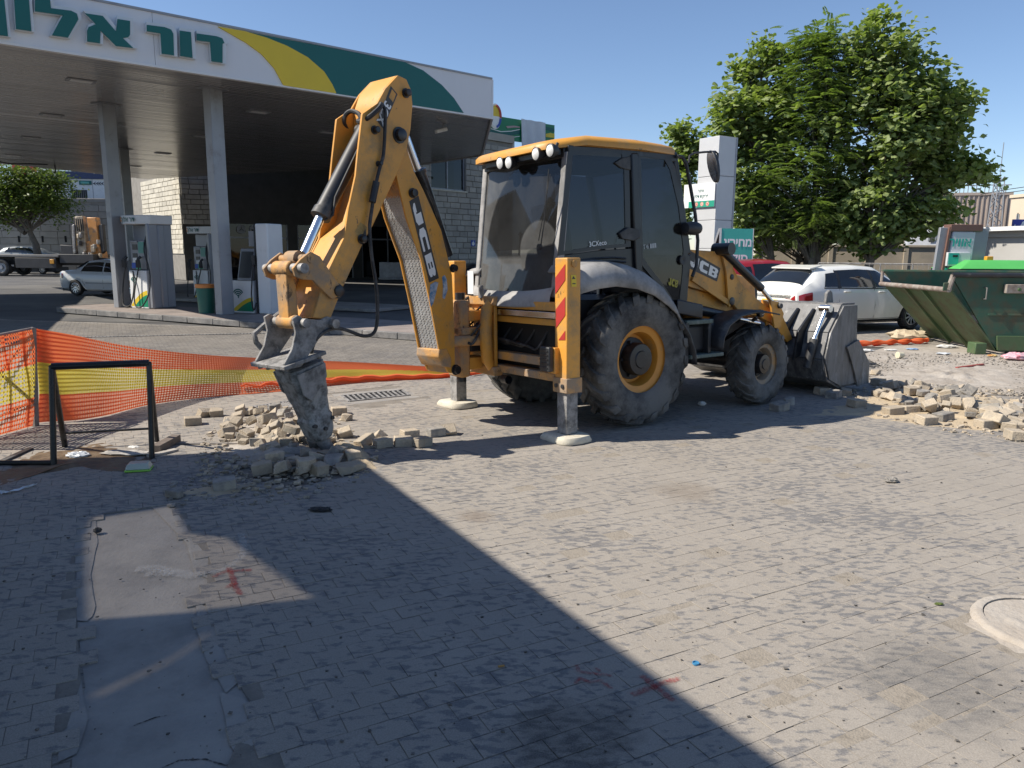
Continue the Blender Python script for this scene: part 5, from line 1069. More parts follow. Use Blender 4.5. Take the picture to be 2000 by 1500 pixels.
def palm(b, o, u, v, s):
    for k in range(4):
        r0, r1 = s * (.95 - k * .22), s * (.82 - k * .22); cy_ = -k * s * .10
        ang = [R(20 + 140 * i / 10) for i in range(11)]
        b.poly([o + u * (r0 * math.cos(a)) + v * (cy_ + r0 * .8 * math.sin(a)) for a in ang] + [o + u * (r1 * .96 * math.cos(a)) + v * (cy_ - .07 * s + r1 * .8 * math.sin(a)) for a in reversed(ang)])
    b.poly([o + u * (x * s) + v * (y * s) for x, y in ((-.1, -.55), (.14, -.55), (.06, -.1), (-.02, -.1))])
def swoosh(par, fr, x0, x1, z0, z1, y):
    n = 12; f = lambda t: z0 + (z1 - z0) * (.12 + .62 * math.sin(t * 1.45))
    b = MB(); b.poly([fr.w(x0 + (x1 - x0) * i / n, y - .003, f(i / n)) for i in range(n + 1)] + [fr.w(x1, y - .003, z0 + .03), fr.w(x0, y - .003, z0 + .03)]); b.build('yellow_swoosh', M_yl2, par, smooth=0, normals=False)
    g = lambda t: z0 + .03 + (z1 - z0) * (.52 * math.sin(max(0, t - .18) * 1.7))
    b = MB(); b.poly([fr.w(x0 + (x1 - x0) * (.18 + .82 * i / n), y - .006, g(.18 + .82 * i / n)) for i in range(n + 1)] + [fr.w(x1, y - .006, z0 + .03)]); b.build('green_swoosh', M_lgn, par, smooth=0, normals=False)
def pump(label, fr):
    t = thing('fuel_pump', fr.o, label, 'fuel pump', 'fuel pumps on the island', fr)
    bb_ = lambda nm, m, *a, p=None, bv=.015: MB().box(*a, fr).build(nm, m, p or t, bevel=bv)
    cabn = bb_('lower_cabinet', M_white, -.40, .42, 0, .5, 0, 1.12)
    swoosh(cabn, fr, -.38, .40, .02, .72, 0)
    b = MB(); palm(b, fr.w(-.18, -.004, .80), fr.a[0], fr.a[2], .17); b.build('palm_emblem', M_grn, cabn, smooth=0, normals=False)
    bb_('back_panel', M_pgr, -.52, .45, .30, .55, 0, 2.45, bv=.03); bb_('side_column', M_pgr, .46, .62, .02, .80, 0, 2.48, bv=.04); bb_('side_rib', M_pgr, .44, .66, .30, .52, 0, 2.46, bv=.04)
    dsp = bb_('display_unit', M_pgr, -.36, .34, .06, .34, 1.14, 2.0, bv=.03)
    bb_('display_hood', M_pgr, -.30, .06, .02, .1, 1.92, 1.98, p=dsp); bb_('screen', M_pdk, -.22, -.0, .045, .06, 1.72, 1.88, p=dsp, bv=0); bb_('screen', M_pdk, -.22, -.02, .045, .06, 1.5, 1.62, p=dsp, bv=0)
    bb_('teal_panel', M_pteal, .06, .32, .045, .06, 1.62, 1.95, p=dsp, bv=0); bb_('grade_sticker', mat('sticker_blue', (.05, .12, .5), .5), -.30, -.12, .045, .06, 1.18, 1.34, p=dsp, bv=0); bb_('grade_sticker', mat('sticker_green', (.10, .5, .3), .5), -.11, .1, .045, .06, 1.16, 1.34, p=dsp, bv=0); bb_('poster', M_whp, -.24, .02, .045, .06, 1.35, 1.48, p=dsp, bv=0)
    for x in (-.52, .14):
        b = MB(); b.tube([fr.w(x, -.02, 1.20), fr.w(x + .02, -.06, 1.45), fr.w(x + .05, .02, 1.52)], .045, 8); b.bar(fr.w(x, -.05, 1.2), fr.w(x + .01, -.06, 1.42), .12, .05); b.build('nozzle', M_pdk, t)
    def hs(pts): hose([fr.w(*p) for p in pts], .02, M_rub, t)
    hs([(-.5, -.03, 1.2), (-.60, -.08, .7), (-.58, -.15, .2), (-.42, -.2, .06), (-.2, -.15, .12), (-.1, -.08, .6), (-.2, .0, 1.1)]); hs([(.15, -.05, 1.2), (.02, -.1, .7), (-.02, -.15, .3), (.15, -.22, .06), (.45, -.22, .10), (.70, -.15, .5), (.66, -.06, 1.1), (.45, -.04, 1.7), (.36, .15, 2.2), (.36, .2, 2.42)])
    hb = [(-.66, .08), (-.60, .0), (-.2, -.06), (.30, -.02), (.70, .05), (.72, .78), (-.62, .62)]
    b = MB(); vs = [fr.w(x * k, y, z) for z, k in ((2.46, .96), (2.72, 1.0)) for x, y in hb]; n = 7
    b.add(vs, [(i, (i + 1) % n, (i + 1) % n + n, i + n) for i in range(n)] + [tuple(range(n - 1, -1, -1)), tuple(range(n, 2 * n))]); hd_ = b.build('header_sign', M_white, t, bevel=.02)
    b = MB(); text_mb(b, 'ןולא רוד', fr.w(-.46, -.055, 2.535), fr.a[0], fr.a[2], .13, .02, .012); b.build('header_lettering', M_grn, hd_, smooth=0, normals=False)
    b = MB(); b.poly([fr.w(x, -.034, z) for x, z in ((-.56, 2.54), (-.5, 2.54), (-.5, 2.58), (-.54, 2.58), (-.54, 2.62), (-.5, 2.64), (-.5, 2.66), (-.56, 2.66))]); b.build('header_mark', mat('orange_print', (.6, .25, .1), .5), hd_, smooth=0, normals=False)
    return t
c = G(272, 602, .14); pump('grey and white fuel pump nearest the left canopy pillar, hoses looped to the kerb', Frame((c.x, c.y + .05, .137), iu, iv, (0, 0, 1)))
c2 = D(392, 560, 28.5); pu2 = pump('far fuel pump seen past the green bin, header sign above', Frame((c2.x, c2.y, .0), iu, iv, (0, 0, 1)))
isl2 = thing('pump_island', (c2.x, c2.y, 0), 'second pump island in the shade behind the first', 'island')
b = MB(); b.box(-4, 9, -.9, 1.3, -.001, .10, Frame((c2.x, c2.y, 0), iu, iv, (0, 0, 1))); b.build('island_top', M_conc, isl2, bevel=.02)
# terminal pump at the right end
c = G(476, 611, .14); f3 = Frame((c.x, c.y, .137), (iu * .97 + iv * .1).normalized(), (iv * .97 - iu * .1).normalized(), (0, 0, 1))
t3 = thing('fuel_pump', f3.o, 'white fuel pump with slanted card terminal right of the second pillar', 'fuel pump', 'fuel pumps on the island', f3)
b3 = lambda nm, m, *a, p=None, bv=.015: MB().box(*a, f3).build(nm, m, p or t3, bevel=bv)
cb = b3('lower_cabinet', M_white, -.40, .38, 0, .5, 0, .90); swoosh(cb, f3, -.38, .36, .02, .60, 0)
b = MB(); palm(b, f3.w(-.16, -.004, .52), f3.a[0], f3.a[2], .20); b.build('palm_emblem', M_grn, cb, smooth=0, normals=False)
b3('column', M_white, .55, .98, .0, .6, 0, 2.45, bv=.03); b3('dark_column', M_blk, .44, .54, .05, .55, 0, 2.45); b3('back_panel', M_pdk, -.4, .44, .4, .52, .9, 1.2)
b = MB(); b.hexa([f3.w(*p) for p in ((-.16, -.02, .90), (.36, -.02, .90), (-.16, .1, .90), (.36, .1, .90), (-.10, .12, 1.78), (.42, .12, 1.78), (-.10, .24, 1.78), (.42, .24, 1.78))]); tm = b.build('card_terminal', M_pgr, t3, bevel=.02)
b = MB(); b.hexa([f3.w(*p) for p in ((-.10, -.025, .98), (.32, -.025, .98), (-.10, .0, .98), (.32, .0, .98), (-.05, .095, 1.70), (.37, .095, 1.70), (-.05, .12, 1.70), (.37, .12, 1.70))]); b.build('terminal_face', M_pdk, tm, smooth=0)
b = MB(); b.tube([f3.w(.36, .2, 1.78), f3.w(.36, .2, 2.2)], .02, 6); b.bar(f3.w(.15, .2, 2.05), f3.w(.42, .2, 2.05), .04, .42, (0, 0, 1)); b.build('side_frame', M_pgr, t3)
hose([f3.w(.48, -.02, 1.6), f3.w(.44, -.08, 1.0), f3.w(.42, -.12, .4), f3.w(.46, -.1, .1), f3.w(.52, -.05, .3)], .02, M_rub, t3)
b = MB(); b.bar(f3.w(.48, -.03, 1.35), f3.w(.46, -.05, 1.6), .14, .06); b.build('nozzle', M_pdk, t3)
# bin
c = G(404, 611, .14); b = MB(); b.lathe([(.001, 0), (.21, 0), (.25, .72)], (c.x, c.y, .137), (0, 0, 1), 24); bn = b.build('waste_bin', mat('bin_green', (.02, .13, .10), .45), smooth=40); tag(bn, 'green waste bin with orange rim beside the second canopy pillar', 'bin')
b = MB(); b.lathe([(.25, .70), (.275, .70), (.27, .80), (.24, .80), (.24, .72)], (c.x, c.y, .137), (0, 0, 1), 24); b.build('rim', mat('bin_orange', (.7, .25, .06), .5), bn)
# ------------------------------------------------------------------ cars
def scale_frame(f, k): f.m = f.m * k; f.a = tuple(a * k for a in f.a)
def paint(name, col): 
    m = mat(name, col, .28, var=.03, sc_=1, dirt=tuple(c * .6 + .12 for c in col), damt=.22, dsc=1.1, coat=.6); return m
M_ctyre = mat('car_tyre', (.025, .025, .026), .8, var=.3, dirt=(.10, .095, .09), damt=.4, dsc=8); M_alloy = mat('alloy_wheel', (.55, .56, .58), .3, metal=.8, var=.1)
M_lred = mat('tail_lamp_red', (.30, .012, .015), .15, var=.2, coat=.5); M_trim = mat('car_trim', (.02, .02, .022), .5)
def car(label, fr, st, col, L=4.3, W=1.78, group=None, cat='car', plate=None, wheels=(-1.32, 1.30), wr=.32, glass=None, roofc=None, name='parked_car', alloy=True):
    """st: stations (x, bottom z, belt z, belt half-width, roof z, roof half-width) from tail to nose"""
    t = thing(name, fr.o, label, cat, group, Frame(fr.o, *[a.normalized() for a in fr.a])); K_ = fr.a[0].length
    xs = [s[0] for s in st]
    def sta(x):
        i = max(0, min(len(st) - 2, next((k for k in range(len(st) - 1) if x <= st[k + 1][0]), len(st) - 2)))
        f = (x - st[i][0]) / (st[i + 1][0] - st[i][0]); return [a + (b_ - a) * f for a, b_ in zip(st[i], st[i + 1])]
    def sec(x):
        _, z0, zb_, hw, zr, rw = sta(x); zm = z0 + (zb_ - z0) * .52
        return [(hw * .86, z0), (hw * .97, z0 + .06), (hw, z0 + .22), (hw * 1.01, zm), (hw * .985, zb_ - .10), (hw * .955, zb_), (rw + (hw * .955 - rw) * .5 + .015, (zb_ + zr) / 2 + .01), (rw + .01, zr - .07), (rw * .88, zr - .012), (rw * .5, zr + .012), (0, zr + .022)]
    def P_(x, tt, s, o=0):
        c = sec(x); i = min(len(c) - 2, int(tt)); f = tt - i; y, z = c[i][0] + (c[i + 1][0] - c[i][0]) * f, c[i][1] + (c[i + 1][1] - c[i][1]) * f
        if o: d = V((c[i + 1][0] - c[i][0], c[i + 1][1] - c[i][1])); n = V((d.y, -d.x)).normalized(); y += n.x * o; z += n.y * o
        return fr.w(x, y * s, z)
    xx = []; 
    for a, b_ in zip(xs[:-1], xs[1:]):
        k = max(1, int((b_ - a) / .10)); xx += [a + (b_ - a) * i / k for i in range(k)]
    xx.append(xs[-1]); b = MB(); full = []
    for x in xx:
        c = sec(x)
        ring = [(y, z) for y, z in c] + [(-y, z) for y, z in reversed(c[:-1])]
        wz = [(abs(x - wx) < wr + .055, math.sqrt(max(0, (wr + .055) ** 2 - (x - wx) ** 2))) for wx in wheels]
        lift = max([h for ok, h in wz if ok] + [0]); zl = wr + lift - .02 if lift else 0
        full.append([fr.w(x, y, max(z, min(zl, wr * 2.1)) if abs(y) > .3 and z < wr * 2.1 else z) for y, z in ring])
    n = len(full[0]); b.add([p for r in full for p in r], [(i * n + j, i * n + j + 1, (i + 1) * n + j + 1, (i + 1) * n + j) for i in range(len(full) - 1) for j in range(n - 1)] + [tuple(range(n)), tuple(range((len(full)) * n - 1, (len(full) - 1) * n - 1, -1))])
    body = b.build('body', col, t, smooth=38)
    b = MB(); b.box(xs[0] + .1, xs[-1] - .1, -W * .40, W * .40, .18, .5, fr); b.build('underbody', M_trim, t, smooth=0)
    for wx in wheels:
        for s in (-1, 1):
            o = fr.w(wx, s * (W / 2 - .10), wr); ax = fr.a[1].normalized() * s; wr_ = wr; wr = wr_ * K_
            b = MB(); b.lathe([(wr * .64, -.09), (wr * .68, .10), (wr * .9, .11), (wr, .07), (wr, -.07), (wr * .9, -.1)], o, ax, 28, closed=True); tw = b.build('wheel', M_ctyre, t, smooth=50)
            b = MB(); b.lathe([(wr * .68, .085), (wr * .62, .06), (.001, .03)], o, ax, 28); u = V((0, 0, 1)); v = ax.cross(u)
            if alloy:
                b = MB(); b.lathe([(wr * .69, .09), (wr * .62, .095), (wr * .60, .06)], o, ax, 28); b.lathe([(wr * .2, .05), (wr * .17, .085), (.001, .09)], o, ax, 14)
                for k in range(10): q = 2 * math.pi * k / 10; d = u * math.cos(q) + v * math.sin(q); b.bar(o + ax * .07 + d * .05, o + ax * .08 + d * wr * .63, .035, .02, ax)
                b.build('rim', M_alloy, tw); b = MB(); b.lathe([(wr * .64, .0), (.001, .0)], o, ax, 20); b.build('brake_shadow', M_dark, tw)
            else: b.build('hubcap', M_alloy, tw)
            wr = wr_
    gl = glass or M_gcarp
    def pane(nm, xa, xb, ta, tb, s, m, o=.006, xa2=None, xb2=None, par=None):
        b = MB(); xa2 = xa if xa2 is None else xa2; xb2 = xb if xb2 is None else xb2
        b.grid(lambda u, v: P_((xa + (xa2 - xa) * v) + ((xb + (xb2 - xb) * v) - (xa + (xa2 - xa) * v)) * u, ta + (tb - ta) * v, s, o), 10, 6); return b.build(nm, m, par or t, smooth=60, normals=False)
    def strip(nm, x, za, zb_, ya, yb, m, o=.012, sgn=-1):
        pass
    return t, P_, pane, sta
M_gcarp = mat('car_pane', (.012, .014, .016), .06, var=.2, spec=.8)
def seam(t, P_, pts, r=.006, nm='door_gap', m=None):
    b = MB(); b.tube([P_(x, tt, s, .001) for x, tt, s in pts], r, 4); b.build(nm, m or M_trim, t, smooth=0)
def quadpart(t, nm, m, pts, th=.015, bevel=.004, n=None):
    pts = [V(p) for p in pts]; n = n or (pts[1] - pts[0]).cross(pts[2] - pts[0]).normalized(); b = MB(); b.prism([p - n * th * .5 for p in pts], n * th); return b.build(nm, m, t, bevel=bevel)
# white hatchback behind the loader shovel
cyaw = 24.0; CS = 1.11; cf0 = yawframe((0, 0, 0), cyaw); fw = G(1773, 643); cpos = fw - cf0.a[0] * 1.30 * CS + cf0.a[1] * .80 * CS
cf = yawframe((cpos.x, cpos.y, 0), cyaw); scale_frame(cf, CS)
HATCH = [(-2.13, .42, .80, .62, .82, .58), (-2.10, .28, .88, .76, .93, .66), (-1.98, .24, .93, .84, 1.0, .70), (-1.80, .22, .96, .87, 1.16, .66), (-1.52, .22, .97, .885, 1.37, .62), (-1.1, .2, .965, .89, 1.43, .62), (-.3, .2, .95, .89, 1.46, .63), (.25, .2, .94, .89, 1.43, .62), (.75, .2, .93, .885, 1.22, .64), (1.12, .2, .92, .88, 1.0, .70), (1.3, .21, .90, .87, .96, .72), (1.9, .25, .80, .82, .84, .66), (2.1, .3, .68, .70, .72, .56), (2.16, .42, .6, .5, .62, .4)]
M_cw = paint('white_car_paint', (.78, .77, .72))
t, P_, pane, sta = car('white hatchback parked beyond the loader shovel, right side towards the street', cf, HATCH, M_cw, wr=.325)
pane('rear_window', -1.95, -1.95, 0, 0, 1, M_gcarp) if False else None
b = MB()
def rwf(u, v):
    x = -1.90 + .36 * v; s_ = sta(x); hw = s_[5] * (.97 - .03 * v); y = hw * (2 * u - 1); z = s_[4] + .026 - .05 * abs(2 * u - 1) ** 4; return cf.w(x - .012, y, z + .006)
b.grid(rwf, 12, 8); b.build('rear_window', M_gcarp, t, smooth=60, normals=False)
quadpart(t, 'roof_spoiler', M_cw, [cf.w(-1.62, -.58, 1.385), cf.w(-1.62, .58, 1.385), cf.w(-1.3, .6, 1.45), cf.w(-1.3, -.6, 1.45)], .03)
for s in (-1, 1):
    pane('side_glass', -.95, .02, 5.15, 6.9, s, M_gcarp, xa2=-.92, xb2=-.05); pane('side_glass', .08, .98, 5.15, 6.9, s, M_gcarp, xa2=.04, xb2=.42); pane('quarter_glass', -1.42, -1.03, 5.15, 6.6, s, M_gcarp, xa2=-1.28, xb2=-1.0)
    pane('window_trim', -1.44, 1.0, 4.98, 5.1, s, M_trim, .004); pane('pillar_trim', -.0, .10, 5.1, 6.92, s, M_trim, .0045, xa2=-.07, xb2=.06); pane('pillar_trim', -1.05, -.93, 5.1, 6.9, s, M_trim, .0045, xa2=-1.02, xb2=-.9)
    seam(t, P_, [(-.99, 7.0, s), (-1.0, 5.0, s), (-1.02, 3.2, s), (-.92, 2.2, s)]); seam(t, P_, [(.05, 5.0, s), (.06, 3.0, s), (.06, 1.3, s)]); seam(t, P_, [(1.05, 5.0, s), (1.02, 3.0, s), (.98, 1.3, s)]); seam(t, P_, [(-.9, 1.25, s), (0, 1.2, s), (.98, 1.25, s)])
    seam(t, P_, [(-1.9, 4.3, s), (-.5, 4.25, s), (1.6, 4.1, s)], .004, 'shoulder_line', M_cw)
    for hx in (-.78, .26):
        p = P_(hx, 4.35, s, .02); b = MB(); b.bar(p - cf.a[0] * .10, p + cf.a[0] * .10, .03, .03); b.build('handle', M_cw, t, bevel=.008)
    b = MB(); b.hexa([P_(.86, 5.3, s, .02 + .2 * i) + V((0, 0, z)) + cf.a[0] * d for i in (0, 1) for z in (-.03, .11) for d in (-.05, .06)]); b.build('wing_mirror', M_cw, t, bevel=.03)
    b = MB(); b.grid(lambda u, v: P_(-2.075 + .30 * u, 3.45 + .85 * v, s, .012), 8, 4); b.build('tail_lamp', M_lred, t, smooth=60, normals=False)
    pane('sill', -.95, 1.0, .4, 1.1, s, M_trim, .006)
quadpart(t, 'tail_lamp_inner', M_lred, [cf.w(-2.125, -.72, .72), cf.w(-2.125, -.45, .74), cf.w(-2.105, -.45, .87), cf.w(-2.09, -.70, .87)])
pl = quadpart(t, 'number_plate', mat('plate_yellow', (.72, .48, .02), .5), [cf.w(-2.145, -.24, .60), cf.w(-2.145, .24, .60), cf.w(-2.145, .24, .71), cf.w(-2.145, -.24, .71)])
b = MB(); text_mb(b, '81·527', cf.w(-2.156, .20, .62), -cf.a[1], V((0, 0, 1)), .075, .01); b.build('plate_digits', M_trim, pl, smooth=0, normals=False)
quadpart(t, 'rear_bumper', M_trim, [cf.w(-2.13, -.6, .30), cf.w(-2.13, .6, .30), cf.w(-2.14, .6, .42), cf.w(-2.14, -.6, .42)], .04)
# red hatchback beyond it
r0 = cpos + V((-math.sin(R(24)), math.cos(R(24)), 0)) * 3.0 + V((math.cos(R(24)), math.sin(R(24)), 0)) * .1; rf = yawframe((r0.x, r0.y, 0), cyaw - 2); scale_frame(rf, CS); M_cr = paint('red_car_paint', (.30, .015, .02))
t, P_, pane, sta = car('dark red hatchback parked on the far side of the white hatchback', rf, [(a, b_, c * 1.03, d, e * 1.06, f) for a, b_, c, d, e, f in HATCH], M_cr)
def rwf(u, v):
    x = -1.90 + .36 * v; s_ = sta(x); hw = s_[5] * (.97 - .03 * v); return rf.w(x - .012, hw * (2 * u - 1), s_[4] + .032 - .05 * abs(2 * u - 1) ** 4)
b = MB(); b.grid(rwf, 12, 8); b.build('rear_window', M_gcarp, t, smooth=60, normals=False)
for s in (-1, 1):
    pane('side_glass', -.95, .02, 5.15, 6.9, s, M_gcarp, xa2=-.92, xb2=-.05); pane('side_glass', .08, .98, 5.15, 6.9, s, M_gcarp, xa2=.04, xb2=.42); pane('quarter_glass', -1.42, -1.03, 5.15, 6.6, s, M_gcarp, xa2=-1.28, xb2=-1.0)
    b = MB(); b.grid(lambda u, v: P_(-2.06 + .26 * u, 3.45 + 1.2 * v, s, .012), 8, 4); b.build('tail_lamp', M_lred, t, smooth=60, normals=False)
# dark car far behind the price board
p = D(1505, 500, 31); ff = yawframe((p.x, p.y, 0), 20); M_cd = paint('black_car_paint', (.02, .022, .025))
t, P_, pane, sta = car('black car seen in the gap right of the green price board', ff, HATCH, M_cd)
for s in (-1, 1): pane('side_glass', -1.3, .9, 5.15, 6.9, s, mat('pale_reflection_pane', (.3, .32, .33), .1), xa2=-1.2, xb2=.4)
p = D(1425, 500, 27); ff = yawframe((p.x, p.y, 0), 25); t, P_, pane, sta = car('black car half hidden behind the foot of the price board', ff, HATCH, M_cd)
for s in (-1, 1): pane('side_glass', -1.3, .9, 5.15, 6.9, s, M_gcarp, xa2=-1.2, xb2=.4)
# black car behind the backhoe carriage
p = D(925, 500, 30); ff = yawframe((p.x + .1, p.y, 0), 205); t, P_, pane, sta = car('black car in the gap between the raised arm and the cab', ff, HATCH, M_cd)
for s in (-1, 1): pane('side_glass', -1.3, .9, 5.15, 6.9, s, M_gcarp, xa2=-1.2, xb2=.4)
# silver saloon at the left
SEDAN = [(-2.2, .42, .82, .55, .85, .50), (-2.16, .28, .90, .74, .94, .64), (-2.0, .24, .94, .82, 1.0, .68), (-1.5, .22, .95, .86, 1.03, .70), (-1.3, .22, .95, .865, 1.12, .66), (-.85, .2, .94, .87, 1.39, .58), (-.3, .2, .93, .87, 1.44, .58), (.25, .2, .92, .87, 1.40, .58), (.75, .2, .92, .865, 1.15, .63), (1.0, .2, .91, .86, 1.0, .70), (1.25, .21, .89, .85, .95, .72), (1.9, .25, .80, .80, .83, .64), (2.15, .3, .66, .68, .7, .54), (2.2, .42, .6, .5, .62, .4)]
rw_ = G(152, 577); syaw = -14.0; s0_ = yawframe((0, 0, 0), syaw); sp = rw_ + s0_.a[0] * 1.32 + s0_.a[1] * .78; sf = yawframe((sp.x, sp.y, 0), syaw)
t, P_, pane, sta = car('silver white saloon passing behind the left canopy pillar', sf, SEDAN, paint('silver_car_paint', (.55, .56, .57)), wr=.31)
for s in (-1, 1):
    pane('side_glass', -1.05, .0, 5.15, 6.9, s, M_gcarp, xa2=-.85, xb2=-.05); pane('side_glass', .06, .95, 5.15, 6.9, s, M_gcarp, xa2=.02, xb2=.4)
    seam(t, P_, [(.03, 5.0, s), (.03, 3.0, s), (.03, 1.3, s)]); seam(t, P_, [(-.98, 5.0, s), (-.95, 3.0, s), (-.85, 2.0, s)]); pane('side_moulding', -.8, 1.0, 2.5, 2.75, s, M_gry, .012)
    b = MB(); b.grid(lambda u, v: P_(-2.14 + .22 * u, 3.4 + 1.0 * v, s, .012), 6, 4); b.build('tail_lamp', M_lred, t, smooth=60, normals=False)
b = MB(); b.grid(lambda u, v: sf.w(-1.42 + .5 * v - .01, sta(-1.42 + .5 * v)[5] * .95 * (2 * u - 1), sta(-1.42 + .5 * v)[4] + .03), 10, 6); b.build('rear_window', M_gcarp, t, smooth=60, normals=False)
# grey estate beyond the truck bed
p = D(62, 500, 57.5); gf = yawframe((p.x, p.y, 0.0), -3); t, P_, pane, sta = car('grey estate car parked along the stone wall beyond the flatbed', gf, [(a * 1.12, b_ + .55, c + .55, d, e + .55, f) for a, b_, c, d, e, f in HATCH], paint('grey_car_paint', (.30, .32, .32)))
for s in (-1, 1): pane('side_glass', -1.5, 1.0, 5.15, 6.9, s, M_gcarp, xa2=-1.3, xb2=.45)
# ------------------------------------------------------------------ flatbed truck with loading crane
tp = G(27, 538); tf = yawframe((tp.x, tp.y, 0), -4)
tr = thing('flatbed_truck', tp, 'dark flatbed truck with an orange folding crane parked before the stone wall', 'truck', fr=tf)
M_bed = mat('truck_bed', (.16, .155, .15), .6, var=.2); M_trk = mat('truck_dark', (.035, .035, .038), .6, var=.3); M_ora = mat('crane_orange', (.62, .27, .07), .45, var=.15, dirt=(.25, .2, .16), damt=.4); M_crg = mat('crane_cream', (.5, .40, .28), .5, var=.2, dirt=(.2, .17, .14), damt=.5)
tb = lambda nm, m, *a, bv=.03: MB().box(*a, tf).build(nm, m, tr, bevel=bv)
tb('bed', M_bed, -4, 4.2, -1.2, 1.2, 1.28, 1.45); tb('frame', M_trk, -4, 7.5, -.5, .5, .75, 1.27); tb('side_box', M_trk, 1.1, 4.0, -1.2, -.55, .55, 1.25); tb('crane_base', M_trk, 4.2, 6.6, -1.1, 1.1, .9, 1.5); tb('marker_lamp', mat('amber_lamp', (.6, .28, .03), .4), 3.6, 3.9, -1.26, -1.21, .85, 1.15)
for x in (0, -1.7):
    for s in (-1, 1):
        b = MB(); o = tf.w(x, s * 1.0, .58); b.lathe([(.30, -.14), (.36, .15), (.5, .17), (.58, .12), (.58, -.12), (.5, -.16)], o, tf.a[1] * s, 28, closed=True); wl_ = b.build('wheel', M_ctyre, tr, smooth=50)
        b = MB(); b.lathe([(.34, .12), (.30, .04), (.14, .04), (.12, .14), (.001, .14)], o, tf.a[1] * s, 24); b.build('rim', M_gry, wl_)
tw = lambda px, py: (lambda q: V((q.x, 0, q.z)))(tf.m.transposed() @ (PL(px, py, tf.o, tf.a[1]) - tf.o))
def tpoly(nm, m, pts, y0, y1): b = MB(); b.prism([tf.w(q.x, y0, q.z) for q in (tw(*p) for p in pts)], tf.a[1] * (y1 - y0)); return b.build(nm, m, tr, bevel=.04)
tpoly('crane_boom', M_ora, [(175, 425), (193, 425), (198, 470), (203, 505), (188, 505), (182, 470)], -.35, .15); tpoly('crane_column', M_crg, [(153, 424), (168, 422), (172, 455), (176, 490), (160, 500), (155, 455)], -.4, .0)
tpoly('crane_foot', M_ora, [(160, 478), (178, 470), (200, 480), (206, 508), (158, 508)], -.3, .4); tpoly('control_bank', M_trk, [(126, 478), (150, 480), (152, 503), (128, 502)], -.5, .3); tpoly('ram', M_stl, [(149, 440), (154, 438), (157, 495), (151, 497)], -.5, -.3); tpoly('hook_block', M_trk, [(147, 425), (158, 421), (160, 432), (150, 437)], -.3, .1); tpoly('crane_ram', M_trk, [(197, 440), (205, 438), (210, 490), (203, 496)], -.3, 0); tpoly('yellow_tank', M_yl2, [(139, 465), (147, 464), (148, 480), (140, 480)], .1, .5)
b = MB()
for k in range(4): q0, q1 = tw(157 + 4 * k, 428), tw(160 + 4 * k, 452); b.tube([tf.w(q0.x, -.48, q0.z), tf.w(q1.x, -.48, q1.z)], .04, 6)
b.build('crane_hoses', M_rub, tr)
for k in range(14):
    q = tw(rnd.uniform(158, 206), rnd.uniform(455, 505)); b = MB(); b.box(-.1, .1, -.1, .1, -.15, .15, Frame(tf.w(q.x, -.5, q.z), *yawframe((0, 0, 0), rnd.uniform(0, 90)).a)); b.build('fitting', rnd.choice((M_trk, M_crg, M_stl)), tr, bevel=.03)
# ------------------------------------------------------------------ stone retaining wall at the left
pa, pb_ = D(-90, 500, 60), D(300, 500, 62); RWl = Wall(V((pa.x, pa.y, 0)), V((pb_.x, pb_.y, 0)))
rw = thing('retaining_wall', RWl.p, 'long pale stone block wall behind the flatbed truck', 'wall')
RH = RWl.at(135, 390)[1]
b = MB(); RWl.box(b, 0, RWl.L, 0, RH, -.5, 0); b.build('core', M_mort, rw, smooth=0)
M_rws = mat('retaining_stone', (.40, .365, .32), .9, var=.14, sc_=1.5, bump=.5, bsc=6, isl=.10)
stone_courses(RWl, rw, 0, RWl.L, .1, RH - .2, .52, .8, 1.5, M_rws, [], 'stone_block', 190)
b = MB(); RWl.box(b, 0, RWl.L, RH - .18, RH + .05, -.55, .1); b.build('coping', M_rws, rw, smooth=0)
for px in (38, 84, 129):
    q = RWl.at(px, 467); b = MB(); RWl.box(b, q[0] - .08, q[0] + .08, q[1] - .25, q[1] + .25, .0, .075); b.build('drain_slot', M_dark, rw, smooth=0)
# white kiosk with blue band above the wall
KW = Wall(V((*D(131, 500, 64)[:2], 0)), V((*D(420, 500, 65)[:2], 0)))
kz0, kz1 = KW.at(200, 396)[1], KW.at(200, 338)[1]
kk = thing('roadside_kiosk', KW.p + V((0, 0, RH)), 'white kiosk with dark blue band standing on top of the stone wall', 'kiosk')
b = MB(); KW.box(b, 0, KW.L, RH - .3, kz1, -4, 0); b.build('body', M_white, kk, smooth=0)
zq = KW.at(200, 350)[1]; b = MB(); KW.box(b, -.1, KW.L, zq, kz1 + .1, -4, .12); b.build('blue_band', mat('navy_band', (.015, .03, .10), .5), kk, smooth=0)
q0, q1 = KW.at(155, 361), KW.at(179, 353); b = MB(); KW.box(b, q0[0], q1[0], q0[1], q1[1], .005, .06); lg = b.build('teal_sign', M_grn, kk, bevel=.03)
b = MB(); KW.box(b, q0[0] + .15, q1[0] - .2, q0[1] + .1, q1[1] - .08, .062, .07); b.build('teal_sign_print', mat('sign_teal', (.12, .4, .35), .5), lg, smooth=0)
for px in (184, 194):
    q = KW.at(px, 359); b = MB(); b.poly([KW.pt(q[0] + x, q[1] + z, .01) for x, z in ((.2, .2), (-.1, .02), (.2, -.16), (.05, .02))]); b.poly([KW.pt(q[0] + x + .22, q[1] + z, .01) for x, z in ((.2, .2), (-.1, .02), (.2, -.16), (.05, .02))]); b.build('arrow_print', M_dark, kk, smooth=0, normals=False)
q0, q1 = KW.at(141, 387), KW.at(170, 371); b = MB(); KW.box(b, q0[0], q1[0], q0[1], q1[1], -.02, .02); gr_ = b.build('vent_window', mat('vent_grey', (.22, .21, .2), .7), kk, smooth=0)
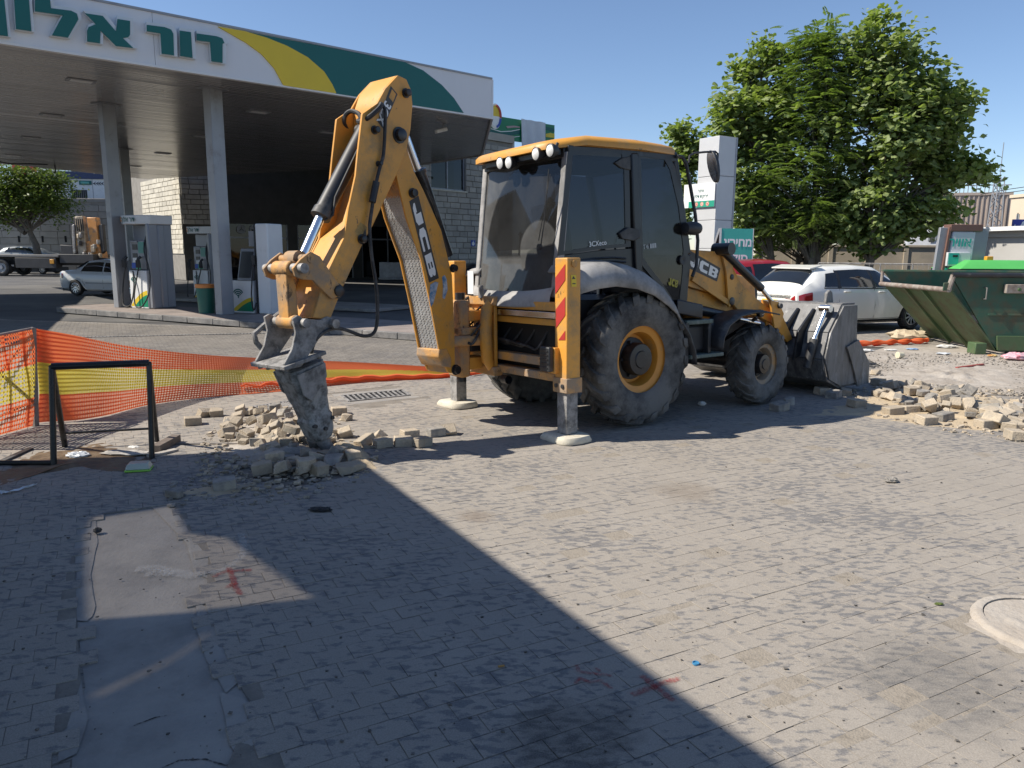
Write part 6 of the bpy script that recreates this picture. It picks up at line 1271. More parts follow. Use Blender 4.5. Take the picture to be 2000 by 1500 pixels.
for k in range(8): x = q0[0] + (q1[0] - q0[0]) * (k + .3) / 8; b = MB(); KW.box(b, x, x + .06, q0[1], q1[1], .02, .05); b.build('vent_bar', M_dark, gr_, smooth=0)
for x in (KW.at(181, 370)[0], KW.at(132, 370)[0]): b = MB(); KW.box(b, x, x + .04, RH, zq, .0, .015); b.build('panel_joint', M_gry, kk, smooth=0)
q0, q1 = KW.at(262, 392), KW.at(284, 357); b = MB(); b.poly([KW.pt(q0[0] + (q1[0] - q0[0]) * u, q0[1] + (q1[1] - q0[1]) * v, .02) for u, v in ((0, 0), (1, 0), (1, .55), (.8, .85), (.5, 1), (0, 1))]); b.build('green_poster', mat('poster_green', (.02, .22, .15), .5), kk, smooth=0, normals=False)
for k in range(10): x = q0[0] + (q1[0] - q0[0]) * k / 9; b = MB(); KW.box(b, x, x + .04, q0[1], q0[1] + (q1[1] - q0[1]) * .6, .05, .08); b.build('railing_bar', M_trk, kk, smooth=0)
p = D(112, 500, 68); wt = MB(); wt.box(-.9, .7, -.3, .3, RH - .4, RH + 4.6, yawframe((p.x, p.y, 0), 0)); tag(wt.build('white_pylon', M_white, smooth=0), 'white pylon rising behind the tree left of the kiosk', 'pylon')
p = D(75, 500, 70); wt = MB(); wt.box(-1.4, 1.2, -.3, .3, RH + 1.2, RH + 4.8, yawframe((p.x, p.y, 0), 0)); ro = wt.build('red_sign', M_red, smooth=0); tag(ro, 'red sign panel above the tree at the left edge', 'sign')
wt = MB(); wt.box(-.06, .06, -.06, .06, 0, RH + 1.2, yawframe((p.x, p.y + .1, 0), 0)); wt.build('sign_post', M_gry, ro)
# ------------------------------------------------------------------ price totem and its board
c = D(1393, 500, 26); th_ = Frame((c.x, c.y, 0), -fd, -fn, (0, 0, 1))
th_ = Frame((c.x, c.y, 0), (math.cos(R(32)), math.sin(R(32)), 0), (-math.sin(R(32)), math.cos(R(32)), 0), (0, 0, 1))
tot = thing('price_totem', c.xy.to_3d(), 'tall pale grey panelled totem standing behind the backhoe cab', 'totem')
zt_ = D(1400, 264, 26).z
sz = [0, 1.1, 2.05, 3.0, 4.45, zt_]
for a, q in zip(sz[:-1], sz[1:]):
    b = MB(); b.box(0, .86, 0, .9, a + .008, q - .008, th_); b.build('panel', M_gry if False else mat('totem_grey', (.56, .565, .57), .45, metal=.1, var=.05, sc_=.8, dirt=(.38, .37, .36), damt=.2, dsc=1.2), tot, bevel=.01)
b = MB(); b.box(.03, .83, .03, .87, 0, zt_ - .02, th_); b.box(.80, .875, -.012, .1, .01, zt_ - .01, th_); b.build('core', M_gry, tot, smooth=0)
SW = Wall(th_.w(0, .9, 0), th_.w(0, 0, 0))
sg0, sg1 = SW.at(1337, 407), SW.at(1396, 356)
sn = thing('unloading_sign', SW.pt(sg0[0], sg0[1]), 'white sign with green strip and red warning symbols fixed to the totem', 'sign')
b = MB(); SW.box(b, sg0[0], sg1[0] + .08, sg0[1], sg1[1], .03, .06); bd = b.build('board', M_whp, sn, smooth=0)
z_ = sg0[1] + (sg1[1] - sg0[1]) * .26; b = MB(); SW.box(b, sg0[0] + .25, sg1[0] + .08, sg0[1], z_, .061, .066); b.build('green_strip', mat('strip_green', (.02, .30, .20), .5), bd, smooth=0)
wS = sg1[0] - sg0[0]; M_red2 = mat('sign_red', (.62, .06, .04), .5)
for k in range(3):
    c3 = SW.pt(sg0[0] + wS * (.46 + .19 * k), (sg0[1] + z_) / 2, .068); b = MB(); b.lathe([(0, 0), (.075, 0)], c3, SW.n, 16); sy = b.build('warning_symbol', mat('sign_pale', (.75, .6, .5), .5), bd, smooth=0)
    b = MB(); b.lathe([(.055, .002), (.07, .002)], c3, SW.n, 16); b.poly([c3 + SW.n * .003 + SW.u * x + V((0, 0, z)) for x, z in (((-.03, .03), (.03, .03), (.01, -.04), (-.01, -.04)), ((-.035, -.03), (0, .03), (.035, -.03), (0, -.01)), ((-.035, .02), (.02, .02), (.035, -.03), (-.02, -.03)))[k]]); b.build('symbol_print', M_red2, sy, smooth=0, normals=False)
b = MB()
for s_, py, px in (('רוזיא', 373, 1370), ('םיקלד תקירפ', 384, 1368)):
    q = SW.at(px, py); text_mb(b, s_, SW.pt(q[0] + .03, q[1] - .05, .0), SW.u, V((0, 0, 1)), .105, .012, .064, 'C')
b.build('sign_lettering', M_grn, bd, smooth=0, normals=False)
# green price board (A-frame)
AB = yawframe((*D(1468, 500, 23.2)[:2], 0), 16); aw = lambda px, py, y=0: AB.m.transposed() @ (PL(px, py, AB.w(0, y, 0), AB.a[1]) - AB.o)
ab = thing('price_board', AB.o, 'green A-frame board with white Hebrew lettering in front of the totem', 'sign board', fr=AB)
q0 = aw(1407, 446); q1 = aw(1470, 443); ztp = q0.z; bw_ = q1.x - q0.x
tilt = .16; lean = .28
def abp(u, z, o=0, s=-1): return AB.w(q0.x + u * bw_ - (ztp - z) * tilt, s * (ztp - z) * lean + (s * o), z)
M_abg = mat('board_green', (.06, .40, .32), .5, var=.06, sc_=1)
for s, m in ((-1, M_abg), (1, mat('board_back', (.10, .09, .09), .7, var=.2))):
    b = MB(); b.hexa([abp(u, z, o, s) for o in (0, .05) for z in (.25, ztp) for u in (0, 1)]); b.build('board', m, ab, smooth=0)
for u in (0, 1):
    b = MB()
    for s in (-1, 1): b.bar(abp(u, ztp, .02, s), abp(u, 0, .02, s), .06, .06)
    b.build('frame_leg', M_gry, ab)
b = MB(); b.poly([abp(1.005, ztp, 0, -1), abp(1.005, .3, 0, -1), abp(1.005, .3, 0, 1)]); b.build('side_skirt', mat('board_back', (.10, .09, .09), .7, var=.2), ab, smooth=0, normals=False)
uu = (abp(1, 1) - abp(0, 1)).normalized(); vv = (abp(0, ztp) - abp(0, .3)).normalized()
bd_ = [o for o in ab.children][0]; b = MB()
text_mb(b, 'ןוריחמ', abp(.52, ztp - .52, .062), uu, vv, .25, .035, 0, 'C'); b.build('board_lettering', M_whp, bd_, smooth=0, normals=False); b = MB(); text_mb(b, 'רלוס', abp(.52, ztp - .98, .062), uu, vv, .25, .03, 0, 'C'); b.build('board_lettering', M_whp, bd_, smooth=0, normals=False)
b = MB(); q_ = abp(1.012, ztp - 1.0, 0, -1); text_mb(b, 'OND', V((0, 0, 0)) + abp(1.012, ztp - 1.05, 0, -1) + AB.a[1] * .05, AB.a[1], V((0, 0, 1)), .12, .01, .004); b.build('side_lettering', mat('grey_print2', (.3, .3, .31), .5), bd_, smooth=0, normals=False)
# ------------------------------------------------------------------ green skip
BRp = G(1945, 692); y0 = BRp.y; FRp = G(1813, 661); y1 = FRp.y
qz = lambda px, py, y: PL(px, py, V((0, y, 0)), V((0, 1, 0)))
tl = qz(1850, 548, y0); tlf = qz(1724, 556, y1); lipn = qz(1855, 566, y0); xr = BRp.x + 4.5; ztop = qz(1990, 538, y0).z
M_skg = mat('skip_green', (.022, .085, .052), .5, var=.2, sc_=2, dirt=(.10, .085, .05), damt=.5, dsc=2.2, bump=.15, bsc=8); M_skl = mat('skip_pale_green', (.075, .13, .055), .6, var=.2, sc_=2.5, dirt=(.10, .085, .05), damt=.5, dsc=2.5, bump=.15, bsc=8); M_rust = mat('rusty_rim', (.22, .17, .14), .7, metal=.1, var=.3, sc_=8, dirt=(.36, .33, .29), damt=.5, dsc=6)
M_blk2 = mat('skip_bin', (.10, .22, .10), .6, var=.2)
sk_ = thing('rubbish_skip', V(((BRp.x + xr) / 2, (y0 + y1) / 2, 0)), 'big dark green steel skip with sloping loading end', 'skip')
P4 = lambda x, y, z: V((x, y, z)); zb_ = .06
xb, xbf, xt, xtf = BRp.x, FRp.x, lipn.x, tlf.x
b = MB(); b.prism([P4(xb, y0, zb_), P4(xr, y0, zb_), P4(xr, y0, ztop), P4(xt, y0, ztop)], (0, .04, 0)); b.build('side_panel', M_skg, sk_, smooth=0)
b = MB(); b.prism([P4(xbf, y1, zb_), P4(xr, y1, zb_), P4(xr, y1, ztop), P4(xtf, y1, ztop)], (0, -.04, 0)); b.build('side_panel', M_skg, sk_, smooth=0)
zl = lipn.z; b = MB(); b.hexa([P4(xb, y0, zb_), P4(xt, y0, zl), P4(xbf, y1, zb_), P4(xtf, y1, zl), P4(xb + .04, y0, zb_), P4(xt + .04, y0, zl), P4(xbf + .04, y1, zb_), P4(xtf + .04, y1, zl)]); b.build('sloping_end', M_skl, sk_, smooth=0)
for f in (.36, .62):
    a = P4(xb, y0, zb_).lerp(P4(xbf, y1, zb_), f); c = P4(xt, y0, zl).lerp(P4(xtf, y1, zl), f); b = MB(); b.bar(a, c, .14, .05, (0, 1, 0)); b.build('end_rib', M_skl, sk_, bevel=.01)
b = MB(); b.tube([P4(xt - .03, y0 - .03, zl), P4(xtf - .03, y1 + .03, zl)], .05, 10); b.build('lip_tube', M_rust, sk_)
b = MB(); b.tube([P4(xtf - .03, y1, zl), P4(xtf - .03, y1, ztop)], .035, 8); b.build('lip_post', M_rust, sk_); b = MB(); b.tube([P4(xt - .03, y0, zl), P4(xt + .03, y0 - .02, ztop)], .05, 8); b.build('lip_post', M_rust, sk_)
b = MB(); b.tube([P4(xt, y0 - .03, ztop), P4(xr, y0 - .03, ztop)], .045, 8); b.build('top_rail', M_blk, sk_); b = MB(); b.tube([P4(xtf, y1 + .03, ztop), P4(xr, y1 + .03, ztop)], .04, 8); b.build('top_rail', M_skg, sk_)
b = MB(); b.prism([P4(xb + .2, y0 + .1, .5), P4(xr, y0 + .1, .5), P4(xr, y1 - .1, .5), P4(xbf + .2, y1 - .1, .5)], (0, 0, .05)); b.build('skip_floor', M_dark, sk_, smooth=0)
sq = lambda px, py: qz(px, py, y0 - .02)
def sbox(nm, m, pts, d, parent=sk_): 
    a, c = sq(*pts[0]), sq(*pts[1]); b = MB(); b.box(min(a.x, c.x), max(a.x, c.x), y0 - d, y0 - .002, min(a.z, c.z), max(a.z, c.z)); return b.build(nm, m, parent, bevel=.012)
b = MB(); z_ = sq(1950, 615).z; b.box(xb - .25, xr, y0 - .015, y0 - .002, z_ - .02, z_ + .02); b.build('weld_seam', M_skg, sk_, bevel=.006)
b = MB(); za, zc_ = sq(1950, 656).z, zb_; b.prism([P4(xb - .04, y0 - .003, za), P4(xr, y0 - .003, za), P4(xr, y0 - .003, zc_ + .02), P4(xb, y0 - .003, zc_ + .02)], (0, -.03, 0)); b.build('base_band', M_skl, sk_, bevel=.006)
sbox('plate', M_skg, ((1843, 552), (1864, 568)), .03); lk = sbox('lock_box', M_rust, ((1962, 555), (2004, 573)), .10); b = MB(); b.lathe([(.03, 0), (.03, .03), (.001, .03)], sq(1985, 565) - V((0, .08, 0)), (0, -1, 0), 12); b.build('bolt', M_skl, lk)
b = MB(); a, c = sq(1925, 562), sq(1925, 584); b.tube([V((a.x, y0, a.z)), V((a.x, y0 - .07, a.z)), V((a.x, y0 - .07, c.z)), V((a.x, y0, c.z))], .012, 6); b.build('handle', M_stl, sk_)
for px, py, y_ in ((1815, 665, y1 + .15), (1915, 685, y0 - .02)):
    q = PL(px, py - 6, V((0, y_, 0)), V((0, 1, 0))); b = MB(); b.box(q.x - .11, q.x + .11, y_ - .02, y_ + .25, 0, .22); b.build('roller_block', M_skl, sk_, bevel=.015)
b = MB(); b.box(xb + .3, xr, y0 + .2, y1 - .2, 0, zb_); b.build('skid', M_dark, sk_, smooth=0)
# waste container with light green lids behind it
yb = y1 + .5; qb = lambda px, py: PL(px, py, V((0, yb, 0)), V((0, 1, 0)))
wc = thing('waste_container', V((qb(1960, 540).x, yb + .6, 0)), 'waste container with light green plastic lids behind the dark skip', 'container')
a, c = qb(1872, 540), qb(2080, 518); M_lid = mat('lid_green', (.09, .42, .10), .45, var=.06, sc_=2, dirt=(.12, .3, .12), damt=.25)
b = MB(); b.box(a.x + .05, c.x, yb, yb + 1.2, 0, a.z - .06); b.build('body', M_skg, wc, bevel=.02); b = MB(); b.box(a.x, c.x, yb - .06, yb + 1.26, a.z - .03, qb(1900, 530).z); b.build('lid_frame', M_lid, wc, bevel=.02)
z0_, z1_ = qb(1900, 530).z + .05, qb(1900, 508).z
b = MB(); b.hexa([V((a.x - .02, yb - .05, z0_)), V((c.x, yb - .05, z0_)), V((a.x - .02, yb + 1.25, z0_)), V((c.x, yb + 1.25, z0_)), V((a.x + .35, yb + .2, z1_)), V((c.x - .2, yb + .2, z1_)), V((a.x + .35, yb + .9, z1_)), V((c.x - .2, yb + .9, z1_))]); b.build('lid', M_lid, wc, bevel=.03)
b = MB(); b.box(a.x, c.x, yb - .04, yb + 1.2, z0_ - .05, z0_ - .001); b.build('lid_gap', M_dark, wc, smooth=0)
q = qb(1950, 503); b = MB(); b.box(q.x - .08, q.x + .08, yb + .3, yb + .42, z1_ - .01, z1_ + .09); b.build('lid_catch', mat('amber_lamp', (.6, .28, .03), .4), wc, bevel=.015)
# ------------------------------------------------------------------ air pump post
ay = 18.2; qa = lambda px, py: PL(px, py, V((0, ay, 0)), V((0, 1, 0))); a, c = qa(1848, 540), qa(1903, 452); xL, xR, zt = a.x, qa(1905, 455).x, c.z
ap = thing('air_pump_post', V(((xL + xR) / 2, ay, 0)), 'grey tyre air post with teal Hebrew word and brown frame', 'air pump')
b = MB(); b.hexa([V((x + (.10 if z > 1 else 0) , y, z)) for y in (ay, ay + .35) for z in (0, zt) for x in (xL - .05, xR - .08)]); cab_ = b.build('cabinet', mat('air_post_grey', (.60, .61, .62), .45, var=.04), ap, bevel=.03)
b = MB()
for x in (xL - .16, xR + .02): b.bar(V((x, ay + .1, 0)), V((x + .14, ay + .1, zt + .08)), .09, .4, (0, 0, 1) if False else (1, 0, 0))
b.build('side_frame', M_gry, ap, bevel=.01); b = MB(); b.box(xL - .02, xR + .16, ay - .02, ay + .3, zt + .0, zt + .16); b.build('top_bar', mat('brown_bar', (.16, .085, .065), .6), ap, bevel=.01); b = MB(); b.bar(V((xL - .20, ay + .02, 0)), V((xL - .02, ay + .02, zt + .1)), .06, .05, (1, 0, 0)); b.build('brown_edge', mat('brown_bar', (.16, .085, .065), .6), ap)
b = MB(); q = qa(1874, 481); text_mb(b, 'ריווא', V((q.x, ay - .004, q.z)), V((1, 0, 0)), V((.04, 0, 1)).normalized(), .20, .03, .002, 'C'); b.build('post_lettering', mat('post_teal', (.03, .42, .33), .5), cab_, smooth=0, normals=False)
def apq(nm, m, p, par, d): a, c = qa(*p[0]), qa(*p[1]); b = MB(); b.box(a.x, c.x, ay - d, ay - .002, c.z, a.z); return b.build(nm, m, par, bevel=.01)
un = apq('control_unit', mat('unit_pale', (.55, .57, .57), .5), ((1848, 493), (1890, 520)), cab_, .08)
b = MB(); a, c = qa(1850, 494), qa(1867, 516); b.box(a.x, c.x, ay - .088, ay - .082, c.z, a.z); b.build('teal_panel', mat('post_teal', (.03, .42, .33), .5), un, smooth=0); b = MB(); a, c = qa(1857, 498), qa(1866, 502); b.box(a.x, c.x, ay - .094, ay - .089, c.z, a.z); b.build('display', M_dark, un, smooth=0)
b = MB(); a, c = qa(1845, 523), qa(1872, 540); b.box(a.x, c.x, ay - .02, ay - .003, c.z - .4, a.z); b.build('green_panel', mat('post_teal', (.03, .42, .33), .5), cab_, smooth=0)
# ------------------------------------------------------------------ boundary wall, mesh fence, far buildings
pa, pb_ = D(1480, 500, 43), D(2080, 500, 40); BWl = Wall(V((pa.x, pa.y, 0)), V((pb_.x, pb_.y, 0))); bz = BWl.at(1650, 478)[1]
bwl = thing('boundary_wall', BWl.p, 'long beige plastered wall in tree shade behind the parked cars', 'wall'); M_bei = mat('beige_plaster', (.42, .36, .28), .9, var=.12, sc_=.8, dirt=(.28, .25, .21), damt=.35, dsc=.7)
n = 8
for k in range(n):
    b = MB(); BWl.box(b, BWl.L * k / n + .02, BWl.L * (k + 1) / n - .02, 0, bz - .12, -.2, 0); b.build('wall_panel', M_bei, bwl, smooth=0); b = MB(); BWl.box(b, BWl.L * k / n - .12, BWl.L * k / n + .12, 0, bz - .1, -.22, .06); b.build('pier', M_bei, bwl, bevel=.01)
b = MB(); BWl.box(b, 0, BWl.L, bz - .12, bz, -.26, .08); b.build('coping', M_bei, bwl, bevel=.01)
pa, pb_ = D(1600, 500, 33), D(1850, 500, 31); FWl = Wall(V((pa.x, pa.y, 0)), V((pb_.x, pb_.y, 0))); fz = FWl.at(1720, 515)[1]
mf = thing('mesh_fence', FWl.p, 'galvanised wire mesh rail fence between white hatchback and air post', 'fence')
b = MB(); b.tube([FWl.pt(0, fz), FWl.pt(FWl.L, fz)], .03, 6); b.build('top_rail', M_stl, mf)
for k in range(5): b = MB(); b.tube([FWl.pt(FWl.L * k / 4, 0), FWl.pt(FWl.L * k / 4, fz)], .03, 6); b.build('post', M_stl, mf)
b = MB()
for k in range(int(FWl.L / .2)): b.tube([FWl.pt(.2 * k, .15, .02), FWl.pt(.2 * k, fz, .02)], .008, 4, False)
for k in range(7): b.tube([FWl.pt(0, .2 + (fz - .25) * k / 6, .025), FWl.pt(FWl.L, .2 + (fz - .25) * k / 6, .025)], .008, 4, False)
o = b.build('wire_mesh', M_stl, mf, smooth=0, normals=False); o['kind'] = 'stuff'
def block(name, label, pxa, pxb, ya, yb_, pyt, m, depth=8, cat='building', wins=()):
    W_ = Wall(V((*D(pxa, 500, ya)[:2], 0)), V((*D(pxb, 500, yb_)[:2], 0))); z = W_.at((pxa + pxb) / 2, pyt)[1]
    t = thing(name, W_.p, label, cat); b = MB(); W_.box(b, 0, W_.L, 0, z, -depth, 0); b.build('wall', m, t, smooth=0); b = MB(); W_.box(b, -.1, W_.L + .1, z, z + .25, -depth - .1, .12); b.build('parapet', m, t, smooth=0)
    for x0_, y0_, x1_, y1_ in wins:
        a, c = W_.at(x0_, y0_), W_.at(x1_, y1_); b = MB(); W_.box(b, a[0], c[0], c[1], a[1], .01, .06); w_ = b.build('window', M_gry, t, smooth=0); b = MB(); W_.box(b, a[0] + .1, c[0] - .1, c[1] + .1, a[1] - .1, .062, .07); b.build('pane', M_gcarp, w_, smooth=0)
    return t, W_, z
M_pink = mat('pinkish_plaster', (.45, .37, .31), .9, var=.08, sc_=.3); M_crm = mat('cream_plaster', (.60, .50, .38), .9, var=.06, sc_=.3); M_wht = mat('grey_wall', (.40, .39, .37), .9, var=.08, sc_=.4)
t, W_, z = block('beige_building', 'pinkish beige building with ribbed front behind the right tree', 1780, 1962, 72, 70, 382, M_pink, wins=[(1806, 440, 1826, 452)])
for k in range(14): b = MB(); x = W_.L * (.3 + .05 * k); W_.box(b, x, x + .12, 0, z, .01, .08); b.build('cladding_rib', M_pink, t, smooth=0)
for k in range(16): b = MB(); x = W_.L * (.28 + .044 * k); W_.box(b, x, x + .06, z + .25, z + .9, -.3, -.24); b.build('roof_rail_post', M_gry, t, smooth=0)
b = MB(); W_.box(b, W_.L * .27, W_.L, z + .88, z + .96, -.31, -.23); b.build('roof_rail', M_gry, t, smooth=0)
block('cream_building', 'taller cream building with sunlit side at the right edge', 1962, 2120, 66, 58, 381, M_crm, wins=[(1985, 432, 1992, 418)])
block('white_kiosk', 'small white structure glimpsed below the right tree branches', 1770, 1842, 55, 54, 415, mat('off_white', (.55, .56, .58), .7), wins=[(1812, 470, 1830, 455)])
t, W_, z = block('grey_roofed_shed', 'long low grey walled shed with pale roof at right edge', 1905, 2120, 34, 29, 462, M_wht, 6)
b = MB(); W_.box(b, -.2, W_.L, z + .25, z + .42, -6.2, .5); b.build('roof_edge', M_white, t, smooth=0)
q0, q1 = D(1977, 454, 36), D(2060, 429, 36); sb = MB(); sb.box(q0.x, q1.x, 36, 36.12, q0.z, q1.z); so_ = sb.build('blue_sign', mat('sign_blue2', (.02, .035, .30), .45), smooth=0, bevel=.01); tag(so_, 'blue sign with white letter A on the roof at the right edge', 'sign')
b = MB(); text_mb(b, 'A', D(1988, 449, 36).xy.to_3d() + V((0, -.01, D(1990, 449, 36).z)), V((1, 0, 0)), V((0, 0, 1)), .38, .03, .002); text_mb(b, ':', V((q0.x + .04, 35.99, q0.z + .15)), V((1, 0, 0)), V((0, 0, 1)), .3, .03, .002); b.build('sign_lettering', M_whp, so_, smooth=0, normals=False)
b = MB(); b.box(q0.x + .5, q0.x + .6, 36.02, 36.1, 0, q0.z); b.box(q1.x - .6, q1.x - .5, 36.02, 36.1, 0, q0.z); b.build('sign_post', M_gry, so_, smooth=0)
# lattice mast
lm = D(1935, 500, 52); ztp_ = D(1943, 345, 52).z; t = thing('lattice_mast', (lm.x, lm.y, 0), 'grey steel lattice mast with overhead lines at the right', 'mast')
wA, wB = .42, .20; cr = lambda sx, sy, z: V((lm.x + sx * (wA + (wB - wA) * z / ztp_), lm.y + sy * (wA + (wB - wA) * z / ztp_), z))
for sx in (-1, 1):
    for sy in (-1, 1): b = MB(); b.bar(cr(sx, sy, 0), cr(sx, sy, ztp_), .06, .06); b.build('leg', M_gry, t, smooth=0)
nz = 14
for k in range(nz):
    za, zc_ = ztp_ * k / nz, ztp_ * (k + 1) / nz
    for sy in (-1, 1): b = MB(); b.bar(cr(-1 if k % 2 else 1, sy, za), cr(1 if k % 2 else -1, sy, zc_), .04, .04); b.build('brace', M_gry, t, smooth=0)
    b = MB(); b.bar(cr(-1, -1 if k % 2 else 1, za), cr(-1, 1 if k % 2 else -1, zc_), .04, .04); b.build('brace', M_gry, t, smooth=0)
b = MB(); b.tube([cr(0, 0, ztp_), cr(0, 0, ztp_ + 2.2)], .025, 6); b.build('mast_tip', M_gry, t)
for k, dz in enumerate((1.2, .4)): b = MB(); b.tube([D(1915, 384 - k * 4, 60), D(1960, 377 - k * 6, 60), D(2080, 362 - k * 8, 60)], .025, 4); tag(b.build('overhead_line', M_trk, smooth=0), ('upper' if k else 'lower') + ' overhead wire running right from the lattice mast', 'wire')
# ------------------------------------------------------------------ trees
def leaf_mat(name, c1, c2, tr=.35):
    m = bpy.data.materials.new(name); m.use_nodes = True; N, Lk = m.node_tree.nodes, m.node_tree.links; p = N['Principled BSDF']; out = N['Material Output']
    g = N.new('ShaderNodeNewGeometry'); cr = N.new('ShaderNodeValToRGB'); cr.color_ramp.elements[0].color = [*c1, 1]; cr.color_ramp.elements[1].color = [*c2, 1]; Lk.new(g.outputs['Random Per Island'], cr.inputs[0])
    Lk.new(cr.outputs[0], p.inputs['Base Color']); p.inputs['Roughness'].default_value = .5; p.inputs['Specular IOR Level'].default_value = .35
    t = N.new('ShaderNodeBsdfTranslucent'); mx = N.new('ShaderNodeMixShader'); mx.inputs[0].default_value = tr
    hs = N.new('ShaderNodeMix'); hs.data_type = 'RGBA'; hs.blend_type = 'MULTIPLY'; hs.inputs['Factor'].default_value = 1; Lk.new(cr.outputs[0], hs.inputs['A']); hs.inputs['B'].default_value = (1.5, 1.7, .6, 1); Lk.new(hs.outputs['Result'], t.inputs[0])
    Lk.new(p.outputs[0], mx.inputs[1]); Lk.new(t.outputs[0], mx.inputs[2]); Lk.new(mx.outputs[0], out.inputs[0]); MATS[name] = m; return m
M_bark = mat('bark', (.13, .115, .095), .9, var=.35, sc_=5, bump=.8, bsc=14)
M_lf1 = leaf_mat('plane_leaf', (.13, .18, .06), (.29, .34, .135)); M_lf2 = leaf_mat('pinnate_leaf', (.12, .18, .06), (.22, .28, .105)); M_lf3 = leaf_mat('lacy_leaf', (.07, .11, .022), (.16, .20, .05))
def tree(name, label, base, Y, ells, kind, ncl, nleaf, lsize, crad, mt, seed, tr=.16, group=None, stems=1, forks=None):
    r = random.Random(seed); t = thing(name, base, label, 'tree', group); k = Y / 1470
    E = []
    for e in ells:
        c = D(e[0], e[1], Y + (e[4] if len(e) > 4 else 0)); E.append((c, e[2] * k, (e[2] + e[3]) * .5 * k * .9, e[3] * k))
    wts = [a * b_ * c_ for _, a, b_, c_ in E]; top = max(c.z + d for c, _, _, d in E); low = min(c.z - d for c, _, _, d in E)
    cl = []
    for i in range(ncl):
        c, a, b_, d = r.choices(E, [w_ ** .58 for w_ in wts])[0]
        while True:
            v = V((r.uniform(-1, 1), r.uniform(-1, 1), r.uniform(-1, 1)))
            if .42 < v.length < 1: break
        cl.append(V((c.x + v.x * a, c.y + v.y * b_, c.z + v.z * d)))
    # trunk and limbs
    b = MB(); mid = V((sum(c.x for c in cl) / ncl, sum(c.y for c in cl) / ncl, 0))
    tk = []
    for s in range(stems):
        o = V((base[0] + (s - (stems - 1) / 2) * .55, base[1] + r.uniform(-.3, .3), 0)); pth = [o]; hgt = top * r.uniform(.72, .86); tx = mid.x + r.uniform(-.8, .8) * (stems > 1); ty = mid.y
        for j in range(1, 7):
            f = j / 6; pth.append(V((o.x + (tx - o.x) * f + r.gauss(0, .12), o.y + (ty - o.y) * f + r.gauss(0, .12), hgt * f)))
        if forks: pth = [V(p) for p in forks[s]]
        b.tube(pth, [tr * (1.15 - .95 * j / (len(pth) - 1)) for j in range(len(pth))], 8); tk.append(pth)
    for c in cl:
        pth = r.choice(tk); zc = max(low * .7, c.z - r.uniform(.8, 2.2) - (c.xy - pth[0].xy).length * .35)
        p = min(pth[1:], key=lambda q: abs(q.z - zc)); m1 = p.lerp(c, .5) + V((r.gauss(0, .12), r.gauss(0, .12), .15)); b.tube([p, m1, c], [.045 * tr / .16, .028 * tr / .16, .01], 5, False)
    b.build('trunk', M_bark, t, smooth=60, normals=False)
    b = MB(); V3, F3 = b.v, b.f
    for c in cl:
        outw = (c - V((mid.x, mid.y, c.z * .5 + low * .5))).normalized(); n = int(nleaf * r.uniform(.6, 1.35)); rad = crad * r.uniform(.7, 1.25)
        for i in range(n):
            d = V((r.gauss(0, .45), r.gauss(0, .45), r.gauss(0, .34))); p = c + d * rad
            nr = (outw * .5 + V((0, 0, .7)) + V((r.gauss(0, .55), r.gauss(0, .55), r.gauss(0, .45)))).normalized()
            u = nr.cross(V((r.uniform(-1, 1), r.uniform(-1, 1), r.uniform(-.4, .2)))).normalized(); v = nr.cross(u)
            if kind == 'plane':
                s = lsize * r.uniform(.6, 1.25); i0 = len(V3); dr = -nr * s * .25
                for x, y in ((0, -.5), (.30, -.42), (.52, -.05), (.30, .12), (.32, .36), (0, .58), (-.32, .36), (-.30, .12), (-.52, -.05), (-.30, -.42)): V3.append(p + u * (x * s) + v * (y * s) + dr * (abs(x) * 1.4))
                F3.append([i0, i0 + 1, i0 + 2, i0 + 3, i0 + 4, i0 + 5]); F3.append([i0, i0 + 5, i0 + 6, i0 + 7, i0 + 8, i0 + 9]); b.mi += [0, 0]
            elif kind == 'pinnate':
                L = lsize * r.uniform(.7, 1.2); g = V((d.x, d.y, d.z * .3 + r.uniform(-.1, .25))).normalized(); sd = g.cross(V((0, 0, 1))).normalized(); sdn = V((0, 0, -1))
                for q in range(8):
                    f = (q + 1.5) / 9; o = p + g * (L * f) + sdn * (L * .35 * f * f); w_ = L * .30 * (1 - .6 * abs(f - .45))
                    for sg in (-1, 1):
                        i0 = len(V3); a = sd * sg; V3.extend((o, o + a * w_ * .5 + g * L * .06 + sdn * w_ * .1, o + a * w_ + g * L * .02 + sdn * w_ * .3, o + a * w_ * .5 - g * L * .045 + sdn * w_ * .12)); F3.append([i0, i0 + 1, i0 + 2, i0 + 3]); b.mi.append(0)
            else:
                s = lsize * r.uniform(.6, 1.3); i0 = len(V3); V3.extend((p - v * s * .5, p + u * s * .22, p + v * s * .5, p - u * s * .22)); F3.append([i0, i0 + 1, i0 + 2, i0 + 3]); b.mi.append(0)
    b.build('crown', mt, t, smooth=0, normals=False); return t
Yt = 36
tb_ = lambda px, Y: D(px, 500, Y).xy.to_3d()
GT = 'trees along the beige wall'
tree('plane_tree', 'broad leaved tree with pointed top left of the feathery tree', tb_(1512, 37), 37, [(1490, 150, 44, 66), (1445, 215, 52, 48), (1505, 245, 66, 66), (1435, 262, 46, 40), (1412, 290, 26, 30), (1488, 96, 16, 22), (1480, 340, 74, 60), (1455, 420, 56, 55)], 'plane', 105, 75, .27, .85, M_lf1, 3)
tree('pinnate_tree', 'feathery leaved tree in the middle of the clump beside the totem', tb_(1590, 36), 36, [(1598, 92, 44, 34), (1600, 135, 62, 60), (1585, 225, 78, 80), (1560, 320, 90, 70), (1540, 400, 88, 60), (1630, 260, 50, 100), (1590, 430, 80, 36)], 'pinnate', 200, 26, .62, .75, M_lf2, 5, stems=2)
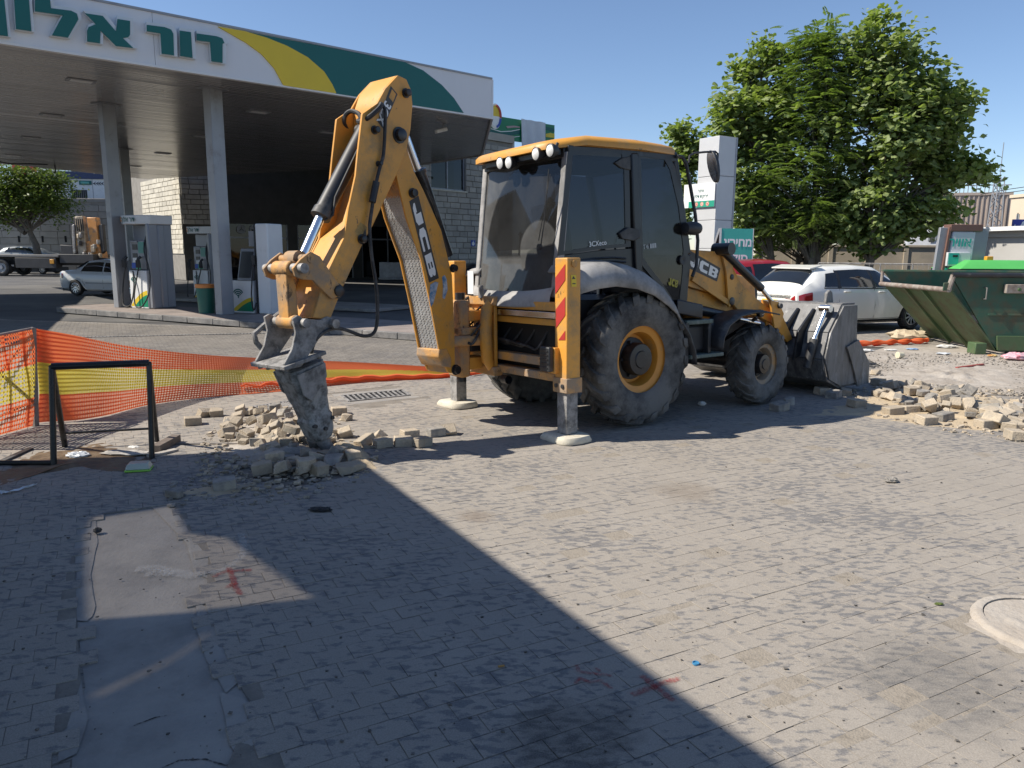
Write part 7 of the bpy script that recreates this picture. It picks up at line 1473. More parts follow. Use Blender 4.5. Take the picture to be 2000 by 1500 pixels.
tree('plane_tree', 'tallest broad leaved tree on the right with branches reaching over the wall', tb_(1690, 35), 35, [(1718, 46, 26, 34), (1775, 62, 24, 22), (1725, 110, 72, 55), (1735, 180, 96, 66), (1715, 260, 108, 76), (1790, 240, 66, 96), (1865, 185, 30, 16), (1850, 210, 36, 20), (1830, 270, 40, 40), (1740, 350, 115, 66), (1850, 335, 60, 30), (1900, 318, 34, 20), (1925, 330, 14, 18), (1820, 390, 80, 45), (1690, 400, 90, 58), (1760, 440, 80, 32), (1690, 465, 52, 24)], 'plane', 235, 75, .27, .85, M_lf1, 8, tr=.2)
tree('plane_tree', 'small dark tree top showing left of the totem behind the cab', tb_(1335, 44), 44, [(1332, 268, 20, 22), (1378, 262, 12, 14), (1330, 310, 24, 30), (1326, 370, 26, 50), (1350, 300, 30, 24), (1318, 440, 20, 50)], 'plane', 60, 60, .28, .8, M_lf1, 12)
tree('shrub_tree', 'low dark bushy tree behind the price board and red car', tb_(1560, 39), 39, [(1560, 440, 60, 44), (1620, 440, 70, 36), (1500, 440, 50, 46), (1650, 410, 60, 40)], 'plane', 90, 70, .25, .8, M_lf2, 14, tr=.12, stems=3)
tb2 = tb_(70, 56)
F_ = lambda *p: D(p[0], p[1], p[2] if len(p) > 2 else 56)
tree('lacy_tree', 'light green feathery tree with forked leaning trunk before the stone wall', tb2, 56, [(20, 360, 50, 34), (75, 360, 44, 28), (110, 385, 30, 18), (40, 390, 66, 30), (95, 405, 42, 14), (-10, 410, 40, 18), (60, 340, 36, 16)], 'lacy', 150, 120, .26, 1.15, M_lf3, 21, tr=.24, stems=3, forks=[[F_(74, 500), F_(70, 478), F_(58, 452), F_(54, 430), F_(64, 410), F_(80, 395)], [F_(58, 452), F_(48, 430), F_(40, 414), F_(30, 402), F_(20, 392)], [F_(50, 453), F_(40, 448), F_(34, 436), F_(38, 424), F_(32, 408)]])
# trees across the street, outside the frame: they stand where the shop windows mirror them
# ------------------------------------------------------------------ broken pavers
import bmesh
def chunk_mesh(m, L, W_, Hh, jit, cut):
    b = MB(); r = rnd
    p = [V((x * L / 2, y * W_ / 2, z * Hh)) for z in (0, 1) for y in (-1, 1) for x in (-1, 1)]
    p = [q + V((r.uniform(-jit, jit), r.uniform(-jit, jit), r.uniform(-jit, jit) * .6)) for q in p]
    b.hexa(p); me = b.mesh('paver_chunk', m, smooth=0); bm = bmesh.new(); bm.from_mesh(me)
    for _ in range(cut):
        n = V((r.uniform(-1, 1), r.uniform(-1, 1), r.uniform(-.5, .7))).normalized(); c = n * r.uniform(.30, .48) * min(L, W_)
        g = bm.verts[:] + bm.edges[:] + bm.faces[:]; res = bmesh.ops.bisect_plane(bm, geom=g, plane_co=c + V((0, 0, Hh / 2)), plane_no=n, clear_outer=True)
        ed = [e for e in res['geom_cut'] if isinstance(e, bmesh.types.BMEdge)]
        if ed: bmesh.ops.holes_fill(bm, edges=ed)
    bmesh.ops.bevel(bm, geom=[e for e in bm.edges], offset=.005, segments=1, affect='EDGES'); bmesh.ops.recalc_face_normals(bm, faces=bm.faces); bm.to_mesh(me); bm.free(); return me
WHOLE = [chunk_mesh(m, .172, .13, .085, .003, 0) for m in (M_rubble, M_rubd, M_rubble)]
HALF = [chunk_mesh(m, rnd.uniform(.10, .15), rnd.uniform(.09, .13), rnd.uniform(.06, .085), .012, k % 3) for k, m in enumerate([M_rubble] * 7 + [M_rubd] * 2)]
FLAT = [chunk_mesh(m, rnd.uniform(.14, .24), rnd.uniform(.10, .16), rnd.uniform(.025, .045), .015, 1 + k % 2) for k, m in enumerate([M_rubd, M_rubble, M_rubd, M_rubd])]
def chunk(me, p, z, label, group=None, tilt=.25, rz=None, name='broken_paver', sc_=1):
    o = bpy.data.objects.new(name, me); COL.objects.link(o); o.location = (p.x, p.y, z); o.rotation_euler = (rnd.gauss(0, tilt), rnd.gauss(0, tilt), rnd.uniform(0, 6.28) if rz is None else rz); o.scale = (sc_,) * 3
    return tag(o, label, 'paver', group)
def rand_in(poly):
    xs = [p[0] for p in poly]; ys = [p[1] for p in poly]
    while True:
        q = (rnd.uniform(min(xs), max(xs)), rnd.uniform(min(ys), max(ys)))
        if inside(q, poly): return q
def heap(pix, n, hmax, label, group, kinds, tilt=.5, peak=None, smin=.75, smax=1.15):
    cx, cy = peak or (sum(p[0] for p in pix) / len(pix), sum(p[1] for p in pix) / len(pix)); rx = max(abs(p[0] - cx) for p in pix); ry = max(abs(p[1] - cy) for p in pix)
    for _ in range(n):
        q = rand_in(pix); k = max(0, 1 - math.hypot((q[0] - cx) / rx, (q[1] - cy) / ry)); z = hmax * k * rnd.uniform(.1, 1); p = G(q[0], q[1] + 2, z)
        me = rnd.choice(kinds); fx, fy = (q[0] - cx) / rx, (q[1] - cy) / ry
        lb = '%s %s, %s %s of the %s' % ('grey' if me.materials[0] is M_rubd else 'tan', 'whole paver' if me in WHOLE else 'paver slab' if me in FLAT else 'broken paver', 'front' if fy > .3 else 'back' if fy < -.3 else 'middle', 'left' if fx < -.33 else 'right' if fx > .33 else 'centre', label)
        chunk(me, p, z + .005, lb, group, tilt * (.35 + .65 * min(1, z / .08)), sc_=rnd.uniform(smin, smax))
GL = 'broken pavers heaped round the breaker tip'; GR = 'broken pavers dumped before the shovel'
heap([(430, 838), (470, 800), (530, 793), (600, 800), (655, 842), (650, 872), (560, 880), (470, 880)], 78, .20, 'sunlit rubble heap left of the breaker', GL, HALF + WHOLE[:1], .6, (560, 828), .6, 1.05)
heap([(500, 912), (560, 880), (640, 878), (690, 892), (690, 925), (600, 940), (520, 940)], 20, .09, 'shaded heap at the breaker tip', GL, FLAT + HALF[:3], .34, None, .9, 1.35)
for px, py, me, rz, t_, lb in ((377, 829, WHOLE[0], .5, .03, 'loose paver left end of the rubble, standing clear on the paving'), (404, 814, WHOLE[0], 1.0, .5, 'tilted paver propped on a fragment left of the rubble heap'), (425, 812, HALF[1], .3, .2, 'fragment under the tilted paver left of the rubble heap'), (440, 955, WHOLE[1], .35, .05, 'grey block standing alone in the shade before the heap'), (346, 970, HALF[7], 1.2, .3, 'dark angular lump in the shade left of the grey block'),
        (662, 809, WHOLE[0], .4, .03, 'tan paver behind the breaker next to a small white chip'), (675, 821, HALF[2], .9, .1, 'small white chip before the tan paver behind the breaker'), (716, 868, WHOLE[2], .9, .7, 'paver tipped on its edge right of the chisel'), (738, 858, HALF[0], .2, .5, 'fragment leaning behind the tipped paver'), (748, 873, WHOLE[0], .55, .03, 'paver lying flat right of the tipped paver'), (787, 870, WHOLE[2], .3, .03, 'paver with sawn front face in the row right of the chisel'), (800, 855, WHOLE[0], .6, .03, 'paver at the back of the row right of the chisel'), (824, 871, WHOLE[0], .75, .03, 'last full paver of the row right of the chisel'), (852, 851, WHOLE[1], .5, .08, 'left one of two pavers standing off towards the stabiliser'), (878, 847, HALF[3], .3, .3, 'broken one of two pavers nearest the far stabiliser'), (678, 855, WHOLE[0], 1.4, .9, 'upright paver leaning behind the chisel'), (655, 850, HALF[5], .7, .4, 'pale fragment beside the upright leaning paver'), (648, 902, FLAT[0], .2, .6, 'dark slab pushed up by the chisel')):
    p = G(px, py); chunk(me, p, .0, lb, None, t_, rz, sc_=1.35 if 'slab' in lb else 1)
heap([(1690, 764), (1760, 748), (1870, 762), (1960, 785), (2040, 790), (2040, 850), (1930, 828), (1840, 806), (1760, 792)], 105, .15, 'sunlit heap before the green skip', GR, HALF + WHOLE, .5, (1900, 790), .8, 1.3)
for px, py, me, rz, lb in ((1522, 801, WHOLE[1], .5, 'paver in the shade just right of the front wheel'), (1540, 790, HALF[8], .2, 'dark fragment behind the paver near the front wheel'), (1672, 795, WHOLE[0], .4, 'paver at the edge of the shadow left of the right heap'), (1628, 777, WHOLE[1], .8, 'shaded paver beneath the shovel'), (1605, 770, HALF[1], .3, 'left fragment in the shade beneath the shovel'), (1652, 772, HALF[0], 1.3, 'right fragment in the shade beneath the shovel'), (1744, 810, WHOLE[2], .2, 'left paver of the pair before the right heap'), (1776, 808, WHOLE[0], .2, 'right paver of the pair before the right heap'), (1808, 828, WHOLE[0], .3, 'paver lying nearest the camera in the middle of the right heap'), (1842, 822, WHOLE[1], .4, 'paver beside the nearest one in the right heap'), (1925, 836, WHOLE[2], .2, 'paver in front of the rubble towards the right edge'), (1972, 840, WHOLE[0], .9, 'big pale paver near the right edge'), (1982, 858, WHOLE[0], 1.4, 'paver standing on end nearest the right edge'), (1715, 752, WHOLE[0], .7, 'paver touching the right end of the shovel'), (1708, 732, HALF[2], .5, 'flat pale chip right of the shovel on the dirt')):
    chunk(me, G(px, py), 0, lb, None, .06, rz, sc_=1.15)
def crumbs(name, label, pix, n, s0, s1, m, hmax=0.0, zoff=0):
    b = MB(); 
    for _ in range(n):
        q = rand_in(pix); p = G(*q); s = s0 + (s1 - s0) * rnd.random() ** 2.5; b.hexa([p + V((x * s * rnd.uniform(.5, 1.1), y * s * rnd.uniform(.4, 1), z * s * rnd.uniform(.4, 1) + zoff + hmax * rnd.random())) for z in (0, 1) for y in (-1, 1) for x in (-1, 1)])
    o = b.build(name, m, smooth=0, normals=False); return tag(o, label, 'crumbs', kind='stuff')
crumbs('rubble_crumbs', 'stone crumbs scattered round the breaker heap', [(400, 850), (480, 795), (640, 800), (740, 880), (720, 930), (560, 965), (400, 960), (380, 900)], 900, .006, .035, M_rubble)
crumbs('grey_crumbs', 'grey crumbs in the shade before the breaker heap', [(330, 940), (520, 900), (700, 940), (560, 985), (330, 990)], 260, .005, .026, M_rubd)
crumbs('rubble_crumbs', 'stone crumbs among the pavers before the skip', [(1650, 765), (1780, 742), (2040, 770), (2040, 870), (1880, 850), (1700, 810)], 800, .007, .035, M_rubble)
crumbs('gravel', 'loose gravel on the dirt ground beside the skip', [(1620, 742), (1700, 690), (2040, 690), (2040, 780), (1760, 752)], 2600, .005, .022, mat('gravel_grey', (.30, .27, .23), .9, var=.3, sc_=20, isl=.3))
crumbs('grit', 'grit and dry bits scattered over the paving', [(0, 940), (700, 860), (1500, 820), (2000, 870), (2000, 1500), (0, 1500)], 420, .002, .009, mat('grit_dark', (.11, .10, .09), .9, var=.4, isl=.4))
blob('sand_heap', gx([(640, 862), (690, 862), (722, 890), (738, 915), (700, 925), (655, 900)]), -.004, .09, M_sand, rough=.7, kind='stuff'); blob('sand_heap', gx([(425, 850), (500, 805), (640, 812), (690, 870), (600, 935), (500, 920), (440, 890)]), -.006, .07, M_dirt, rough=.8, kind='stuff'); blob('sand_heap', gx([(330, 965), (420, 938), (500, 945), (470, 965), (400, 978)]), -.004, .02, M_sand, rough=.8, kind='stuff')
blob('sand_spread', gx([(1560, 812), (1660, 780), (1760, 755), (1900, 768), (2060, 800), (2080, 860), (1940, 846), (1800, 832), (1650, 812)]), -.004, .05, M_sand, rough=.7, kind='stuff')
blob('dirt_rise', gx([(1650, 745), (1720, 712), (1850, 705), (2060, 715), (2080, 770), (1900, 768), (1760, 752)]), -.01, .07, M_dirt, rough=.9, kind='stuff')
blob('chipped_edge', gx([(560, 955), (640, 938), (690, 928), (760, 915), (735, 930), (640, 950), (575, 965)]), -.002, .006, M_conc, rough=.9)
# ------------------------------------------------------------------ drain grates
for pts, lb in (([(668, 773), (785, 762), (800, 772), (682, 784)], 'steel drain grate in the paving behind the breaker'), ([(490, 795), (570, 783), (590, 792), (510, 806)], 'steel drain grate behind the left rubble heap')):
    P4_ = [G(*p) for p in pts]; t = thing('drain_grate', sum(P4_, V((0, 0, 0))) / 4, lb, 'grate'); ee = lambda u, v, z=0: (P4_[0] * (1 - u) + P4_[1] * u) * (1 - v) + (P4_[3] * (1 - u) + P4_[2] * u) * v + V((0, 0, z))
    b = MB(); b.poly([ee(u, v, -.003) for u, v in ((-.12, -.45), (1.12, -.45), (1.12, 1.45), (-.12, 1.45))]); b.build('concrete_surround', M_conc, t, smooth=0, normals=False)
    b = MB(); b.poly([ee(u, v, -.0005) for u, v in ((0, 0), (1, 0), (1, 1), (0, 1))]); b.build('pit', M_dark, t, smooth=0, normals=False)
    for a, q in (((0, 0), (1, 0)), ((1, 0), (1, 1)), ((1, 1), (0, 1)), ((0, 1), (0, 0))): b = MB(); b.bar(ee(*a, .003), ee(*q, .003), .03, .012); b.build('frame', M_steel_d, t, smooth=0)
    for k in range(1, 12): b = MB(); b.bar(ee(k / 12, 0, .003), ee(k / 12, 1, .003), .024, .010); b.build('grate_bar', M_steel_d, t, smooth=0)
# ------------------------------------------------------------------ barrier frame, net, pipe frame
b0, b1 = G(68, 832), G(-110, 878); bw_ = Wall(b0, b1)
bf = thing('barrier_frame', b0, 'weathered grey steel barrier frame with crossed braces at the left edge', 'barrier')
bpx = lambda px, py, o=0: (lambda q: bw_.pt(q[0], q[1], o))(bw_.at(px, py)); M_bar = mat('barrier_steel', (.20, .18, .165), .6, metal=.2, var=.2, sc_=6, dirt=(.32, .28, .24), damt=.45, dsc=6)
b = MB(); b.bar(bpx(63, 640), bpx(69, 832), .055, .055); b.build('post', M_bar, bf, bevel=.006)
for nm, a, q, r_ in (('top_rail', (64, 642), (-110, 676), .02), ('brace', (60, 650), (-10, 742), .02), ('brace', (-6, 724), (68, 788), .018), ('brace', (-30, 826), (66, 783), .016)): b = MB(); b.tube([bpx(*a), bpx(*q)], r_, 8); b.build(nm, M_bar, bf)
def netmat(name, col):
    m = bpy.data.materials.new(name); m.use_nodes = True; N, Lk = m.node_tree.nodes, m.node_tree.links; p = N['Principled BSDF']; p.inputs['Base Color'].default_value = [*col, 1]; p.inputs['Roughness'].default_value = .5
    t = N.new('ShaderNodeBsdfTranslucent'); t.inputs[0].default_value = [*col, 1]; mx = N.new('ShaderNodeMixShader'); mx.inputs[0].default_value = .4; Lk.new(p.outputs[0], mx.inputs[1]); Lk.new(t.outputs[0], mx.inputs[2]); Lk.new(mx.outputs[0], N['Material Output'].inputs[0]); return m
M_nor, M_nye = netmat('net_orange', (.86, .22, .08)), netmat('net_yellow', (.74, .60, .10))
def net(label, pairs, nv, nu, wd=.020):
    """woven strip: pairs of (ground pixel, top pixel, lean)"""
    bot = [G(*a) for a, _, _ in pairs]; top = [D(*q, p.y + ln) for (_, q, ln), p in zip(pairs, bot)]
    def cr(P_, t):
        t *= len(P_) - 1; i = min(len(P_) - 2, int(t)); f = t - i; p0, p1, p2, p3 = P_[max(0, i - 1)], P_[i], P_[i + 1], P_[min(len(P_) - 1, i + 2)]
        return .5 * ((2 * p1) + (p2 - p0) * f + (2 * p0 - 5 * p1 + 4 * p2 - p3) * f * f + (3 * p1 - p0 - 3 * p2 + p3) * f ** 3)
    def S(u, v):
        a, q = cr(bot, u), cr(top, u); p = a.lerp(q, v); h = (q - a).length; w_ = math.sin(u * 31 + v * 2) * .03 + mnoise.noise(V((u * 9, v * 2, 3))) * .06; p.y += w_ * min(1, h) * (1 - (2 * v - 1) ** 2 * .4) + .22 * h * v * (1 - v); p.z = max(p.z, .004 + .01 * v); return p
    o = thing('safety_net', bot[0], label, 'net')
    for i, (m, v0, v1) in enumerate(((M_nor, .02, .30), (M_nye, .30, .64), (M_nor, .64, 1.0))):
        b = MB(); j0, j1 = round(v0 * nv), round(v1 * nv); e = wd / 2
        for j in range(j0, j1):
            v = (j + .5) / nv; n_ = nu // 2; row = [S(k / n_, v) for k in range(n_ + 1)]; dv = [(S(k / n_, min(1, v + .02)) - S(k / n_, v - .02)).normalized() * e for k in range(n_ + 1)]
            vs = [x for p, d in zip(row, dv) for x in (p - d, p + d)]; b.add(vs, [(2 * k, 2 * k + 2, 2 * k + 3, 2 * k + 1) for k in range(n_)])
        for k in range(nu):
            u = (k + .5) / nu; ns = max(2, (j1 - j0) // 2); col = [S(u, v0 + (v1 - v0) * q / ns) for q in range(ns + 1)]; du = (S(min(1, u + .004), .5) - S(u - .004, .5)).normalized() * e * .8
            vs = [x for p in col for x in (p - du, p + du)]; b.add(vs, [(2 * q, 2 * q + 2, 2 * q + 3, 2 * q + 1) for q in range(ns)])
        s_ = b.build('orange_mesh' if m is M_nor else 'yellow_mesh', m, o, smooth=0, normals=False)
    return o, S
sn_, S1 = net('orange and yellow safety net sagging from the barrier frame towards the far stabiliser', [((70, 829), (60, 641), 0), ((130, 824), (110, 648), .1), ((200, 815), (180, 662), .25), ((290, 792), (300, 683), .3), ((420, 775), (420, 694), .25), ((560, 764), (520, 700), .2), ((700, 748), (680, 707), .15), ((860, 739), (850, 717), .08), ((944, 730), (938, 722), .02)], 22, 190)
b = MB(); b.tube([S1(.55 + .45 * k / 40, .10 + .12 * math.sin(k * 1.7) * .4 + .1) + V((0, -.02, .012)) for k in range(41)], [.012 + .02 * math.sin(k / 40 * 3.14) for k in range(41)], 6); b.build('gathered_edge', M_nor, sn_)
net('orange and yellow safety net stretched over the barrier frame at the left edge', [((-110, 886), (-110, 670), 0), ((-20, 858), (-20, 660), .02), ((64, 834), (60, 644), .03)], 22, 46)
pf_ = thing('pipe_frame', G(103, 908), 'black pipe A-frame barrier standing in rubbish at the left', 'barrier'); M_pip = mat('black_pipe', (.02, .021, .023), .35, metal=.3, var=.3, dirt=(.14, .13, .12), damt=.3, dsc=5)
f0, f1 = G(105, 908), G(297, 895); zf = D(100, 714, f0.y + .12).z; ta, tc_ = D(101, 716, f0.y + .12), D(291, 709, f1.y + .12); ba, bc = G(127, 872), G(307, 862)
for nm, a, q, r_ in (('top_tube', ta, tc_, .032), ('leg', ta, f0, .026), ('leg', tc_, f1, .024), ('back_leg', ta, ba, .026), ('back_leg', tc_, bc, .022), ('lower_bar', ta.lerp(ba, .82), tc_.lerp(bc, .82), .012), ('ground_bar', f0 + V((0, 0, .02)), G(-60, 908) + V((0, 0, .02)), .022)): b = MB(); b.tube([a, q], r_, 12); b.build(nm, M_pip, pf_)
# ------------------------------------------------------------------ rubbish
def crumple(name, label, cat, px, py, size, m, flat=.4, seed=0, z=0):
    p = G(px, py); b = MB(); sx, sy = size if isinstance(size, tuple) else (size, size)
    b.grid(lambda u, v: (lambda d: p + V((d.x * sx * (1 + .45 * mnoise.noise(d * 2.2 + V((seed, 0, 0)))), d.y * sy * (1 + .45 * mnoise.noise(d * 2.5 + V((0, seed, 0)))), max(-.001, z + (d.z * .5 + .45) * flat * max(sx, sy) * (1 + .5 * mnoise.noise(d * 3 + V((0, 0, seed))))))))(V((math.cos(u * 6.2832) * math.sin(v * 3.1416), math.sin(u * 6.2832) * math.sin(v * 3.1416), math.cos(v * 3.1416)))), 18, 10)
    return tag(b.build(name, m, smooth=25, normals=False), label, cat)
M_pap = mat('paper_white', (.62, .61, .58), .8, var=.15, sc_=9); M_plb = mat('plastic_bag', (.60, .62, .64), .4, var=.2, sc_=8); M_blkp = mat('black_plastic_bit', (.012, .012, .013), .5); M_card = mat('cardboard', (.38, .29, .20), .85, var=.2, sc_=8); M_tanb = mat('sack_tan', (.52, .43, .30), .8, var=.25, sc_=9, bump=.5, bsc=20)
blob('wet_soil', gx([(-40, 925), (60, 880), (200, 862), (290, 878), (330, 895), (270, 925), (150, 915), (60, 930), (-40, 960)]), -.003, .02, mat('wet_soil', (.10, .065, .035), .6, var=.4, sc_=5, bump=.6, bsc=25, dirt=(.22, .16, .10), damt=.4, dsc=5, world=True), rough=.9)
crumple('plastic_bag', 'crumpled white plastic bag inside the black pipe frame', 'bag', 152, 893, (.10, .07), M_plb, .5, 3); crumple('flattened_bag', 'flat grey and white wrapper pile at the foot of the pipe frame', 'wrapper', 250, 888, (.24, .07), mat('wrapper_grey', (.33, .31, .28), .6, var=.5, sc_=9), .16, 5); crumple('paper_scrap', 'white paper scrap on top of the wrapper pile', 'paper', 262, 882, (.05, .035), M_pap, .3, 8, .04)
for k, (a, q, lb) in enumerate((((305, 884), (345, 862), 'short dark wooden block lying right of the pipe frame'), ((290, 893), (345, 880), 'pale plank running under the dark wooden block'), ((345, 868), (470, 868), 'thin stick lying between pipe frame and rubble heap'), ((0, 905), (60, 878), 'dark slat lying across the wet soil at the left edge'))):
    b = MB(); w_, h_ = ((.09, .07), (.07, .02), (.02, .015), (.06, .02))[k]; A0, A1 = G(*a), G(*q); b.bar(A0 + V((0, 0, h_ / 2)), A1 + V((0, 0, h_ / 2)), w_, h_); tag(b.build('wooden_block' if k == 0 else 'stick' if k == 2 else 'plank', (mat('old_wood', (.15, .12, .10), .85, var=.3, sc_=12), mat('pale_wood', (.38, .35, .31), .85, var=.2, sc_=12), M_bar, M_blk)[k], bevel=.004), lb, 'wood')
p = G(272, 918); xf = Frame(p, V((.97, .24, 0)), V((-.24, .97, 0)), (0, 0, 1)); tb3 = thing('food_box', p, 'clear plastic food box with light green base lying in the shade', 'box', fr=xf)
b = MB(); b.hexa([xf.w(x * k, y * k, z) for z, k in ((0, 1.0), (.018, 1.05)) for y in (-.07, .07) for x in (-.10, .10)]); b.build('green_base', mat('lime_plastic', (.28, .62, .10), .35), tb3, bevel=.006); b = MB(); b.hexa([xf.w(x * k, y * k, z) for z, k in ((.019, 1.0), (.07, .78)) for y in (-.07, .07) for x in (-.10, .10)]); b.build('clear_top', mat('cloudy_plastic', (.42, .47, .42), .25), tb3, bevel=.008)
b = MB(); b.grid(lambda u, v: (G(0, 962) * (1 - u) + G(70, 948) * u) + V((0, (v - .5) * (.03 + .05 * u) - .10 * math.sin(u * 3.14), .012 + .02 * mnoise.noise(V((u * 6, v * 3, 0))))), 16, 4); tag(b.build('plastic_strip', M_plb, smooth=30, normals=False), 'curled white plastic strip at the left edge in the shade', 'strip')
crumple('black_lump', 'black lump on the light patch of concrete', 'lump', 191, 1040, .026, M_blkp, 1.3, 4); crumple('black_scrap', 'flat black rubber scrap on the shaded paving', 'scrap', 626, 998, (.085, .03), M_blkp, .35, 6)
crumple('flat_stone', 'smooth grey stone on the sunlit paving', 'stone', 1741, 942, (.055, .035), M_rubd, .8, 2); crumple('dry_leaf', 'small green leaf on the sunlit paving', 'leaf', 1834, 1181, (.024, .012), mat('leaf_green', (.10, .13, .03), .6), .5, 9); crumple('paper_ball', 'small crumpled paper in the shadow under the backhoe', 'paper', 1371, 792, (.05, .045), M_pap, 1.1, 3)
crumple('torn_sack', 'torn tan sack between shovel and skip', 'sack', 1772, 664, (.42, .28), M_tanb, .55, 4); crumple('pink_bag', 'pink and white plastic bag at the foot of the skip', 'bag', 1990, 703, (.30, .16), mat('pink_bag', (.62, .42, .46), .5, var=.3, sc_=9, dirt=(.6, .08, .12), damt=.5, dsc=6), .45, 7); crumple('snack_wrapper', 'red and yellow wrapper left of the pink bag', 'wrapper', 1938, 696, (.09, .06), mat('wrapper_red', (.55, .2, .06), .5, var=.4, sc_=14, dirt=(.6, .5, .2), damt=.6, dsc=14), .4, 2)
for k, (px, py, sx, m, lb) in enumerate(((1842, 692, .14, M_plb, 'white and blue wrapper in front of the skip corner'), (1782, 683, .12, mat('blue_paper', (.25, .36, .52), .7), 'pale blue paper between the cup and the skip'), (1850, 679, .22, M_pap, 'white paper strewn along the skip edge'), (1740, 685, .12, M_pap, 'white paper scraps near the orange bundle'), (1690, 686, .16, M_pap, 'flat white paper beside the shovel lip'), (1850, 708, .05, M_pap, 'tiny white scrap in the middle of the dirt'), (1808, 727, .08, mat('dark_red_bit', (.25, .02, .03), .5), 'dark red crushed can on the dirt'), (1833, 727, .12, M_plb, 'clear crushed bottle beside the red can'), (1692, 713, .17, M_blk, 'black rag on the dirt right of the shovel'), (1865, 668, .16, M_card, 'brown cardboard under the skip edge'))):
    crumple('litter', lb, 'litter', px, py, (sx, sx * .5), m, .28, k + 10)
p = G(1752, 700); b = MB(); b.lathe([(.0, 0), (.058, 0), (.062, .005), (.05, .12), (.048, .12), (.055, .01), (0, .008)], p + V((0, 0, .06)), V((.95, .3, 0)), 20); tag(b.build('paper_cup', mat('cup_cream', (.62, .57, .42), .6), smooth=40), 'cream paper cup on its side on the dirt', 'cup')
p0, p1 = G(1672, 676), G(1812, 669); b = MB(); b.tube([p0.lerp(p1, k / 30) + V((0, .04 * math.sin(k * .9), .05)) for k in range(31)], [.03 + .035 * abs(math.sin(k * .55)) for k in range(31)], 8); tag(b.build('net_bundle', M_nor, smooth=30), 'rolled up orange net lying between shovel and skip', 'net')
p0, p1 = G(1868, 721), G(1920, 714); b = MB(); b.bar(p0 + V((0, 0, .02)), p1 + V((0, 0, .02)), .05, .03); tag(b.build('red_strip', mat('dull_red', (.30, .06, .05), .6), bevel=.005), 'dull red strip lying on the dirt', 'strip')
c = G(1359, 1297); b = MB(); b.lathe([(.001, .004), (.012, .004), (.013, .009), (.016, .009), (.0165, .001)], c, (0, 0, 1), 18); tag(b.build('bottle_cap', mat('cap_blue', (.05, .22, .40), .5)), 'blue bottle cap near the red spray cross', 'cap')
p0, p1 = G(973, 1304), G(985, 1302); b = MB(); b.tube([p0 + V((0, 0, .006)), p1 + V((0, 0, .006))], .005, 8); tag(b.build('cigarette_end', mat('filter_orange', (.42, .24, .08), .8)), 'orange cigarette end on the shaded paving', 'cigarette end')
# ------------------------------------------------------------------ spray paint and powder
def spray(name, label, strokes, col, wd, edge=.5, z=.0035):
    m = MATS.get('spray_' + name)
    if not m:
        m = bpy.data.materials.new('spray_' + name); m.use_nodes = True; N, Lk = m.node_tree.nodes, m.node_tree.links; p = N['Principled BSDF']; p.inputs['Base Color'].default_value = [*col, 1]; p.inputs['Roughness'].default_value = .85
        tc = N.new('ShaderNodeUVMap'); tc.uv_map = 'across'; sx = N.new('ShaderNodeSeparateXYZ'); Lk.new(tc.outputs[0], sx.inputs[0]); g = N.new('ShaderNodeNewGeometry'); n1 = N.new('ShaderNodeTexNoise'); n1.inputs['Scale'].default_value = 70; n1.inputs['Detail'].default_value = 6; Lk.new(g.outputs['Position'], n1.inputs[0])
        ad = N.new('ShaderNodeMath'); ad.operation = 'MULTIPLY_ADD'; ad.inputs[1].default_value = 1.3; Lk.new(n1.outputs[0], ad.inputs[0]); Lk.new(sx.outputs[0], ad.inputs[2]); mr = N.new('ShaderNodeMapRange'); mr.inputs[1].default_value = .85; mr.inputs[2].default_value = .85 + edge; mr.inputs[4].default_value = .9; Lk.new(ad.outputs[0], mr.inputs[0])
        tr = N.new('ShaderNodeBsdfTransparent'); mx = N.new('ShaderNodeMixShader'); Lk.new(mr.outputs[0], mx.inputs[0]); Lk.new(tr.outputs[0], mx.inputs[1]); Lk.new(p.outputs[0], mx.inputs[2]); Lk.new(mx.outputs[0], N['Material Output'].inputs[0]); MATS['spray_' + name] = m
    b = MB(); uv = []
    for i_, st_ in enumerate(strokes):
        P_ = [G(*q) for q in st_]; pts = []
        for a, q in zip(P_[:-1], P_[1:]): pts += [a.lerp(q, k / 6) for k in range(6)]
        pts.append(P_[-1]); n_ = len(pts); vs = []
        for k, q in enumerate(pts):
            d = (pts[min(k + 1, n_ - 1)] - pts[max(k - 1, 0)]).normalized(); s = V((-d.y, d.x, 0)); tp = min(1, k / 2 + .35, (n_ - 1 - k) / 2 + .35); e_ = min(1, k, n_ - 1 - k)
            for c in (-1, -.4, .4, 1): vs.append(q + s * (wd * c * (.6 + .4 * tp)) + V((0, 0, z + .0007 * i_))); uv.append(0 if abs(c) == 1 else .45 * e_ + .05)
        b.add(vs, [(4 * k + c, 4 * k + c + 1, 4 * k + c + 5, 4 * k + c + 4) for k in range(n_ - 1) for c in range(3)])
    o = b.build(name, m, smooth=0, normals=False); L_ = o.data.uv_layers.new(name='across')
    for lp in o.data.loops: L_.data[lp.index].uv = (uv[lp.vertex_index], 0)
    return tag(o, label, 'paint mark')
RED = (.34, .03, .03)
spray('spray_mark', 'red sprayed cross with a tail on the light patch at the left', [[(412, 1129), (440, 1117), (470, 1115), (494, 1114)], [(447, 1108), (452, 1122), (458, 1140), (462, 1152), (472, 1164)], [(443, 1150), (452, 1143), (466, 1142)]], RED, .028, .8)
spray('spray_mark', 'red sprayed cross crossing the edge of the big shadow', [[(1232, 1360), (1262, 1347), (1300, 1334), (1330, 1325)], [(1250, 1318), (1272, 1336), (1298, 1356), (1318, 1372)]], (.46, .03, .03), .027, .9)
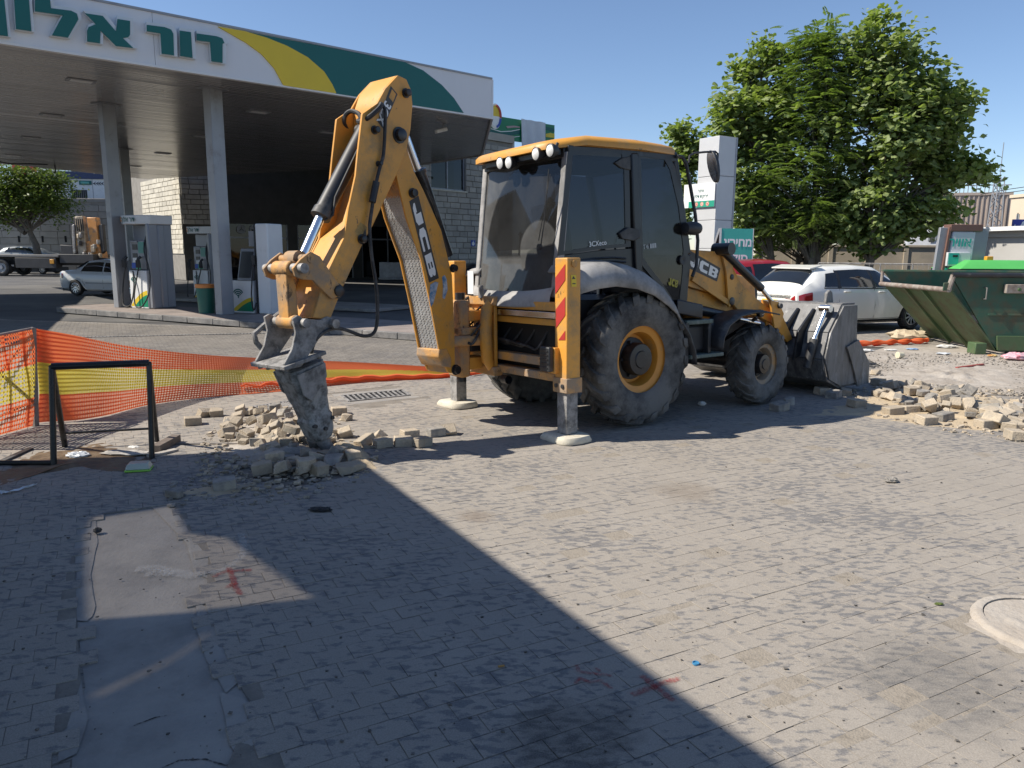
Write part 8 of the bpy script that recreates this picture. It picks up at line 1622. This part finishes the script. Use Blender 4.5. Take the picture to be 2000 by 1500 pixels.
spray('spray_mark', 'faded red sprayed scribble left of the red cross', [[(1126, 1298), (1130, 1312), (1155, 1316), (1198, 1321)], [(1165, 1305), (1172, 1314)], [(1122, 1338), (1132, 1326), (1152, 1334), (1172, 1330), (1196, 1348)]], RED, .016, .8)
spray('powder_streak', 'white powder streak across the light patch', [[(262, 1112), (300, 1110), (335, 1118), (372, 1124), (405, 1121)], [(280, 1122), (310, 1119), (340, 1121)]], (.62, .61, .58), .07, 1.3)
spray('powder_streak', 'faint white powder trail beyond the light patch', [[(405, 1121), (440, 1112), (470, 1090), (478, 1068), (470, 1040)]], (.40, .40, .42), .04, 1.4)
# cracks in the concrete and the channel drain by the island
cpatch = [o for o in sc.objects if o.name == 'concrete_patch'][0]
for k, st_ in enumerate(([(440, 1352), (452, 1380), (447, 1410), (462, 1440), (455, 1470)], [(452, 1380), (468, 1396), (480, 1390)], [(310, 1498), (350, 1480), (400, 1478), (440, 1490), (480, 1486)], [(398, 1235), (412, 1262), (428, 1270), (436, 1300), (444, 1342)], [(150, 1390), (146, 1430), (142, 1470)], [(255, 1415), (300, 1398), (330, 1392)])):
    o = spray('crack', None, [st_], (.015, .015, .016), .006, .4, z=-.0095); o.parent = cpatch; MW[o.name] = MW[o.name]; del o['category']
a, q = G(150, 659), G(560, 650); n_ = 16; dr = thing('channel_drain', (a + q) / 2, 'narrow dark channel drain across the forecourt before the pump island', 'drain')
b = MB(); b.bar(a + V((0, 0, -.001)), q + V((0, 0, -.001)), .12, .006); b.build('channel', M_dark, dr, smooth=0)
for k in range(60): p = a.lerp(q, (k + .5) / 60); b = MB(); d = (q - a).normalized(); s = V((-d.y, d.x, 0)) * .05; b.bar(p - s + V((0, 0, .004)), p + s + V((0, 0, .004)), .05, .006); b.build('grate_bar', M_steel_d, dr, smooth=0)
c = G(2052, 1226); mh = thing('manhole_cover', c, 'round manhole rim in sandy concrete at the right edge', 'manhole')
b = MB(); b.lathe([(.30, -.004), (.30, .02), (.325, .024), (.345, .016), (.36, -.004)], c, (0, 0, 1), 40); b.build('rim', M_dirt, mh); b = MB(); b.lathe([(.001, .012), (.295, .012)], c, (0, 0, 1), 40); b.build('lid', M_dirt, mh)
